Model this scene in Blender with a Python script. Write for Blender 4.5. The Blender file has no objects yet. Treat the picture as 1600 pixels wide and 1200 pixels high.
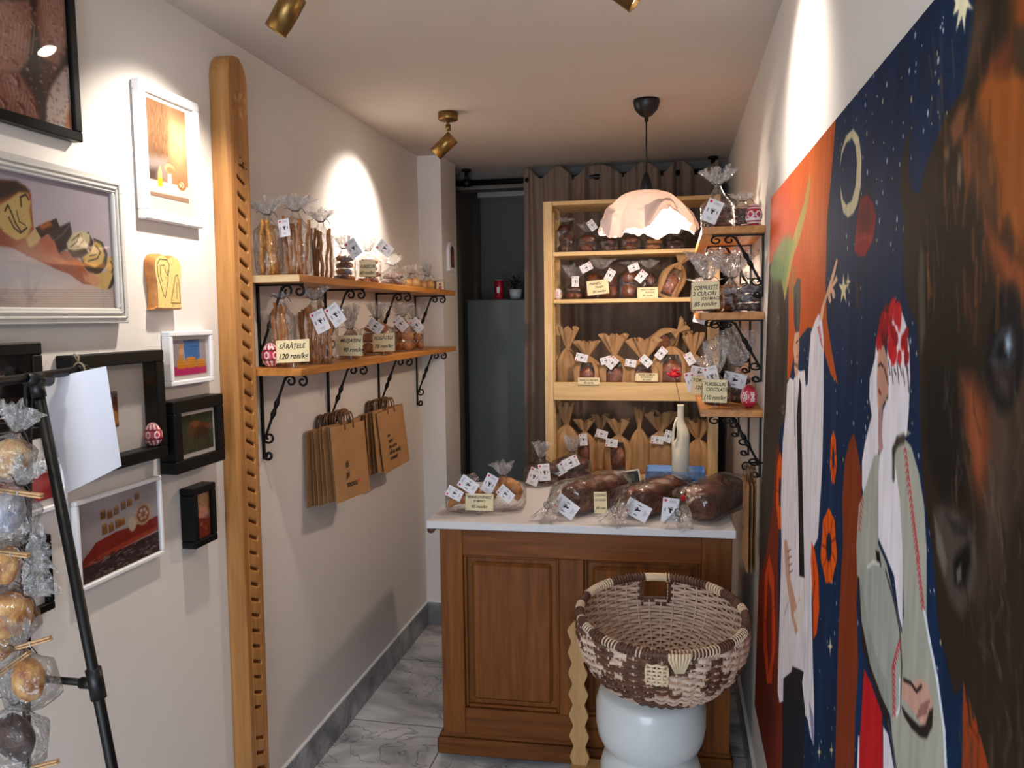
import bpy, math, random
import numpy as np
from mathutils import Vector, Matrix, noise

random.seed(7)
RS = np.random.RandomState(7)
SC = bpy.context.scene
COL = SC.collection
PI = math.pi
W2, H2, FPX = 800.0, 600.0, 1225.8
CAM_POS = Vector((0.0, 0.0, 1.7))

# ---------------------------------------------------------------- camera
def cam_axes():
    yaw, pit, rol = [math.radians(a) for a in (11.737, -4.907, -0.718)]
    cy, sy, cp, sp = math.cos(yaw), math.sin(yaw), math.cos(pit), math.sin(pit)
    fwd = Vector((-sy * cp, cy * cp, sp)); right = Vector((cy, sy, 0)); up = right.cross(fwd)
    c, s = math.cos(rol), math.sin(rol)
    return right * c + up * s, -right * s + up * c, fwd
RGT, UPV, FWD = cam_axes()
cd = bpy.data.cameras.new('camera'); cam = bpy.data.objects.new('camera', cd); COL.objects.link(cam)
cd.sensor_width = 36.0; cd.lens = FPX / 1600.0 * 36.0; cd.clip_start = 0.05
cam.matrix_world = Matrix(((RGT.x, UPV.x, -FWD.x, 0), (RGT.y, UPV.y, -FWD.y, 0), (RGT.z, UPV.z, -FWD.z, 1.7), (0, 0, 0, 1)))
SC.camera = cam

# ---------------------------------------------------------------- world, light, exposure
SC.view_settings.view_transform = 'Standard'; SC.view_settings.look = 'None'
SC.view_settings.gamma = 1.0; SC.view_settings.use_curve_mapping = False
SC.view_settings.exposure = 0.27
SC.cycles.transparent_max_bounces = 48
SC.cycles.max_bounces = 8
w = bpy.data.worlds.new('world'); SC.world = w; w.use_nodes = True
w.node_tree.nodes['Background'].inputs[0].default_value = (0.62, 0.78, 1.0, 1)
w.node_tree.nodes['Background'].inputs[1].default_value = 0.5

def area_light(name, loc, target, sx, sy, power, col):
    l = bpy.data.lights.new(name, 'AREA'); l.shape = 'RECTANGLE'; l.size = sx; l.size_y = sy; l.energy = power; l.color = col
    o = bpy.data.objects.new(name, l); COL.objects.link(o); o.location = loc
    o.rotation_euler = (Vector(target) - Vector(loc)).to_track_quat('-Z', 'Y').to_euler(); return o
def spot_light(name, loc, target, power, col, ang, blend, rad=0.025):
    l = bpy.data.lights.new(name, 'SPOT'); l.energy = power; l.color = col; l.spot_size = math.radians(ang); l.spot_blend = blend; l.shadow_soft_size = rad
    o = bpy.data.objects.new(name, l); COL.objects.link(o); o.location = loc
    o.rotation_euler = (Vector(target) - Vector(loc)).to_track_quat('-Z', 'Y').to_euler(); return o
# daylight falling in through the glazed shop front behind the camera
area_light('shopfront_daylight', (-0.55, -1.52, 1.35), (-0.55, 3.0, 0.6), 1.5, 2.1, 50, (0.74, 0.85, 1.0))
WARM = (1.0, 0.89, 0.78)
# (head position, aim) of the ceiling spots
SPOTS = [((-0.960, 1.885, 2.465), (-1.343, 1.86, 1.88), 40),
         ((-0.955, 3.25, 2.42), (-1.343, 3.20, 2.06), 38),
         ((-0.128, 1.90, 2.455), (0.285, 1.93, 2.13), 26),
         ((-0.118, 0.70, 2.45), (0.285, 0.55, 1.5), 5),
         ((-0.95, 0.75, 2.45), (-1.343, 1.05, 1.9), 15)]

# ---------------------------------------------------------------- helpers: pixels to points on planes of the room
def ray(x, y): return RGT * ((x - W2) / FPX) - UPV * ((y - H2) / FPX) + FWD
def onX(x, y, X): d = ray(x, y); return CAM_POS + d * (X / d.x)
def onY(x, y, Y): d = ray(x, y); return CAM_POS + d * (Y / d.y)
def onZ(x, y, Z): d = ray(x, y); return CAM_POS + d * ((Z - 1.7) / d.z)

def lin(c):
    return tuple((v / 12.92 if v <= 0.04045 else ((v + 0.055) / 1.055) ** 2.4) for v in (x / 255.0 for x in c[:3]))

# ---------------------------------------------------------------- materials
MATS = {}
def new_mat(name):
    m = bpy.data.materials.new(name); m.use_nodes = True; MATS[name] = m
    return m, m.node_tree.nodes, m.node_tree.links, m.node_tree.nodes['Principled BSDF']
def mat_plain(name, rgb, rough=0.5, metal=0.0, spec=0.5, var=0.08, scale=12.0, bump=0.0, bscale=60.0, stretch=(1, 1, 1), col2=None, coat=0.0, detail=3.0):
    """principled with noise mottling between rgb and a second tone"""
    m, N, L, B = new_mat(name)
    tc = N.new('ShaderNodeTexCoord'); mp = N.new('ShaderNodeMapping'); mp.inputs['Scale'].default_value = stretch
    L.new(tc.outputs['Object'], mp.inputs['Vector'])
    nz = N.new('ShaderNodeTexNoise'); nz.inputs['Scale'].default_value = scale; nz.inputs['Detail'].default_value = detail
    L.new(mp.outputs[0], nz.inputs['Vector'])
    rp = N.new('ShaderNodeValToRGB'); a = lin(rgb)
    b = lin(col2) if col2 else tuple(v * (1 - var * 2) for v in a)
    rp.color_ramp.elements[0].position = 0.3; rp.color_ramp.elements[1].position = 0.7
    rp.color_ramp.elements[0].color = (*b, 1); rp.color_ramp.elements[1].color = (*a, 1)
    L.new(nz.outputs['Fac'], rp.inputs[0]); L.new(rp.outputs[0], B.inputs['Base Color'])
    B.inputs['Roughness'].default_value = rough; B.inputs['Metallic'].default_value = metal
    B.inputs['Specular IOR Level'].default_value = spec; B.inputs['Coat Weight'].default_value = coat
    if bump:
        n2 = N.new('ShaderNodeTexNoise'); n2.inputs['Scale'].default_value = bscale; n2.inputs['Detail'].default_value = 4
        L.new(mp.outputs[0], n2.inputs['Vector'])
        bp = N.new('ShaderNodeBump'); bp.inputs['Strength'].default_value = bump; bp.inputs['Distance'].default_value = 0.004
        L.new(n2.outputs['Fac'], bp.inputs['Height']); L.new(bp.outputs[0], B.inputs['Normal'])
    return m
def mat_wood(name, c1, c2, axis='X', rough=0.45, scale=9.0, knots=True, spec=0.4):
    m, N, L, B = new_mat(name)
    tc = N.new('ShaderNodeTexCoord'); mp = N.new('ShaderNodeMapping')
    s = [scale, scale, scale]; s['XYZ'.index(axis)] = scale * 0.07; mp.inputs['Scale'].default_value = s
    L.new(tc.outputs['Object'], mp.inputs['Vector'])
    nz = N.new('ShaderNodeTexNoise'); nz.inputs['Scale'].default_value = 2.2; nz.inputs['Detail'].default_value = 6; nz.inputs['Distortion'].default_value = 1.2
    L.new(mp.outputs[0], nz.inputs['Vector'])
    n2 = N.new('ShaderNodeTexNoise'); n2.inputs['Scale'].default_value = 14; n2.inputs['Detail'].default_value = 2
    L.new(mp.outputs[0], n2.inputs['Vector'])
    mx = N.new('ShaderNodeMath'); mx.operation = 'MULTIPLY_ADD'; mx.inputs[1].default_value = 0.35; L.new(n2.outputs['Fac'], mx.inputs[0]); L.new(nz.outputs['Fac'], mx.inputs[2])
    rp = N.new('ShaderNodeValToRGB'); rp.color_ramp.elements[0].position = 0.42; rp.color_ramp.elements[1].position = 0.85
    rp.color_ramp.elements[0].color = (*lin(c2), 1); rp.color_ramp.elements[1].color = (*lin(c1), 1)
    L.new(mx.outputs[0], rp.inputs[0]); L.new(rp.outputs[0], B.inputs['Base Color'])
    B.inputs['Roughness'].default_value = rough; B.inputs['Specular IOR Level'].default_value = spec
    bp = N.new('ShaderNodeBump'); bp.inputs['Strength'].default_value = 0.15; bp.inputs['Distance'].default_value = 0.003
    L.new(mx.outputs[0], bp.inputs['Height']); L.new(bp.outputs[0], B.inputs['Normal'])
    return m
def mat_vcol(name, rough=0.5, spec=0.5, coat=0.0, bump=0.0, bscale=200):
    m, N, L, B = new_mat(name)
    at = N.new('ShaderNodeAttribute'); at.attribute_name = 'Col'
    L.new(at.outputs['Color'], B.inputs['Base Color'])
    B.inputs['Roughness'].default_value = rough; B.inputs['Specular IOR Level'].default_value = spec; B.inputs['Coat Weight'].default_value = coat
    B.inputs['Coat Roughness'].default_value = 0.04
    if bump:
        tc = N.new('ShaderNodeTexCoord'); n2 = N.new('ShaderNodeTexNoise'); n2.inputs['Scale'].default_value = bscale
        mp = N.new('ShaderNodeMapping'); mp.inputs['Scale'].default_value = (1, 1, 0.25)
        L.new(tc.outputs['Object'], mp.inputs[0]); L.new(mp.outputs[0], n2.inputs['Vector'])
        bp = N.new('ShaderNodeBump'); bp.inputs['Strength'].default_value = bump; bp.inputs['Distance'].default_value = 0.002
        L.new(n2.outputs['Fac'], bp.inputs['Height']); L.new(bp.outputs[0], B.inputs['Normal'])
    return m
def mat_film(name, haze=0.05, gloss=0.12, rough=0.10, bump=0.6, scale=45.0, tint=(1, 1, 1)):
    """thin clear film: transparent, with glossy reflections that follow the crumples and a slight haze"""
    m, N, L, B = new_mat(name); N.remove(B); out = N['Material Output']
    tr = N.new('ShaderNodeBsdfTransparent'); tr.inputs[0].default_value = (*tint, 1)
    gl = N.new('ShaderNodeBsdfGlossy'); gl.inputs['Roughness'].default_value = rough
    df = N.new('ShaderNodeBsdfDiffuse'); df.inputs[0].default_value = (0.85, 0.85, 0.85, 1)
    tc = N.new('ShaderNodeTexCoord'); vz = N.new('ShaderNodeTexNoise'); vz.inputs['Scale'].default_value = scale; vz.inputs['Detail'].default_value = 2; vz.inputs['Distortion'].default_value = 1.5
    vo = N.new('ShaderNodeTexVoronoi'); vo.inputs['Scale'].default_value = scale * 1.3; L.new(tc.outputs['Object'], vo.inputs['Vector']); vs = N.new('ShaderNodeMath'); vs.operation = 'MULTIPLY_ADD'; vs.inputs[1].default_value = 0.9
    L.new(tc.outputs['Object'], vz.inputs['Vector'])
    bp = N.new('ShaderNodeBump'); bp.inputs['Strength'].default_value = bump; bp.inputs['Distance'].default_value = 0.012
    L.new(vo.outputs['Distance'], vs.inputs[0]); L.new(vz.outputs['Fac'], vs.inputs[2]); L.new(vs.outputs[0], bp.inputs['Height']); L.new(bp.outputs[0], gl.inputs['Normal'])
    lw = N.new('ShaderNodeLayerWeight'); lw.inputs['Blend'].default_value = 0.35; L.new(bp.outputs[0], lw.inputs['Normal'])
    ma = N.new('ShaderNodeMath'); ma.operation = 'MULTIPLY_ADD'; ma.inputs[1].default_value = 0.55; ma.inputs[2].default_value = gloss; ma.use_clamp = True
    L.new(lw.outputs['Fresnel'], ma.inputs[0])
    m1 = N.new('ShaderNodeMixShader'); L.new(ma.outputs[0], m1.inputs[0]); L.new(tr.outputs[0], m1.inputs[1]); L.new(gl.outputs[0], m1.inputs[2])
    m2 = N.new('ShaderNodeMixShader'); m2.inputs[0].default_value = haze; L.new(m1.outputs[0], m2.inputs[1]); L.new(df.outputs[0], m2.inputs[2])
    L.new(m2.outputs[0], out.inputs[0]); return m
def mat_emit(name, rgb, s):
    m, N, L, B = new_mat(name); B.inputs['Base Color'].default_value = (*rgb, 1)
    B.inputs['Emission Color'].default_value = (*rgb, 1); B.inputs['Emission Strength'].default_value = s; return m

mat_plain('wall_paint', (222, 217, 211), 0.85, var=0.01, bump=0.03, bscale=150, spec=0.2)
mat_plain('ceiling_paint', (203, 194, 183), 0.9, var=0.01, spec=0.1)
mat_plain('shaded_room_paint', (120, 116, 110), 0.9, var=0.02, spec=0.1)  # shade of the back room put into a darker wall colour
mat_plain('black_metal', (7, 7, 7), 0.42, metal=0.3, bump=0.1, bscale=300)
mat_plain('black_iron', (14, 11, 10), 0.5, metal=0.5, bump=0.2, bscale=200)
mat_plain('black_plastic', (8, 8, 8), 0.4)
mat_plain('black_frame', (5, 5, 5), 0.4, spec=0.25, var=0.05)
mat_plain('white_frame', (235, 234, 236), 0.4, var=0.01)
mat_plain('grey_frame', (196, 193, 187), 0.4, var=0.03)
mat_plain('mat_board', (226, 222, 216), 0.8, var=0.01)
mat_plain('paper_white', (226, 227, 236), 0.8, var=0.01)
mat_plain('card_white', (236, 236, 240), 0.6, var=0.01)
mat_plain('card_cream', (238, 222, 176), 0.7, var=0.02)
mat_plain('ink', (24, 20, 18), 0.7, var=0.0)
mat_plain('ink_grey', (130, 128, 132), 0.7, var=0.0)
mat_plain('ink_pink', (214, 40, 84), 0.7, var=0.0)
mat_plain('brass', (150, 118, 68), 0.33, metal=0.9, var=0.12, scale=30, stretch=(6, 6, 0.3))
mat_plain('kraft', (184, 146, 102), 0.7, var=0.06, scale=25, bump=0.45, bscale=45, stretch=(1, 1, 0.4), col2=(158, 118, 76))
mat_plain('kraft_bag', (168, 124, 78), 0.8, var=0.05, scale=18, bump=0.1, bscale=90)
mat_plain('kraft_dark', (120, 82, 50), 0.8, var=0.05, scale=18)
mat_plain('twine', (150, 132, 108), 0.9, var=0.1)
mat_plain('dark_twine', (60, 44, 36), 0.8, var=0.1)
mat_wood('pine', (232, 199, 143), (205, 163, 104), 'X', 0.55)
mat_wood('pine_upright', (234, 203, 150), (206, 166, 108), 'Z', 0.55)
mat_wood('shelf_wood', (200, 136, 66), (146, 88, 38), 'Y', 0.38)
mat_wood('shelf_end', (216, 190, 150), (180, 146, 104), 'X', 0.6)
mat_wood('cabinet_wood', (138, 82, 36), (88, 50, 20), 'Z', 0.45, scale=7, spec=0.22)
mat_wood('cabinet_wood_across', (136, 80, 35), (86, 48, 19), 'X', 0.45, scale=7, spec=0.22)
mat_wood('plank_wood', (188, 136, 78), (144, 94, 50), 'Z', 0.38, scale=8)
mat_wood('raw_slat', (206, 166, 112), (176, 132, 80), 'Z', 0.6)
mat_wood('peg_wood', (206, 168, 124), (176, 134, 92), 'X', 0.7, scale=40)
mat_plain('bread_gold', (206, 142, 72), 0.5, col2=(158, 88, 36), scale=22, bump=0.25, bscale=90)
mat_plain('bread_brown', (142, 72, 34), 0.35, col2=(84, 36, 18), scale=18, bump=0.25, bscale=60)
mat_plain('bread_dark', (96, 50, 32), 0.3, col2=(46, 22, 16), scale=14, bump=0.4, bscale=50)
mat_plain('bread_crumb', (176, 100, 56), 0.7, col2=(132, 66, 34), scale=40, bump=0.4, bscale=120)
mat_plain('bread_pale', (226, 178, 104), 0.5, col2=(206, 146, 70), scale=22, bump=0.2, bscale=80)
mat_plain('stick_gold', (200, 138, 76), 0.6, col2=(166, 100, 48), scale=60, bump=0.5, bscale=200)
mat_plain('stick_seed', (216, 160, 72), 0.6, col2=(160, 96, 34), scale=120, bump=0.6, bscale=200)
mat_plain('cocoa', (70, 48, 44), 0.6, col2=(118, 96, 92), scale=60, bump=0.5, bscale=150)
mat_plain('cookie_brown', (122, 72, 48), 0.6, col2=(82, 44, 30), scale=60, bump=0.5, bscale=150)
mat_plain('sugar_grey', (168, 160, 164), 0.7, col2=(110, 100, 104), scale=30, bump=0.3)
mat_plain('ceramic_white', (214, 218, 216), 0.25, var=0.02, coat=0.4)
mat_plain('ceramic_cream', (226, 216, 190), 0.5, var=0.02)
mat_plain('worktop', (226, 225, 226), 0.35, var=0.01)
mat_plain('fridge_paint', (92, 97, 92), 0.35, var=0.02)
mat_plain('curtain', (138, 118, 104), 0.95, var=0.05, scale=80, bump=0.3, bscale=500, spec=0.1)
def fabric(name, rgb):
    m = mat_plain(name, rgb, 0.9, var=0.02, spec=0.1); N, L = m.node_tree.nodes, m.node_tree.links
    tl = N.new('ShaderNodeBsdfTranslucent'); tl.inputs[0].default_value = (*lin(rgb), 1); mx = N.new('ShaderNodeMixShader'); mx.inputs[0].default_value = 0.22
    L.new(N['Principled BSDF'].outputs[0], mx.inputs[1]); L.new(tl.outputs[0], mx.inputs[2]); L.new(mx.outputs[0], N['Material Output'].inputs[0])
fabric('lamp_fabric', (236, 222, 214))
mat_plain('wicker_light', (226, 198, 174), 0.6, var=0.10, scale=25)
mat_plain('wicker_cream', (232, 208, 172), 0.6, var=0.08, scale=25)
mat_plain('wicker_brown', (112, 76, 56), 0.55, col2=(74, 46, 34), scale=40)
mat_plain('plastic_grey', (196, 196, 192), 0.4, var=0.02)
mat_plain('scale_blue', (36, 104, 176), 0.12, var=0.05, coat=0.6)
mat_plain('scale_dark_blue', (16, 34, 92), 0.3)
mat_plain('lcd', (70, 84, 84), 0.2)
mat_plain('leaf', (22, 34, 18), 0.6, var=0.2)
mat_plain('can_red', (170, 20, 50), 0.3, var=0.1)
mat_plain('red_felt', (206, 20, 40), 0.8)
mat_plain('orange_label', (216, 130, 54), 0.5)
mat_film('film', 0.012, 0.035, 0.10, 0.8, 28)
mat_film('film_loaf', 0.006, 0.09, 0.09, 1.0, 22)
mat_film('film_crumple', 0.07, 0.10, 0.12, 0.9, 45)
mat_film('pane_glass', 0.0, 0.02, 0.02, 0.0, 1)
mat_vcol('painted_board', 0.68, 0.05)
mat_vcol('photo_print', 0.3, 0.3)
mat_vcol('painted_egg', 0.3, 0.5, coat=0.3)
mat_vcol('painted_resin', 0.3, 0.5, coat=0.3)
mat_emit('lamp_glow', (1.0, 0.88, 0.74), 28.0)
mat_emit('bulb_glow', (1.0, 0.86, 0.70), 60.0)

# marble floor: large grey tiles with soft veins and thin joints
def marble(name, joints=True, dark=1.0):
    m, N, L, B = new_mat(name)
    tc = N.new('ShaderNodeTexCoord'); mp = N.new('ShaderNodeMapping'); mp.inputs['Scale'].default_value = (1.0, 2.2, 1.6); mp.inputs['Rotation'].default_value = (0, 0, 0.5)
    L.new(tc.outputs['Object'], mp.inputs[0])
    a = N.new('ShaderNodeTexNoise'); a.inputs['Scale'].default_value = 1.6; a.inputs['Detail'].default_value = 7; a.inputs['Distortion'].default_value = 2.2; L.new(mp.outputs[0], a.inputs['Vector'])
    r = N.new('ShaderNodeValToRGB'); r.color_ramp.elements[0].position = 0.32; r.color_ramp.elements[0].color = (*[v * dark for v in lin((150, 151, 153))], 1)
    r.color_ramp.elements[1].position = 0.66; r.color_ramp.elements[1].color = (*[v * dark for v in lin((232, 232, 234))], 1)
    L.new(a.outputs['Fac'], r.inputs[0])
    v = N.new('ShaderNodeTexNoise'); v.inputs['Scale'].default_value = 1.3; v.inputs['Detail'].default_value = 5; v.inputs['Distortion'].default_value = 3.2; L.new(mp.outputs[0], v.inputs['Vector'])
    vr = N.new('ShaderNodeValToRGB'); e = vr.color_ramp.elements; e[0].position = 0.478; e[0].color = (0, 0, 0, 1); e[1].position = 0.492; e[1].color = (1, 1, 1, 1)
    e2 = vr.color_ramp.elements.new(0.506); e2.color = (0, 0, 0, 1); L.new(v.outputs['Fac'], vr.inputs[0])
    mx = N.new('ShaderNodeMixRGB'); mx.inputs[2].default_value = (*lin((86, 84, 86)), 1); ml = N.new('ShaderNodeMath'); ml.operation = 'MULTIPLY'; ml.inputs[1].default_value = 0.6
    L.new(vr.outputs[0], ml.inputs[0]); L.new(ml.outputs[0], mx.inputs[0]); L.new(r.outputs[0], mx.inputs[1])
    last = mx
    if joints:
        br = N.new('ShaderNodeTexBrick'); br.offset = 0.0; br.inputs['Scale'].default_value = 1.0; br.inputs['Mortar Size'].default_value = 0.003
        br.inputs['Brick Width'].default_value = 0.9; br.inputs['Row Height'].default_value = 0.6
        br.inputs['Color1'].default_value = br.inputs['Color2'].default_value = (1, 1, 1, 1); br.inputs['Mortar'].default_value = (0.25, 0.25, 0.25, 1)
        L.new(tc.outputs['Object'], br.inputs['Vector'])
        m2 = N.new('ShaderNodeMixRGB'); m2.blend_type = 'MULTIPLY'; m2.inputs[0].default_value = 1; L.new(mx.outputs[0], m2.inputs[1]); L.new(br.outputs[0], m2.inputs[2]); last = m2
    L.new(last.outputs[0], B.inputs['Base Color']); B.inputs['Roughness'].default_value = 0.25
marble('marble_floor'); marble('marble_skirting', False, 0.55)

# ---------------------------------------------------------------- mesh builder
class MB:
    def __init__(s): s.v = []; s.f = []; s.m = []; s.s = []; s.names = []
    def mi(s, mat):
        if mat not in s.names: s.names.append(mat)
        return s.names.index(mat)
    def add(s, verts, faces, mat, smooth=False, M=None):
        b = len(s.v); k = s.mi(mat)
        for p in verts:
            p = Vector(p); s.v.append(tuple(M @ p) if M is not None else tuple(p))
        for f in faces: s.f.append([i + b for i in f]); s.m.append(k); s.s.append(smooth)
        return s
    def box(s, lo, hi, mat, M=None, bev=0.0):
        x0, y0, z0 = lo; x1, y1, z1 = hi
        if bev <= 0:
            v = [(x0, y0, z0), (x1, y0, z0), (x1, y1, z0), (x0, y1, z0), (x0, y0, z1), (x1, y0, z1), (x1, y1, z1), (x0, y1, z1)]
            return s.add(v, [(0, 3, 2, 1), (4, 5, 6, 7), (0, 1, 5, 4), (1, 2, 6, 5), (2, 3, 7, 6), (3, 0, 4, 7)], mat, False, M)
        b = min(bev, (x1 - x0) / 2.01, (y1 - y0) / 2.01, (z1 - z0) / 2.01)
        v = []; idx = {}
        for i, X in enumerate((x0, x1)):
            for j, Y in enumerate((y0, y1)):
                for k, Z in enumerate((z0, z1)):
                    sx, sy, sz = (1, -1)[i], (1, -1)[j], (1, -1)[k]
                    idx[i, j, k, 0] = len(v); v.append((X, Y + sy * b, Z + sz * b))
                    idx[i, j, k, 1] = len(v); v.append((X + sx * b, Y, Z + sz * b))
                    idx[i, j, k, 2] = len(v); v.append((X + sx * b, Y + sy * b, Z))
        g = lambda i, j, k, a: idx[i, j, k, a]
        F = []
        for i in (0, 1): F.append([g(i, 0, 0, 0), g(i, 1, 0, 0), g(i, 1, 1, 0), g(i, 0, 1, 0)])
        for j in (0, 1): F.append([g(0, j, 0, 1), g(1, j, 0, 1), g(1, j, 1, 1), g(0, j, 1, 1)])
        for k in (0, 1): F.append([g(0, 0, k, 2), g(1, 0, k, 2), g(1, 1, k, 2), g(0, 1, k, 2)])
        for i in (0, 1):
            for j in (0, 1): F.append([g(i, j, 0, 0), g(i, j, 1, 0), g(i, j, 1, 1), g(i, j, 0, 1)])
            for k in (0, 1): F.append([g(i, 0, k, 0), g(i, 1, k, 0), g(i, 1, k, 2), g(i, 0, k, 2)])
        for j in (0, 1):
            for k in (0, 1): F.append([g(0, j, k, 1), g(1, j, k, 1), g(1, j, k, 2), g(0, j, k, 2)])
        for i in (0, 1):
            for j in (0, 1):
                for k in (0, 1): F.append([g(i, j, k, 0), g(i, j, k, 1), g(i, j, k, 2)])
        s.add(v, F, mat, False, M); s.fixn = True; return s
    def tube(s, pts, r, mat, n=8, M=None, closed=False, flat=1.0, caps=True):
        pts = [Vector(p) for p in pts]; N = len(pts); V = []; prev = None
        for i, p in enumerate(pts):
            if closed: t = pts[(i + 1) % N] - pts[i - 1]
            else: t = pts[min(i + 1, N - 1)] - pts[max(i - 1, 0)]
            t.normalize() if t.length > 1e-9 else None
            if prev is None:
                a = Vector((0, 0, 1)) if abs(t.z) < 0.9 else Vector((1, 0, 0)); u = t.cross(a).normalized()
            else:
                u = prev - t * prev.dot(t); u = u.normalized() if u.length > 1e-6 else t.orthogonal().normalized()
            prev = u; q = t.cross(u); rr = r[i] if isinstance(r, (list, tuple)) else r
            for k in range(n):
                a = 2 * PI * k / n; V.append(p + u * (math.cos(a) * rr) + q * (math.sin(a) * rr * flat))
        F = []
        for i in range(N if closed else N - 1):
            for k in range(n):
                a = i * n + k; b = i * n + (k + 1) % n; c = ((i + 1) % N) * n + (k + 1) % n; d = ((i + 1) % N) * n + k
                F.append((a, b, c, d))
        if not closed and caps: F.append(tuple(range(n - 1, -1, -1))); F.append(tuple((N - 1) * n + k for k in range(n)))
        return s.add(V, F, mat, True, M)
    def lathe(s, prof, mat, n=32, M=None, smooth=True, caps=True):
        V = []; F = []
        for (r, z) in prof:
            for k in range(n): a = 2 * PI * k / n; V.append((r * math.cos(a), r * math.sin(a), z))
        for i in range(len(prof) - 1):
            for k in range(n): F.append((i * n + k, i * n + (k + 1) % n, (i + 1) * n + (k + 1) % n, (i + 1) * n + k))
        if caps:
            if prof[0][0] > 1e-5: F.append(tuple(range(n - 1, -1, -1)))
            if prof[-1][0] > 1e-5: F.append(tuple((len(prof) - 1) * n + k for k in range(n)))
        return s.add(V, F, mat, smooth, M)
    def quad(s, a, b, c, d, mat, M=None): return s.add([a, b, c, d], [(0, 1, 2, 3)], mat, False, M)
    def build(s, name, parent=None, fix=False):
        me = bpy.data.meshes.new(name); me.from_pydata(s.v, [], s.f)
        for nme in s.names: me.materials.append(MATS[nme])
        me.polygons.foreach_set('material_index', s.m); me.polygons.foreach_set('use_smooth', s.s)
        if fix or getattr(s, 'fixn', False):
            import bmesh
            bm = bmesh.new(); bm.from_mesh(me); bmesh.ops.recalc_face_normals(bm, faces=bm.faces); bm.to_mesh(me); bm.free()
        me.update()
        o = bpy.data.objects.new(name, me); COL.objects.link(o)
        if parent is not None: o.parent = parent
        return o
def T(x=0, y=0, z=0, rx=0, ry=0, rz=0, s=(1, 1, 1)):
    return Matrix.Translation((x, y, z)) @ Matrix.Rotation(rz, 4, 'Z') @ Matrix.Rotation(ry, 4, 'Y') @ Matrix.Rotation(rx, 4, 'X') @ Matrix.Diagonal((*s, 1))
def frame_mat(o, xa, ya):
    """matrix with origin o, local x along xa, local y along ya (orthogonalised)"""
    xa = Vector(xa).normalized(); ya = Vector(ya); ya = (ya - xa * ya.dot(xa)).normalized(); za = xa.cross(ya)
    return Matrix(((xa.x, ya.x, za.x, o[0]), (xa.y, ya.y, za.y, o[1]), (xa.z, ya.z, za.z, o[2]), (0, 0, 0, 1)))
def tag(o, label, cat=None, group=None, kind=None):
    if label: o['label'] = label
    if cat: o['category'] = cat
    if group: o['group'] = group
    if kind: o['kind'] = kind
    return o
def thing(name, loc, label, cat, group=None, rz=0.0, rx=0.0, ry=0.0):
    o = bpy.data.objects.new(name, None); COL.objects.link(o); o.location = loc; o.rotation_euler = (rx, ry, rz); o.empty_display_size = 0.05
    return tag(o, label, cat, group)
def struct(mb, name, fix=False):
    o = mb.build(name, None, fix); o['kind'] = 'structure'; return o
def copy_tree(o, parent=None):
    c = o.copy(); COL.objects.link(c); c.parent = parent
    for ch in list(o.children): copy_tree(ch, c)
    return c

# ---------------------------------------------------------------- lettering
_TX = {}
def text_mesh(txt):
    if txt in _TX: return _TX[txt]
    cu = bpy.data.curves.new('lettering', 'FONT'); cu.body = txt; cu.size = 1.0; cu.resolution_u = 3; cu.offset = 0.018
    ob = bpy.data.objects.new('lettering', cu); COL.objects.link(ob)
    dg = bpy.context.evaluated_depsgraph_get(); dg.update(); me = ob.evaluated_get(dg).to_mesh()
    V = [tuple(v.co) for v in me.vertices]; F = [tuple(p.vertices) for p in me.polygons]
    ob.evaluated_get(dg).to_mesh_clear(); bpy.data.objects.remove(ob); bpy.data.curves.remove(cu)
    xs = [v[0] for v in V] or [0]
    _TX[txt] = (V, F, min(xs), max(xs)); return _TX[txt]
def put_text(mb, txt, cx, cy, h, mat, M, shear=0.0, maxw=None, z=0.0, narrow=1.0, align='C'):
    """text centred at (cx, cy) of the local xy plane, letter height h"""
    V, F, x0, x1 = text_mesh(txt); k = h / 0.7; wd = (x1 - x0) * k * narrow
    kx = k * narrow * (min(1.0, maxw / wd) if maxw and wd > maxw else 1.0)
    off = {'C': (x0 + x1) / 2, 'L': x0}[align]
    P = [((v[0] - off) * kx + v[1] * shear * k + cx, (v[1] - 0.35) * k + cy, z) for v in V]
    mb.add(P, F, mat, False, M)
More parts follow.
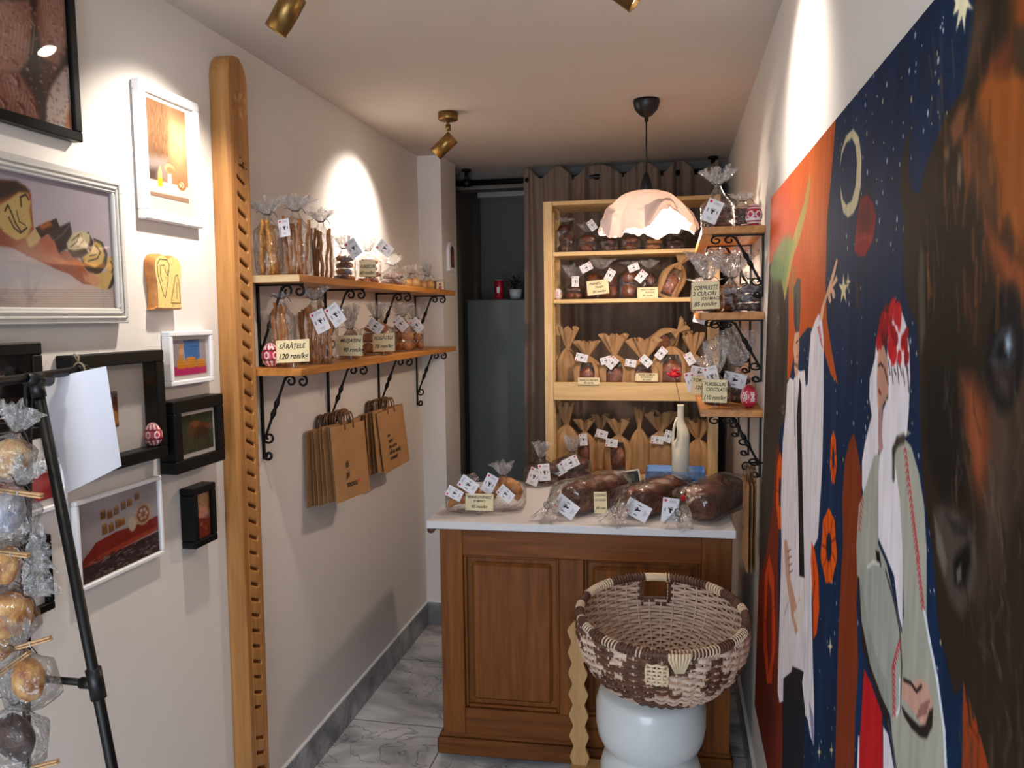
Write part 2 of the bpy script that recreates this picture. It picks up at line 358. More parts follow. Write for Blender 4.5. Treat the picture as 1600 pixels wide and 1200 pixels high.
# ---------------------------------------------------------------- painted surfaces: pigment stored per vertex of a fine grid
class Canvas:
    def __init__(s, w, h, res, base):
        s.nu = max(8, int(w / res) + 1); s.nv = max(8, int(h / res) + 1); s.w = w; s.h = h; s.res = res
        s.U, s.V = np.meshgrid(np.linspace(0, w, s.nu), np.linspace(0, h, s.nv))
        s.C = np.ones((s.nv, s.nu, 3)) * np.array(base, float)
    def _sub(s, x0, x1, y0, y1):
        du = s.w / (s.nu - 1); dv = s.h / (s.nv - 1)
        a = max(0, int(x0 / du)); b = min(s.nu, int(x1 / du) + 2); c = max(0, int(y0 / dv)); d = min(s.nv, int(y1 / dv) + 2)
        return (slice(c, d), slice(a, b)) if a < b and c < d else None
    def _blend(s, sl, mask, col, al):
        m = (mask * al)[..., None]; s.C[sl] = s.C[sl] * (1 - m) + np.array(col, float) * m
    def poly(s, P, col, al=1.0, soft=None):
        P = np.array(P, float); e = soft if soft else s.res * 0.7
        sl = s._sub(P[:, 0].min() - e, P[:, 0].max() + e, P[:, 1].min() - e, P[:, 1].max() + e)
        if sl is None: return
        X = s.U[sl]; Y = s.V[sl]; ins = np.zeros(X.shape, bool); D = np.full(X.shape, 1e9)
        for i in range(len(P)):
            ax, ay = P[i - 1]; bx, by = P[i]
            cr = ((ay > Y) != (by > Y)); 
            with np.errstate(divide='ignore', invalid='ignore'): ins ^= cr & (X < (bx - ax) * (Y - ay) / (by - ay + 1e-12) + ax)
            dx, dy = bx - ax, by - ay; t = np.clip(((X - ax) * dx + (Y - ay) * dy) / (dx * dx + dy * dy + 1e-12), 0, 1)
            D = np.minimum(D, np.hypot(X - ax - t * dx, Y - ay - t * dy))
        sd = np.where(ins, D, -D); s._blend(sl, np.clip(sd / e * 0.5 + 0.5, 0, 1), col, al)
    def ell(s, cx, cy, rx, ry, col, al=1.0, soft=0.15, rot=0.0):
        R = max(rx, ry) * 1.3; sl = s._sub(cx - R, cx + R, cy - R, cy + R)
        if sl is None: return
        X = s.U[sl] - cx; Y = s.V[sl] - cy; c, n = math.cos(rot), math.sin(rot)
        d = np.hypot((X * c + Y * n) / rx, (-X * n + Y * c) / ry); s._blend(sl, np.clip((1 - d) / soft + 0.5, 0, 1), col, al)
    def line(s, P, wd, col, al=1.0, soft=None):
        P = np.array(P, float); e = soft if soft else s.res * 0.7; W = wd / 2
        for i in range(1, len(P)):
            a, b = P[i - 1], P[i]
            sl = s._sub(min(a[0], b[0]) - W - e, max(a[0], b[0]) + W + e, min(a[1], b[1]) - W - e, max(a[1], b[1]) + W + e)
            if sl is None: continue
            X = s.U[sl]; Y = s.V[sl]; dx, dy = b - a; t = np.clip(((X - a[0]) * dx + (Y - a[1]) * dy) / (dx * dx + dy * dy + 1e-12), 0, 1)
            D = np.hypot(X - a[0] - t * dx, Y - a[1] - t * dy); s._blend(sl, np.clip((W - D) / e + 0.5, 0, 1), col, al)
    def noise(s, amp, su, sv, seed=0):
        """brush-like mottling: value noise of cell size su x sv"""
        r = np.random.RandomState(seed); gu = int(s.w / su) + 3; gv = int(s.h / sv) + 3; G = r.rand(gv, gu)
        x = s.U / su; y = s.V / sv; i = x.astype(int); j = y.astype(int); fx = x - i; fy = y - j; fx = fx * fx * (3 - 2 * fx); fy = fy * fy * (3 - 2 * fy)
        n = (G[j, i] * (1 - fx) + G[j, i + 1] * fx) * (1 - fy) + (G[j + 1, i] * (1 - fx) + G[j + 1, i + 1] * fx) * fy
        s.C *= (1 + amp * (n[..., None] * 2 - 1))
    def mesh(s, mb, fn, mat):
        """fn(u, v) -> 3D point"""
        b = len(mb.v)
        P = fn(s.U.ravel(), s.V.ravel()); V = [tuple(p) for p in np.stack(P, 1)]
        nu = s.nu; F = [(j * nu + i, j * nu + i + 1, (j + 1) * nu + i + 1, (j + 1) * nu + i) for j in range(s.nv - 1) for i in range(nu - 1)]
        mb.add(V, F, mat, False); return b
def set_colors(o, cols, start=0):
    """cols: (n,3) sRGB 0-255 for vertices start.."""
    me = o.data; n = len(me.vertices); a = me.color_attributes.new('Col', 'FLOAT_COLOR', 'POINT')
    A = np.ones((n, 4)); c = np.clip(np.asarray(cols).reshape(-1, 3) / 255.0, 0, 1)
    A[start:start + len(c), :3] = np.where(c <= 0.04045, c / 12.92, ((c + 0.055) / 1.055) ** 2.4)
    a.data.foreach_set('color', A.ravel().astype(np.float32))
def P4(a): return np.array(a, float)

# ---------------------------------------------------------------- the room
LX, RX, CZ = -1.343, 0.285, 2.555
m = MB(); m.box((LX - 0.1, -1.7, -0.08), (RX + 0.1, 5.5, 0.0), 'marble_floor'); struct(m, 'floor')
m = MB(); m.box((LX - 0.1, -1.7, CZ), (RX + 0.1, 4.60, CZ + 0.1), 'ceiling_paint'); struct(m, 'ceiling')
m = MB(); m.box((LX - 0.1, -1.7, 0.0), (LX, 4.10, CZ), 'wall_paint'); struct(m, 'wall_left')
m = MB(); m.box((RX, -1.7, 0.0), (RX + 0.1, 5.5, CZ + 0.1), 'wall_paint'); struct(m, 'wall_right')
m = MB(); m.box((LX - 0.1, 4.062, 0.0), (-1.215, 4.35, CZ), 'wall_paint'); struct(m, 'wall_pier')
m = MB(); m.box((LX - 0.1, 4.352, 0.0), (-1.30, 5.27, 2.66), 'shaded_room_paint'); struct(m, 'wall_back_room_left')
m = MB(); m.box((LX - 0.1, 5.27, 0.0), (RX, 5.4, 2.66), 'shaded_room_paint'); struct(m, 'wall_back')
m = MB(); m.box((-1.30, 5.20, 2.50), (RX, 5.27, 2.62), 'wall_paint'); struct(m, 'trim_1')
m = MB(); m.box((-1.30, 4.601, 2.455), (RX, 4.72, 2.66), 'shaded_room_paint'); struct(m, 'wall_beam')
m = MB(); m.box((-1.30, 4.72, 2.62), (RX, 5.4, 2.70), 'shaded_room_paint'); struct(m, 'ceiling_back_room')
# shop front behind the viewer: wall with a wide glazed opening
m = MB(); m.box((LX, -1.7, 2.3), (RX, -1.6, CZ), 'wall_paint'); m.box((LX, -1.7, 0), (-1.30, -1.6, 2.3), 'wall_paint'); m.box((0.2, -1.7, 0), (RX, -1.6, 2.3), 'wall_paint')
struct(m, 'wall_front')
m = MB(); m.box((-1.30, -1.66, 0.05), (0.2, -1.65, 2.26), 'pane_glass')
for x in (-1.30, -0.57, 0.16): m.box((x, -1.68, 0), (x + 0.04, -1.62, 2.3), 'black_metal')
m.box((-1.30, -1.68, 2.26), (0.2, -1.62, 2.3), 'black_metal'); m.box((-1.30, -1.68, 0), (0.2, -1.62, 0.05), 'black_metal')
struct(m, 'window_1')
def skirting(name, lo, hi):
    m = MB(); m.box(lo, hi, 'marble_skirting'); l2 = (lo[0], lo[1], hi[2]); m.box(l2, (hi[0] , hi[1], hi[2] + 0.006), 'white_frame'); return struct(m, name)
skirting('baseboard_left', (LX, -1.6, 0), (LX + 0.012, 4.062, 0.128))
skirting('baseboard_pier', (LX + 0.012, 4.050, 0), (-1.215, 4.062, 0.128))
skirting('baseboard_right', (RX - 0.012, -1.6, 0), (RX, 4.6, 0.128))

# ---------------------------------------------------------------- curtain, rail
z_r = onY(712, 287, 4.50).z
def grid_mesh(mb, nu, nv, fn, mat, smooth=True):
    V = [tuple(fn(i / (nu - 1), j / (nv - 1))) for j in range(nv) for i in range(nu)]
    F = [(j * nu + i, j * nu + i + 1, (j + 1) * nu + i + 1, (j + 1) * nu + i) for j in range(nv - 1) for i in range(nu - 1)]
    return mb.add(V, F, mat, smooth)
rail = thing('curtain_rail', (0, 4.50, z_r), 'black curtain rail across the back opening under the ceiling', 'curtain rail')
m = MB(); m.tube([(-1.298, 0, 0), (0.275, 0, 0.0)], 0.017, 'black_metal', 12); m.build('rail_tube', rail)
for x in (-1.19, 0.20):
    m = MB(); m.tube([(x, 0, 0), (x, 0, CZ - z_r - 0.012)], 0.011, 'black_metal', 10); m.lathe([(0.028, CZ - z_r - 0.012), (0.028, CZ - z_r)], 'black_metal', 16, T(x, 0, 0)); m.lathe([(0.024, -0.022), (0.024, 0.022)], 'black_metal', 16, T(x, 0, 0, ry=PI / 2))
    m.build('ceiling_bracket', rail)
cur = thing('curtain', (0, 4.50, z_r), 'heavy taupe linen curtain gathered on the black rail behind the pine shelves', 'curtain')
def cur_fn(u, v):
    x = -0.855 + u * 1.075; ph = x * 56 + 1.2 * math.sin(x * 9.0) + 0.5 * math.sin(x * 23)
    A = 0.026 * (0.7 + 0.5 * math.sin(x * 13 + 1)); z = -z_r + 0.03 + v * (z_r - 0.03 + 0.035 + 0.03 * math.sin(ph * 0.5 + 0.6))
    g = 1.0 - 0.35 * max(0, min(1, (v - 0.9) * 8)) * 1.0
    y = A * g * math.sin(ph) + 0.008 * math.sin(x * 140 + v * 5) * v ** 6 + 0.01 * math.sin(v * 6 + x * 7) * (1 - v)
    return (x + 0.008 * math.sin(v * 5 + x * 11), y - 0.030, z)
m = MB(); grid_mesh(m, 420, 60, cur_fn, 'curtain'); m.build('curtain_cloth', cur)
m = MB()
def cur_back(u, v):
    p = cur_fn(u, 0.93 + v * 0.07); return (p[0], 0.06 - p[1] * 0.3, p[2])
grid_mesh(m, 300, 8, cur_back, 'curtain'); m.build('heading_pleats', cur)

# ---------------------------------------------------------------- fridge in the back room with can and plant
FY = 4.745; fx0, fz1 = onY(722, 468, FY).x, onY(770, 467, FY).z; fx1 = -0.62; fx0 = max(fx0, -1.272)
fr = thing('refrigerator', ((fx0 + fx1) / 2, FY, 0), 'tall grey green refrigerator in the dark back room beside the curtain', 'refrigerator')
hw = (fx1 - fx0) / 2
m = MB(); m.box((-hw - 0.02, 0.035, 0.02), (hw, 0.36, fz1), 'fridge_paint', bev=0.006); m.build('body', fr)
m = MB(); m.box((-hw + 0.005, 0.0, 0.05), (hw, 0.033, fz1 - 0.004), 'fridge_paint', bev=0.006); m.build('door', fr)
m = MB(); m.box((-hw - 0.01, 0.026, 0.045), (-hw + 0.004, 0.036, fz1 - 0.01), 'black_plastic'); m.build('door_seal', fr)
p = onY(780, 466, FY + 0.12)
can = thing('drink_can', (p.x, FY + 0.12, fz1), 'red drink can standing on top of the refrigerator', 'can')
m = MB(); m.lathe([(0.024, 0), (0.029, 0.006), (0.029, 0.105), (0.023, 0.118)], 'can_red', 24); m.box((-0.008, -0.0305, 0.04), (0.008, -0.029, 0.075), 'card_white'); m.build('can_body', can)
m = MB(); m.lathe([(0.023, 0.118), (0.024, 0.122), (0.021, 0.120), (0.0, 0.119)], 'plastic_grey', 24); m.build('can_top', can)
p = onY(806, 466, FY + 0.12)
pl = thing('potted_plant', (p.x, FY + 0.12, fz1), 'small dark leafy plant in a white pot on top of the refrigerator', 'plant')
m = MB(); m.lathe([(0.034, 0), (0.042, 0.06), (0.038, 0.06), (0.036, 0.05), (0, 0.05)], 'ceramic_white', 24); m.build('pot', pl)
m = MB(); rr = random.Random(3)
for k in range(90):
    a = rr.random() * 2 * PI; e = rr.uniform(0.1, 1.4); R = rr.uniform(0.02, 0.075)
    c = Vector((math.cos(a) * math.cos(e) * R, math.sin(a) * math.cos(e) * R, 0.07 + math.sin(e) * R * 1.1)); d = Vector((rr.uniform(-1, 1), rr.uniform(-1, 1), rr.uniform(-.3, 1))).normalized() * 0.016; q = d.cross(Vector((rr.random(), rr.random(), 0.3))).normalized() * 0.006
    m.add([c, c + d * .5 + q, c + d, c + d * .5 - q], [(0, 1, 2, 3)], 'leaf')
    if k % 6 == 0: m.tube([(0, 0, 0.05), c], 0.001, 'leaf', 4)
m.build('foliage', pl)
# ---------------------------------------------------------------- ceiling spots
def spot_lamp(head, aim, power, label):
    hx, hy, hz = head; root = thing('ceiling_spotlight', (hx + 0.02, hy, CZ), label, 'spotlight')
    L0 = Vector(root.location); d = (Vector(aim) - Vector(head)).normalized()
    # tilt of the can: leans away from its wall, light end towards it
    m = MB(); m.lathe([(0.0, 0.0), (0.042, 0.0), (0.042, -0.028), (0.040, -0.031), (0.0, -0.031)], 'brass', 32, caps=False); m.build('ceiling_rose', root, True)
    top = Vector(head) - L0
    m = MB(); m.tube([(0, 0, -0.03), (0, 0, -0.062)], 0.007, 'brass', 12); m.lathe([(0.011, -0.072), (0.011, -0.05)], 'brass', 16); m.build('stem', root)
    q = d.to_track_quat('Z', 'Y').to_matrix().to_4x4(); M = Matrix.Translation(top) @ q
    m = MB(); m.lathe([(0.0, -0.052), (0.028, -0.052), (0.030, -0.050), (0.030, 0.050), (0.027, 0.050), (0.027, 0.03), (0.0, 0.03)], 'brass', 36, M, caps=False); m.build('lamp_can', root, True)
    m = MB(); m.lathe([(0.0, 0.040), (0.0265, 0.040)], 'lamp_glow', 32, M, caps=False); m.build('lamp_lens', root)
    s = spot_light('spot_beam', Vector(head) + d * 0.055, aim, power, WARM, 96, 1.0, 0.022)
    s.parent = root; s.matrix_parent_inverse = Matrix.Translation(-L0)
    return root
LBL = ['brass ceiling spotlight nearest the photo wall, tilted over the carved plank', 'brass ceiling spotlight above the left shelves near the pier',
       'lit ceiling spotlight on the right at the top edge of the view', 'ceiling spotlight aimed at the painting near the entrance', 'ceiling spotlight aimed at the framed photos near the entrance']
for (h, a, p), lb in zip(SPOTS, LBL): spot_lamp(h, a, p, lb)

# ---------------------------------------------------------------- pendant lamp with crumpled fabric shade
PX, PY = -0.115, 3.26
pend = thing('pendant_lamp', (PX, PY, CZ), 'black pendant lamp with crumpled white cloth shade hanging over the counter', 'pendant lamp')
m = MB(); m.lathe([(0.0, 0), (0.052, 0), (0.053, -0.012), (0.045, -0.038), (0.022, -0.062), (0.008, -0.068), (0.008, -0.085), (0.0, -0.085)], 'black_plastic', 32, caps=False); m.build('ceiling_cap', pend, True)
m = MB(); m.tube([(0, 0, -0.08), (0, 0, -0.30)], 0.0035, 'black_plastic', 8); m.build('cord', pend)
zt = onY(1010, 297, PY).z - CZ; zb = onY(1010, 370, PY).z - CZ
m = MB(); m.lathe([(0.004, -0.285), (0.012, -0.295), (0.024, -0.335), (0.024, zt - 0.06), (0.0, zt - 0.06)], 'black_plastic', 24, caps=False); m.build('lamp_holder', pend, True)
def shade_fn(u, v, off=0.0):
    a = u * 2 * PI; n = noise.noise(Vector((math.cos(a) * 2.2, math.sin(a) * 2.2, v * 2.0 + 5)))
    n2 = noise.noise(Vector((math.cos(a) * 6, math.sin(a) * 6, v * 5 + 9)))
    k = v ** 0.75; r = 0.012 + 0.160 * math.sin(min(k, 1.0) * PI / 2) ** 0.9
    r *= 1 + 0.10 * n * v + 0.06 * math.sin(a * 9 + 2 * n) * v * v + 0.10 * abs(n2) * v + 0.045 * abs(math.sin(a * 4.5 + 3 * n)) * v
    drop = (1 - math.cos(k * PI / 2)) * (zt - zb) * 1.0
    z = zt - 0.004 - drop * (0.86 + 0.06 * math.sin(a * 5 + 1.2) * v + 0.03 * math.sin(a * 11) * v * v - 0.46 * v * math.exp(-((a - 5.25) / 0.33) ** 2) + 0.14 * v * math.exp(-((a - 4.2) / 0.5) ** 2)) + 0.018 * n2 * v
    return (r * math.cos(a) * (1 - off), r * math.sin(a) * (1 - off), z - off * 0.02)
m = MB()
nu, nv = 160, 34
V = [shade_fn(i / nu, j / (nv - 1)) for j in range(nv) for i in range(nu)]
F = [(j * nu + i, j * nu + (i + 1) % nu, (j + 1) * nu + (i + 1) % nu, (j + 1) * nu + i) for j in range(nv - 1) for i in range(nu)]
m.add(V, F, 'lamp_fabric', True)
sh = m.build('shade', pend)
md = sh.modifiers.new('thickness', 'SOLIDIFY'); md.thickness = 0.0025
m = MB()
def shade2(u, v):
    p = shade_fn(u, 0.55 + v * 0.45); a = u * 2 * PI; k = 1.035 + 0.05 * math.sin(a * 5 + 1) * v
    return (p[0] * k, p[1] * k, p[2] + 0.006 + 0.028 * math.sin(a * 4) * v)
V = [shade2(i / nu, j / 11) for j in range(12) for i in range(nu)]
F = [(j * nu + i, j * nu + (i + 1) % nu, (j + 1) * nu + (i + 1) % nu, (j + 1) * nu + i) for j in range(11) for i in range(nu) if (i // 20) % 2 == 0]
m.add(V, F, 'lamp_fabric', True); f2 = m.build('shade_outer_fold', pend)
m = MB(); m.lathe([(0.0, zt - 0.155), (0.018, zt - 0.15), (0.03, zt - 0.125), (0.026, zt - 0.095), (0.014, zt - 0.06)], 'bulb_glow', 24, caps=False); m.build('bulb', pend, True)
pl_ = bpy.data.lights.new('pendant_bulb', 'POINT'); pl_.energy = 13; pl_.color = (1.0, 0.82, 0.66); pl_.shadow_soft_size = 0.03
po = bpy.data.objects.new('pendant_bulb', pl_); COL.objects.link(po); po.location = (0, 0, zt - 0.175); po.parent = pend
# ---------------------------------------------------------------- counter: old panelled cabinet with white worktop
CTZ, CX0, CX1, CYF, CYB = 0.945, -0.890, 0.225, 2.765, 3.47
cab = thing('counter_cabinet', (-0.335, 2.81, 0), 'old brown wooden counter cabinet with two framed panels under the white worktop', 'cabinet', None, 0.035)

x0, x1 = -0.868 + 0.335, 0.205 + 0.335; zt_ = 0.9045
m = MB(); m.box((x0 + 0.02, 0.045, 0.10), (x1 - 0.02, 0.60, zt_), 'cabinet_wood'); m.build('carcass', cab)
m = MB()
def rail_(a, b, mat, y0=0.0, y1=0.045, bev=0.003): m.box((a[0], y0, a[1]), (b[0], y1, b[1]), mat, bev=bev)
LP = (x0 + 0.088, x0 + 0.453); RP = (x0 + 0.545, x1 - 0.105); PB, PT = 0.205, 0.805
rail_((x0, 0.10), (LP[0], zt_), 'cabinet_wood'); rail_((LP[1], PB), (RP[0], PT), 'cabinet_wood'); rail_((RP[1], 0.10), (x1, zt_), 'cabinet_wood')
rail_((LP[0], PT), (RP[1], zt_), 'cabinet_wood_across'); rail_((LP[0], 0.10), (RP[1], PB), 'cabinet_wood_across')
m.build('front_frame', cab)
for (a, b) in (LP, RP):
    m = MB(); t = 0.018
    m.box((a, 0.030, PB), (b, 0.046, PT), 'cabinet_wood')
    m.box((a + t + 0.012, 0.012, PB + t + 0.012), (b - t - 0.012, 0.034, PT - t - 0.012), 'cabinet_wood', bev=0.012)
    m.build('panel', cab)
    m = MB()
    for (p, q) in (((a, PB), (a + 0.012, PT)), ((b - 0.012, PB), (b, PT))): m.box((p[0], 0.012, p[1]), (q[0], 0.034, q[1]), 'cabinet_wood', bev=0.004)
    for (p, q) in (((a + 0.012, PB), (b - 0.012, PB + 0.012)), ((a + 0.012, PT - 0.012), (b - 0.012, PT))): m.box((p[0], 0.012, p[1]), (q[0], 0.034, q[1]), 'cabinet_wood_across', bev=0.004)
    m.build('panel_moulding', cab)
m = MB(); m.box((x0 - 0.022, -0.018, 0.022), (x1 + 0.012, 0.60, 0.088), 'cabinet_wood_across', bev=0.008); m.box((x0 - 0.012, -0.008, 0.088), (x1 + 0.006, 0.60, 0.105), 'cabinet_wood_across', bev=0.006)
m.build('plinth', cab)
for x in (x0 + 0.03, x1 - 0.09):
    m = MB(); m.box((x, 0.02, 0.0), (x + 0.06, 0.09, 0.022), 'cabinet_wood', bev=0.006); m.build('foot', cab)
m = MB(); m.box((x0 - 0.008, -0.006, zt_), (x1 + 0.004, 0.60, zt_ + 0.0055), 'wicker_brown'); m.build('dark_edge_strip', cab)
m = MB(); m.tube([(x0 - 0.03, -0.012, zt_ - 0.002), (x0 - 0.03, 0.55, zt_ - 0.002)], 0.014, 'wicker_brown', 12); m.box((x0 - 0.032, -0.01, zt_), (x0, 0.55, zt_ + 0.0055), 'wicker_brown'); m.build('side_roll_moulding', cab)
wt = MB(); wt.box((CX0 - 0.015, CYF, CTZ - 0.029), (CX1 - 0.01, CYB, CTZ), 'worktop', T(-0.335, 2.765, 0, rz=0.035) @ T(0.335, -2.765, 0), bev=0.003); wt = wt.build('countertop')
tag(wt, 'white slab worktop lying on the brown panelled counter cabinet', 'countertop')

# ---------------------------------------------------------------- wavy wooden slat stand leaning on the cabinet
def px_y(x, y, Y): return onY(x, y, Y)
st = thing('wavy_wood_stand', (onY(907, 1150, 2.70).x, 2.70, 0), 'thin pale wooden slat with wavy cut edges on a block, leaning on the cabinet', 'wooden stand')
zT = onY(895, 966, 2.75).z; m = MB(); n = 60; V = []
for i in range(n + 1):
    t = i / n; z = 0.075 + t * (zT - 0.075); wv = 0.013 * abs(((t * 7.0) % 1.0) * 2 - 1) * 2 - 0.013
    xl = -0.030 + wv * 0.6 - 0.012 * t; xr = 0.026 - wv * 0.6 - 0.012 * t
    if t > 0.95: xl += (t - 0.95) * 0.2
    for y in (-0.009, 0.009): V += [(xl, y + 0.03 * t, z), (xr, y + 0.03 * t, z)]
F = []
for i in range(n):
    a = i * 4; F += [(a, a + 1, a + 5, a + 4), (a + 3, a + 2, a + 6, a + 7), (a + 2, a, a + 4, a + 6), (a + 1, a + 3, a + 7, a + 5)]
F += [(0, 2, 3, 1), (n * 4, n * 4 + 1, n * 4 + 3, n * 4 + 2)]
m.add(V, F, 'raw_slat'); m.build('wavy_slat', st)
m = MB(); m.box((-0.035, -0.06, 0.03), (0.075, 0.045, 0.085), 'raw_slat', bev=0.004); m.box((-0.02, -0.03, 0), (0.06, 0.03, 0.03), 'raw_slat'); m.build('base_block', st)

# ---------------------------------------------------------------- ceramic hourglass stool
SX, SY = -0.066, 2.33
stool_top = 0.572
stl = thing('ceramic_stool', (SX, SY, 0), 'glossy white round stool with a pinched waist carrying the wicker basket', 'stool')
m = MB(); m.lathe([(0.0, 0.0), (0.14, 0.0), (0.152, 0.02), (0.152, 0.33), (0.142, 0.36), (0.126, 0.375), (0.126, 0.388), (0.145, 0.402), (0.158, 0.43), (0.165, 0.47), (0.165, 0.525), (0.158, 0.553), (0.150, stool_top), (0.0, stool_top)], 'ceramic_white', 64, caps=False); o = m.build('stool_body', stl, True)

# ---------------------------------------------------------------- wicker basket, tipped a little towards the viewer
bk = thing('wicker_basket', (SX + 0.030, SY - 0.01, stool_top + 0.012), 'large round wicker basket with brown mottled outside and pale inside on the white stool', 'basket')
bk.rotation_euler = (0.11, 0.0, 0.10)
BR, BH = 0.247, 0.235
def bowl(phi, t, dr=0.0):
    """t 0 bottom centre .. 1 rim"""
    a = t * 1.62; r = BR * 1.02 * math.sin(min(a, PI * 0.55)) ** 0.8 if a > 0 else 0
    z = BH * (1 - math.cos(min(t, 1) * PI * 0.5)) ** 1.0
    r = BR * (math.sin(t * PI * 0.56) / math.sin(PI * 0.5)) ** 0.75 * (1.0 if t < 0.9 else 1.0 - 0.1 * (t - 0.9)); r += dr * math.sin(t * PI / 2); z += 0.006 - dr * math.cos(t * PI / 2)
    return (r * math.cos(phi), r * math.sin(phi), z)
NR = 40
hcut = lambda phi, t: t > 0.80 and abs(((phi - PI / 2 + PI) % (2 * PI)) - PI) < 0.16   # hand hole at the back
m = MB()
for k in range(NR):
    ph = 2 * PI * (k + 0.5) / NR; pts = [bowl(ph, 0.06 + 0.93 * i / 22) for i in range(23) if not hcut(ph, 0.06 + 0.93 * i / 22)]
    m.tube(pts, 0.0034, 'wicker_light', 5, flat=0.6)
m.build('ribs', bk)
def weave(rows, name, mats):
    mb = MB()
    for r in rows:
        t = 0.10 + 0.885 * r / 29; seg = NR * 4; V = []; skip = []
        for i in range(seg):
            ph = 2 * PI * i / seg; side = math.cos(PI * (i / 4.0 - 0.5 + r)) if r % 2 == 0 else -math.cos(PI * (i / 4.0 - 0.5 + r + 1))
            off = 0.0062 * side * (1 if (NR % 2 == 0) else 1)
            tw = 0.0125
            for dt in (-tw, tw):
                p = bowl(ph, min(t + dt + 0.004 * noise.noise(Vector((i * 0.06, r * 0.7, 0))), 1.0), off)
                V.append(p)
        V2 = []
        for i in range(seg):
            ph = 2 * PI * i / seg; c, s_ = math.cos(ph), math.sin(ph); k = 0.0024
            for j in (0, 1):
                x, y, z = V[2 * i + j]; V2.append((x + c * k, y + s_ * k, z - k * 0.5))     # outer skin
            for j in (0, 1):
                x, y, z = V[2 * i + j]; V2.append((x - c * k * 0.4, y - s_ * k * 0.4, z + k * 0.3))
        for i in range(seg):
            ph = 2 * PI * (i + 0.5) / seg
            if hcut(ph, t): continue
            a = i * 4; b = ((i + 1) % seg) * 4
            nz = noise.noise(Vector((math.cos(ph) * 3.0 + r * 0.02, math.sin(ph) * 3.0, r * 0.16))) + 0.55 * noise.noise(Vector((int(i / 4) * 0.9, r * 1.7, 3)))
            patch = math.sin(ph * 3 + 0.6) * 0.25
            om = 'wicker_brown' if nz + patch > 0.02 else 'wicker_light'
            quad = [V2[a], V2[a + 1], V2[b + 1], V2[b]]; mb.add(quad, [(0, 3, 2, 1)], om, False)
            quad = [V2[a + 2], V2[a + 3], V2[b + 3], V2[b + 2]]; mb.add(quad, [(0, 1, 2, 3)], 'wicker_light', False)
            mb.add([V2[a + 1], V2[a + 3], V2[b + 3], V2[b + 1]], [(0, 1, 2, 3)], om, False); mb.add([V2[a], V2[a + 2], V2[b + 2], V2[b]], [(0, 3, 2, 1)], om, False)
    return mb.build(name, bk)
weave(range(30), 'woven_wall', None)
m = MB(); m.lathe([(0.0, 0.004), (0.05, 0.005), (0.075, 0.010), (0.05, 0.012), (0.0, 0.011)], 'wicker_light', 40, caps=False); m.build('woven_base', bk)
m = MB(); rimp = [bowl(2 * PI * i / 120, 1.0) for i in range(120)]
m.tube(rimp, 0.0105, 'wicker_brown', 10, closed=True); m.build('rim', bk)
m = MB()
for k in range(150):
    ph = 2 * PI * k / 150; c = Vector(bowl(ph, 1.0)); tdir = Vector((-math.sin(ph), math.cos(ph), 0)); nd = Vector((math.cos(ph), math.sin(ph), 0))
    if abs(((ph - PI / 2 + PI) % (2 * PI)) - PI) < 0.14: continue
    n_ = noise.noise(Vector((math.cos(ph) * 4, math.sin(ph) * 4, 7)))
    mt = 'wicker_cream' if n_ > 0.16 else ('wicker_light' if n_ > 0.0 else 'wicker_brown')
    ring = [c + nd * (math.cos(a) * 0.0120) + Vector((0, 0, math.sin(a) * 0.0125)) + tdir * (0.002 * math.sin(a)) for a in [2 * PI * q / 10 for q in range(10)]]
    m.tube(ring, 0.0036, mt, 5, closed=True, flat=0.6)
m.build('rim_wrapping', bk)
m = MB(); hp = [Vector(bowl(PI / 2 + d, 1.0)) for d in (-0.15, -0.07, 0, 0.07, 0.15)]; m.tube(hp, 0.013, 'wicker_cream', 10)
for sgn in (-1, 1):
    for q in range(9):
        t0 = 0.79 + 0.02 * q; p0 = Vector(bowl(PI / 2 + sgn * 0.17, t0)); m.tube([p0 + Vector((sgn * -0.012, 0, 0)), p0 + Vector((0, -0.008, 0)), p0 + Vector((-sgn * 0.016, 0.0, 0.002))], 0.005, 'wicker_brown', 6)
for q in range(4):
    m.tube([Vector(bowl(PI / 2 + d, 0.795 - 0.018 * q, 0.004)) for d in (-0.19, -0.1, 0, 0.1, 0.19)], 0.0055, 'wicker_brown', 6)
m.build('hand_grip', bk)
m = MB()
for q in range(7):   # pale binding knot at the front of the rim
    ph = -PI / 2 + 0.10 + 0.035 * (q - 3); a = Vector(bowl(ph, 0.995, 0.016)); b = Vector(bowl(-PI / 2 + 0.10 + 0.012 * (q - 3), 0.90, 0.014)); m.tube([a + Vector((0, 0, 0.016)), a, b], 0.0042, 'wicker_cream', 5)
m.build('rim_binding', bk)
m = MB()
for q in range(6):
    t0 = 0.80 + 0.028 * q; m.tube([bowl(-PI / 2 - 0.13 + d * 0.055, t0, 0.012 + 0.003 * math.cos(PI * (d + q))) for d in range(-2, 3)], 0.0042, 'wicker_cream', 5)
for q in range(5):
    m.tube([bowl(-PI / 2 - 0.13 + (q - 2) * 0.055, 0.79 + 0.035 * d, 0.012 - 0.003 * math.cos(PI * (d + q))) for d in range(0, 5)], 0.0038, 'wicker_cream', 5)
m.build('woven_patch', bk)

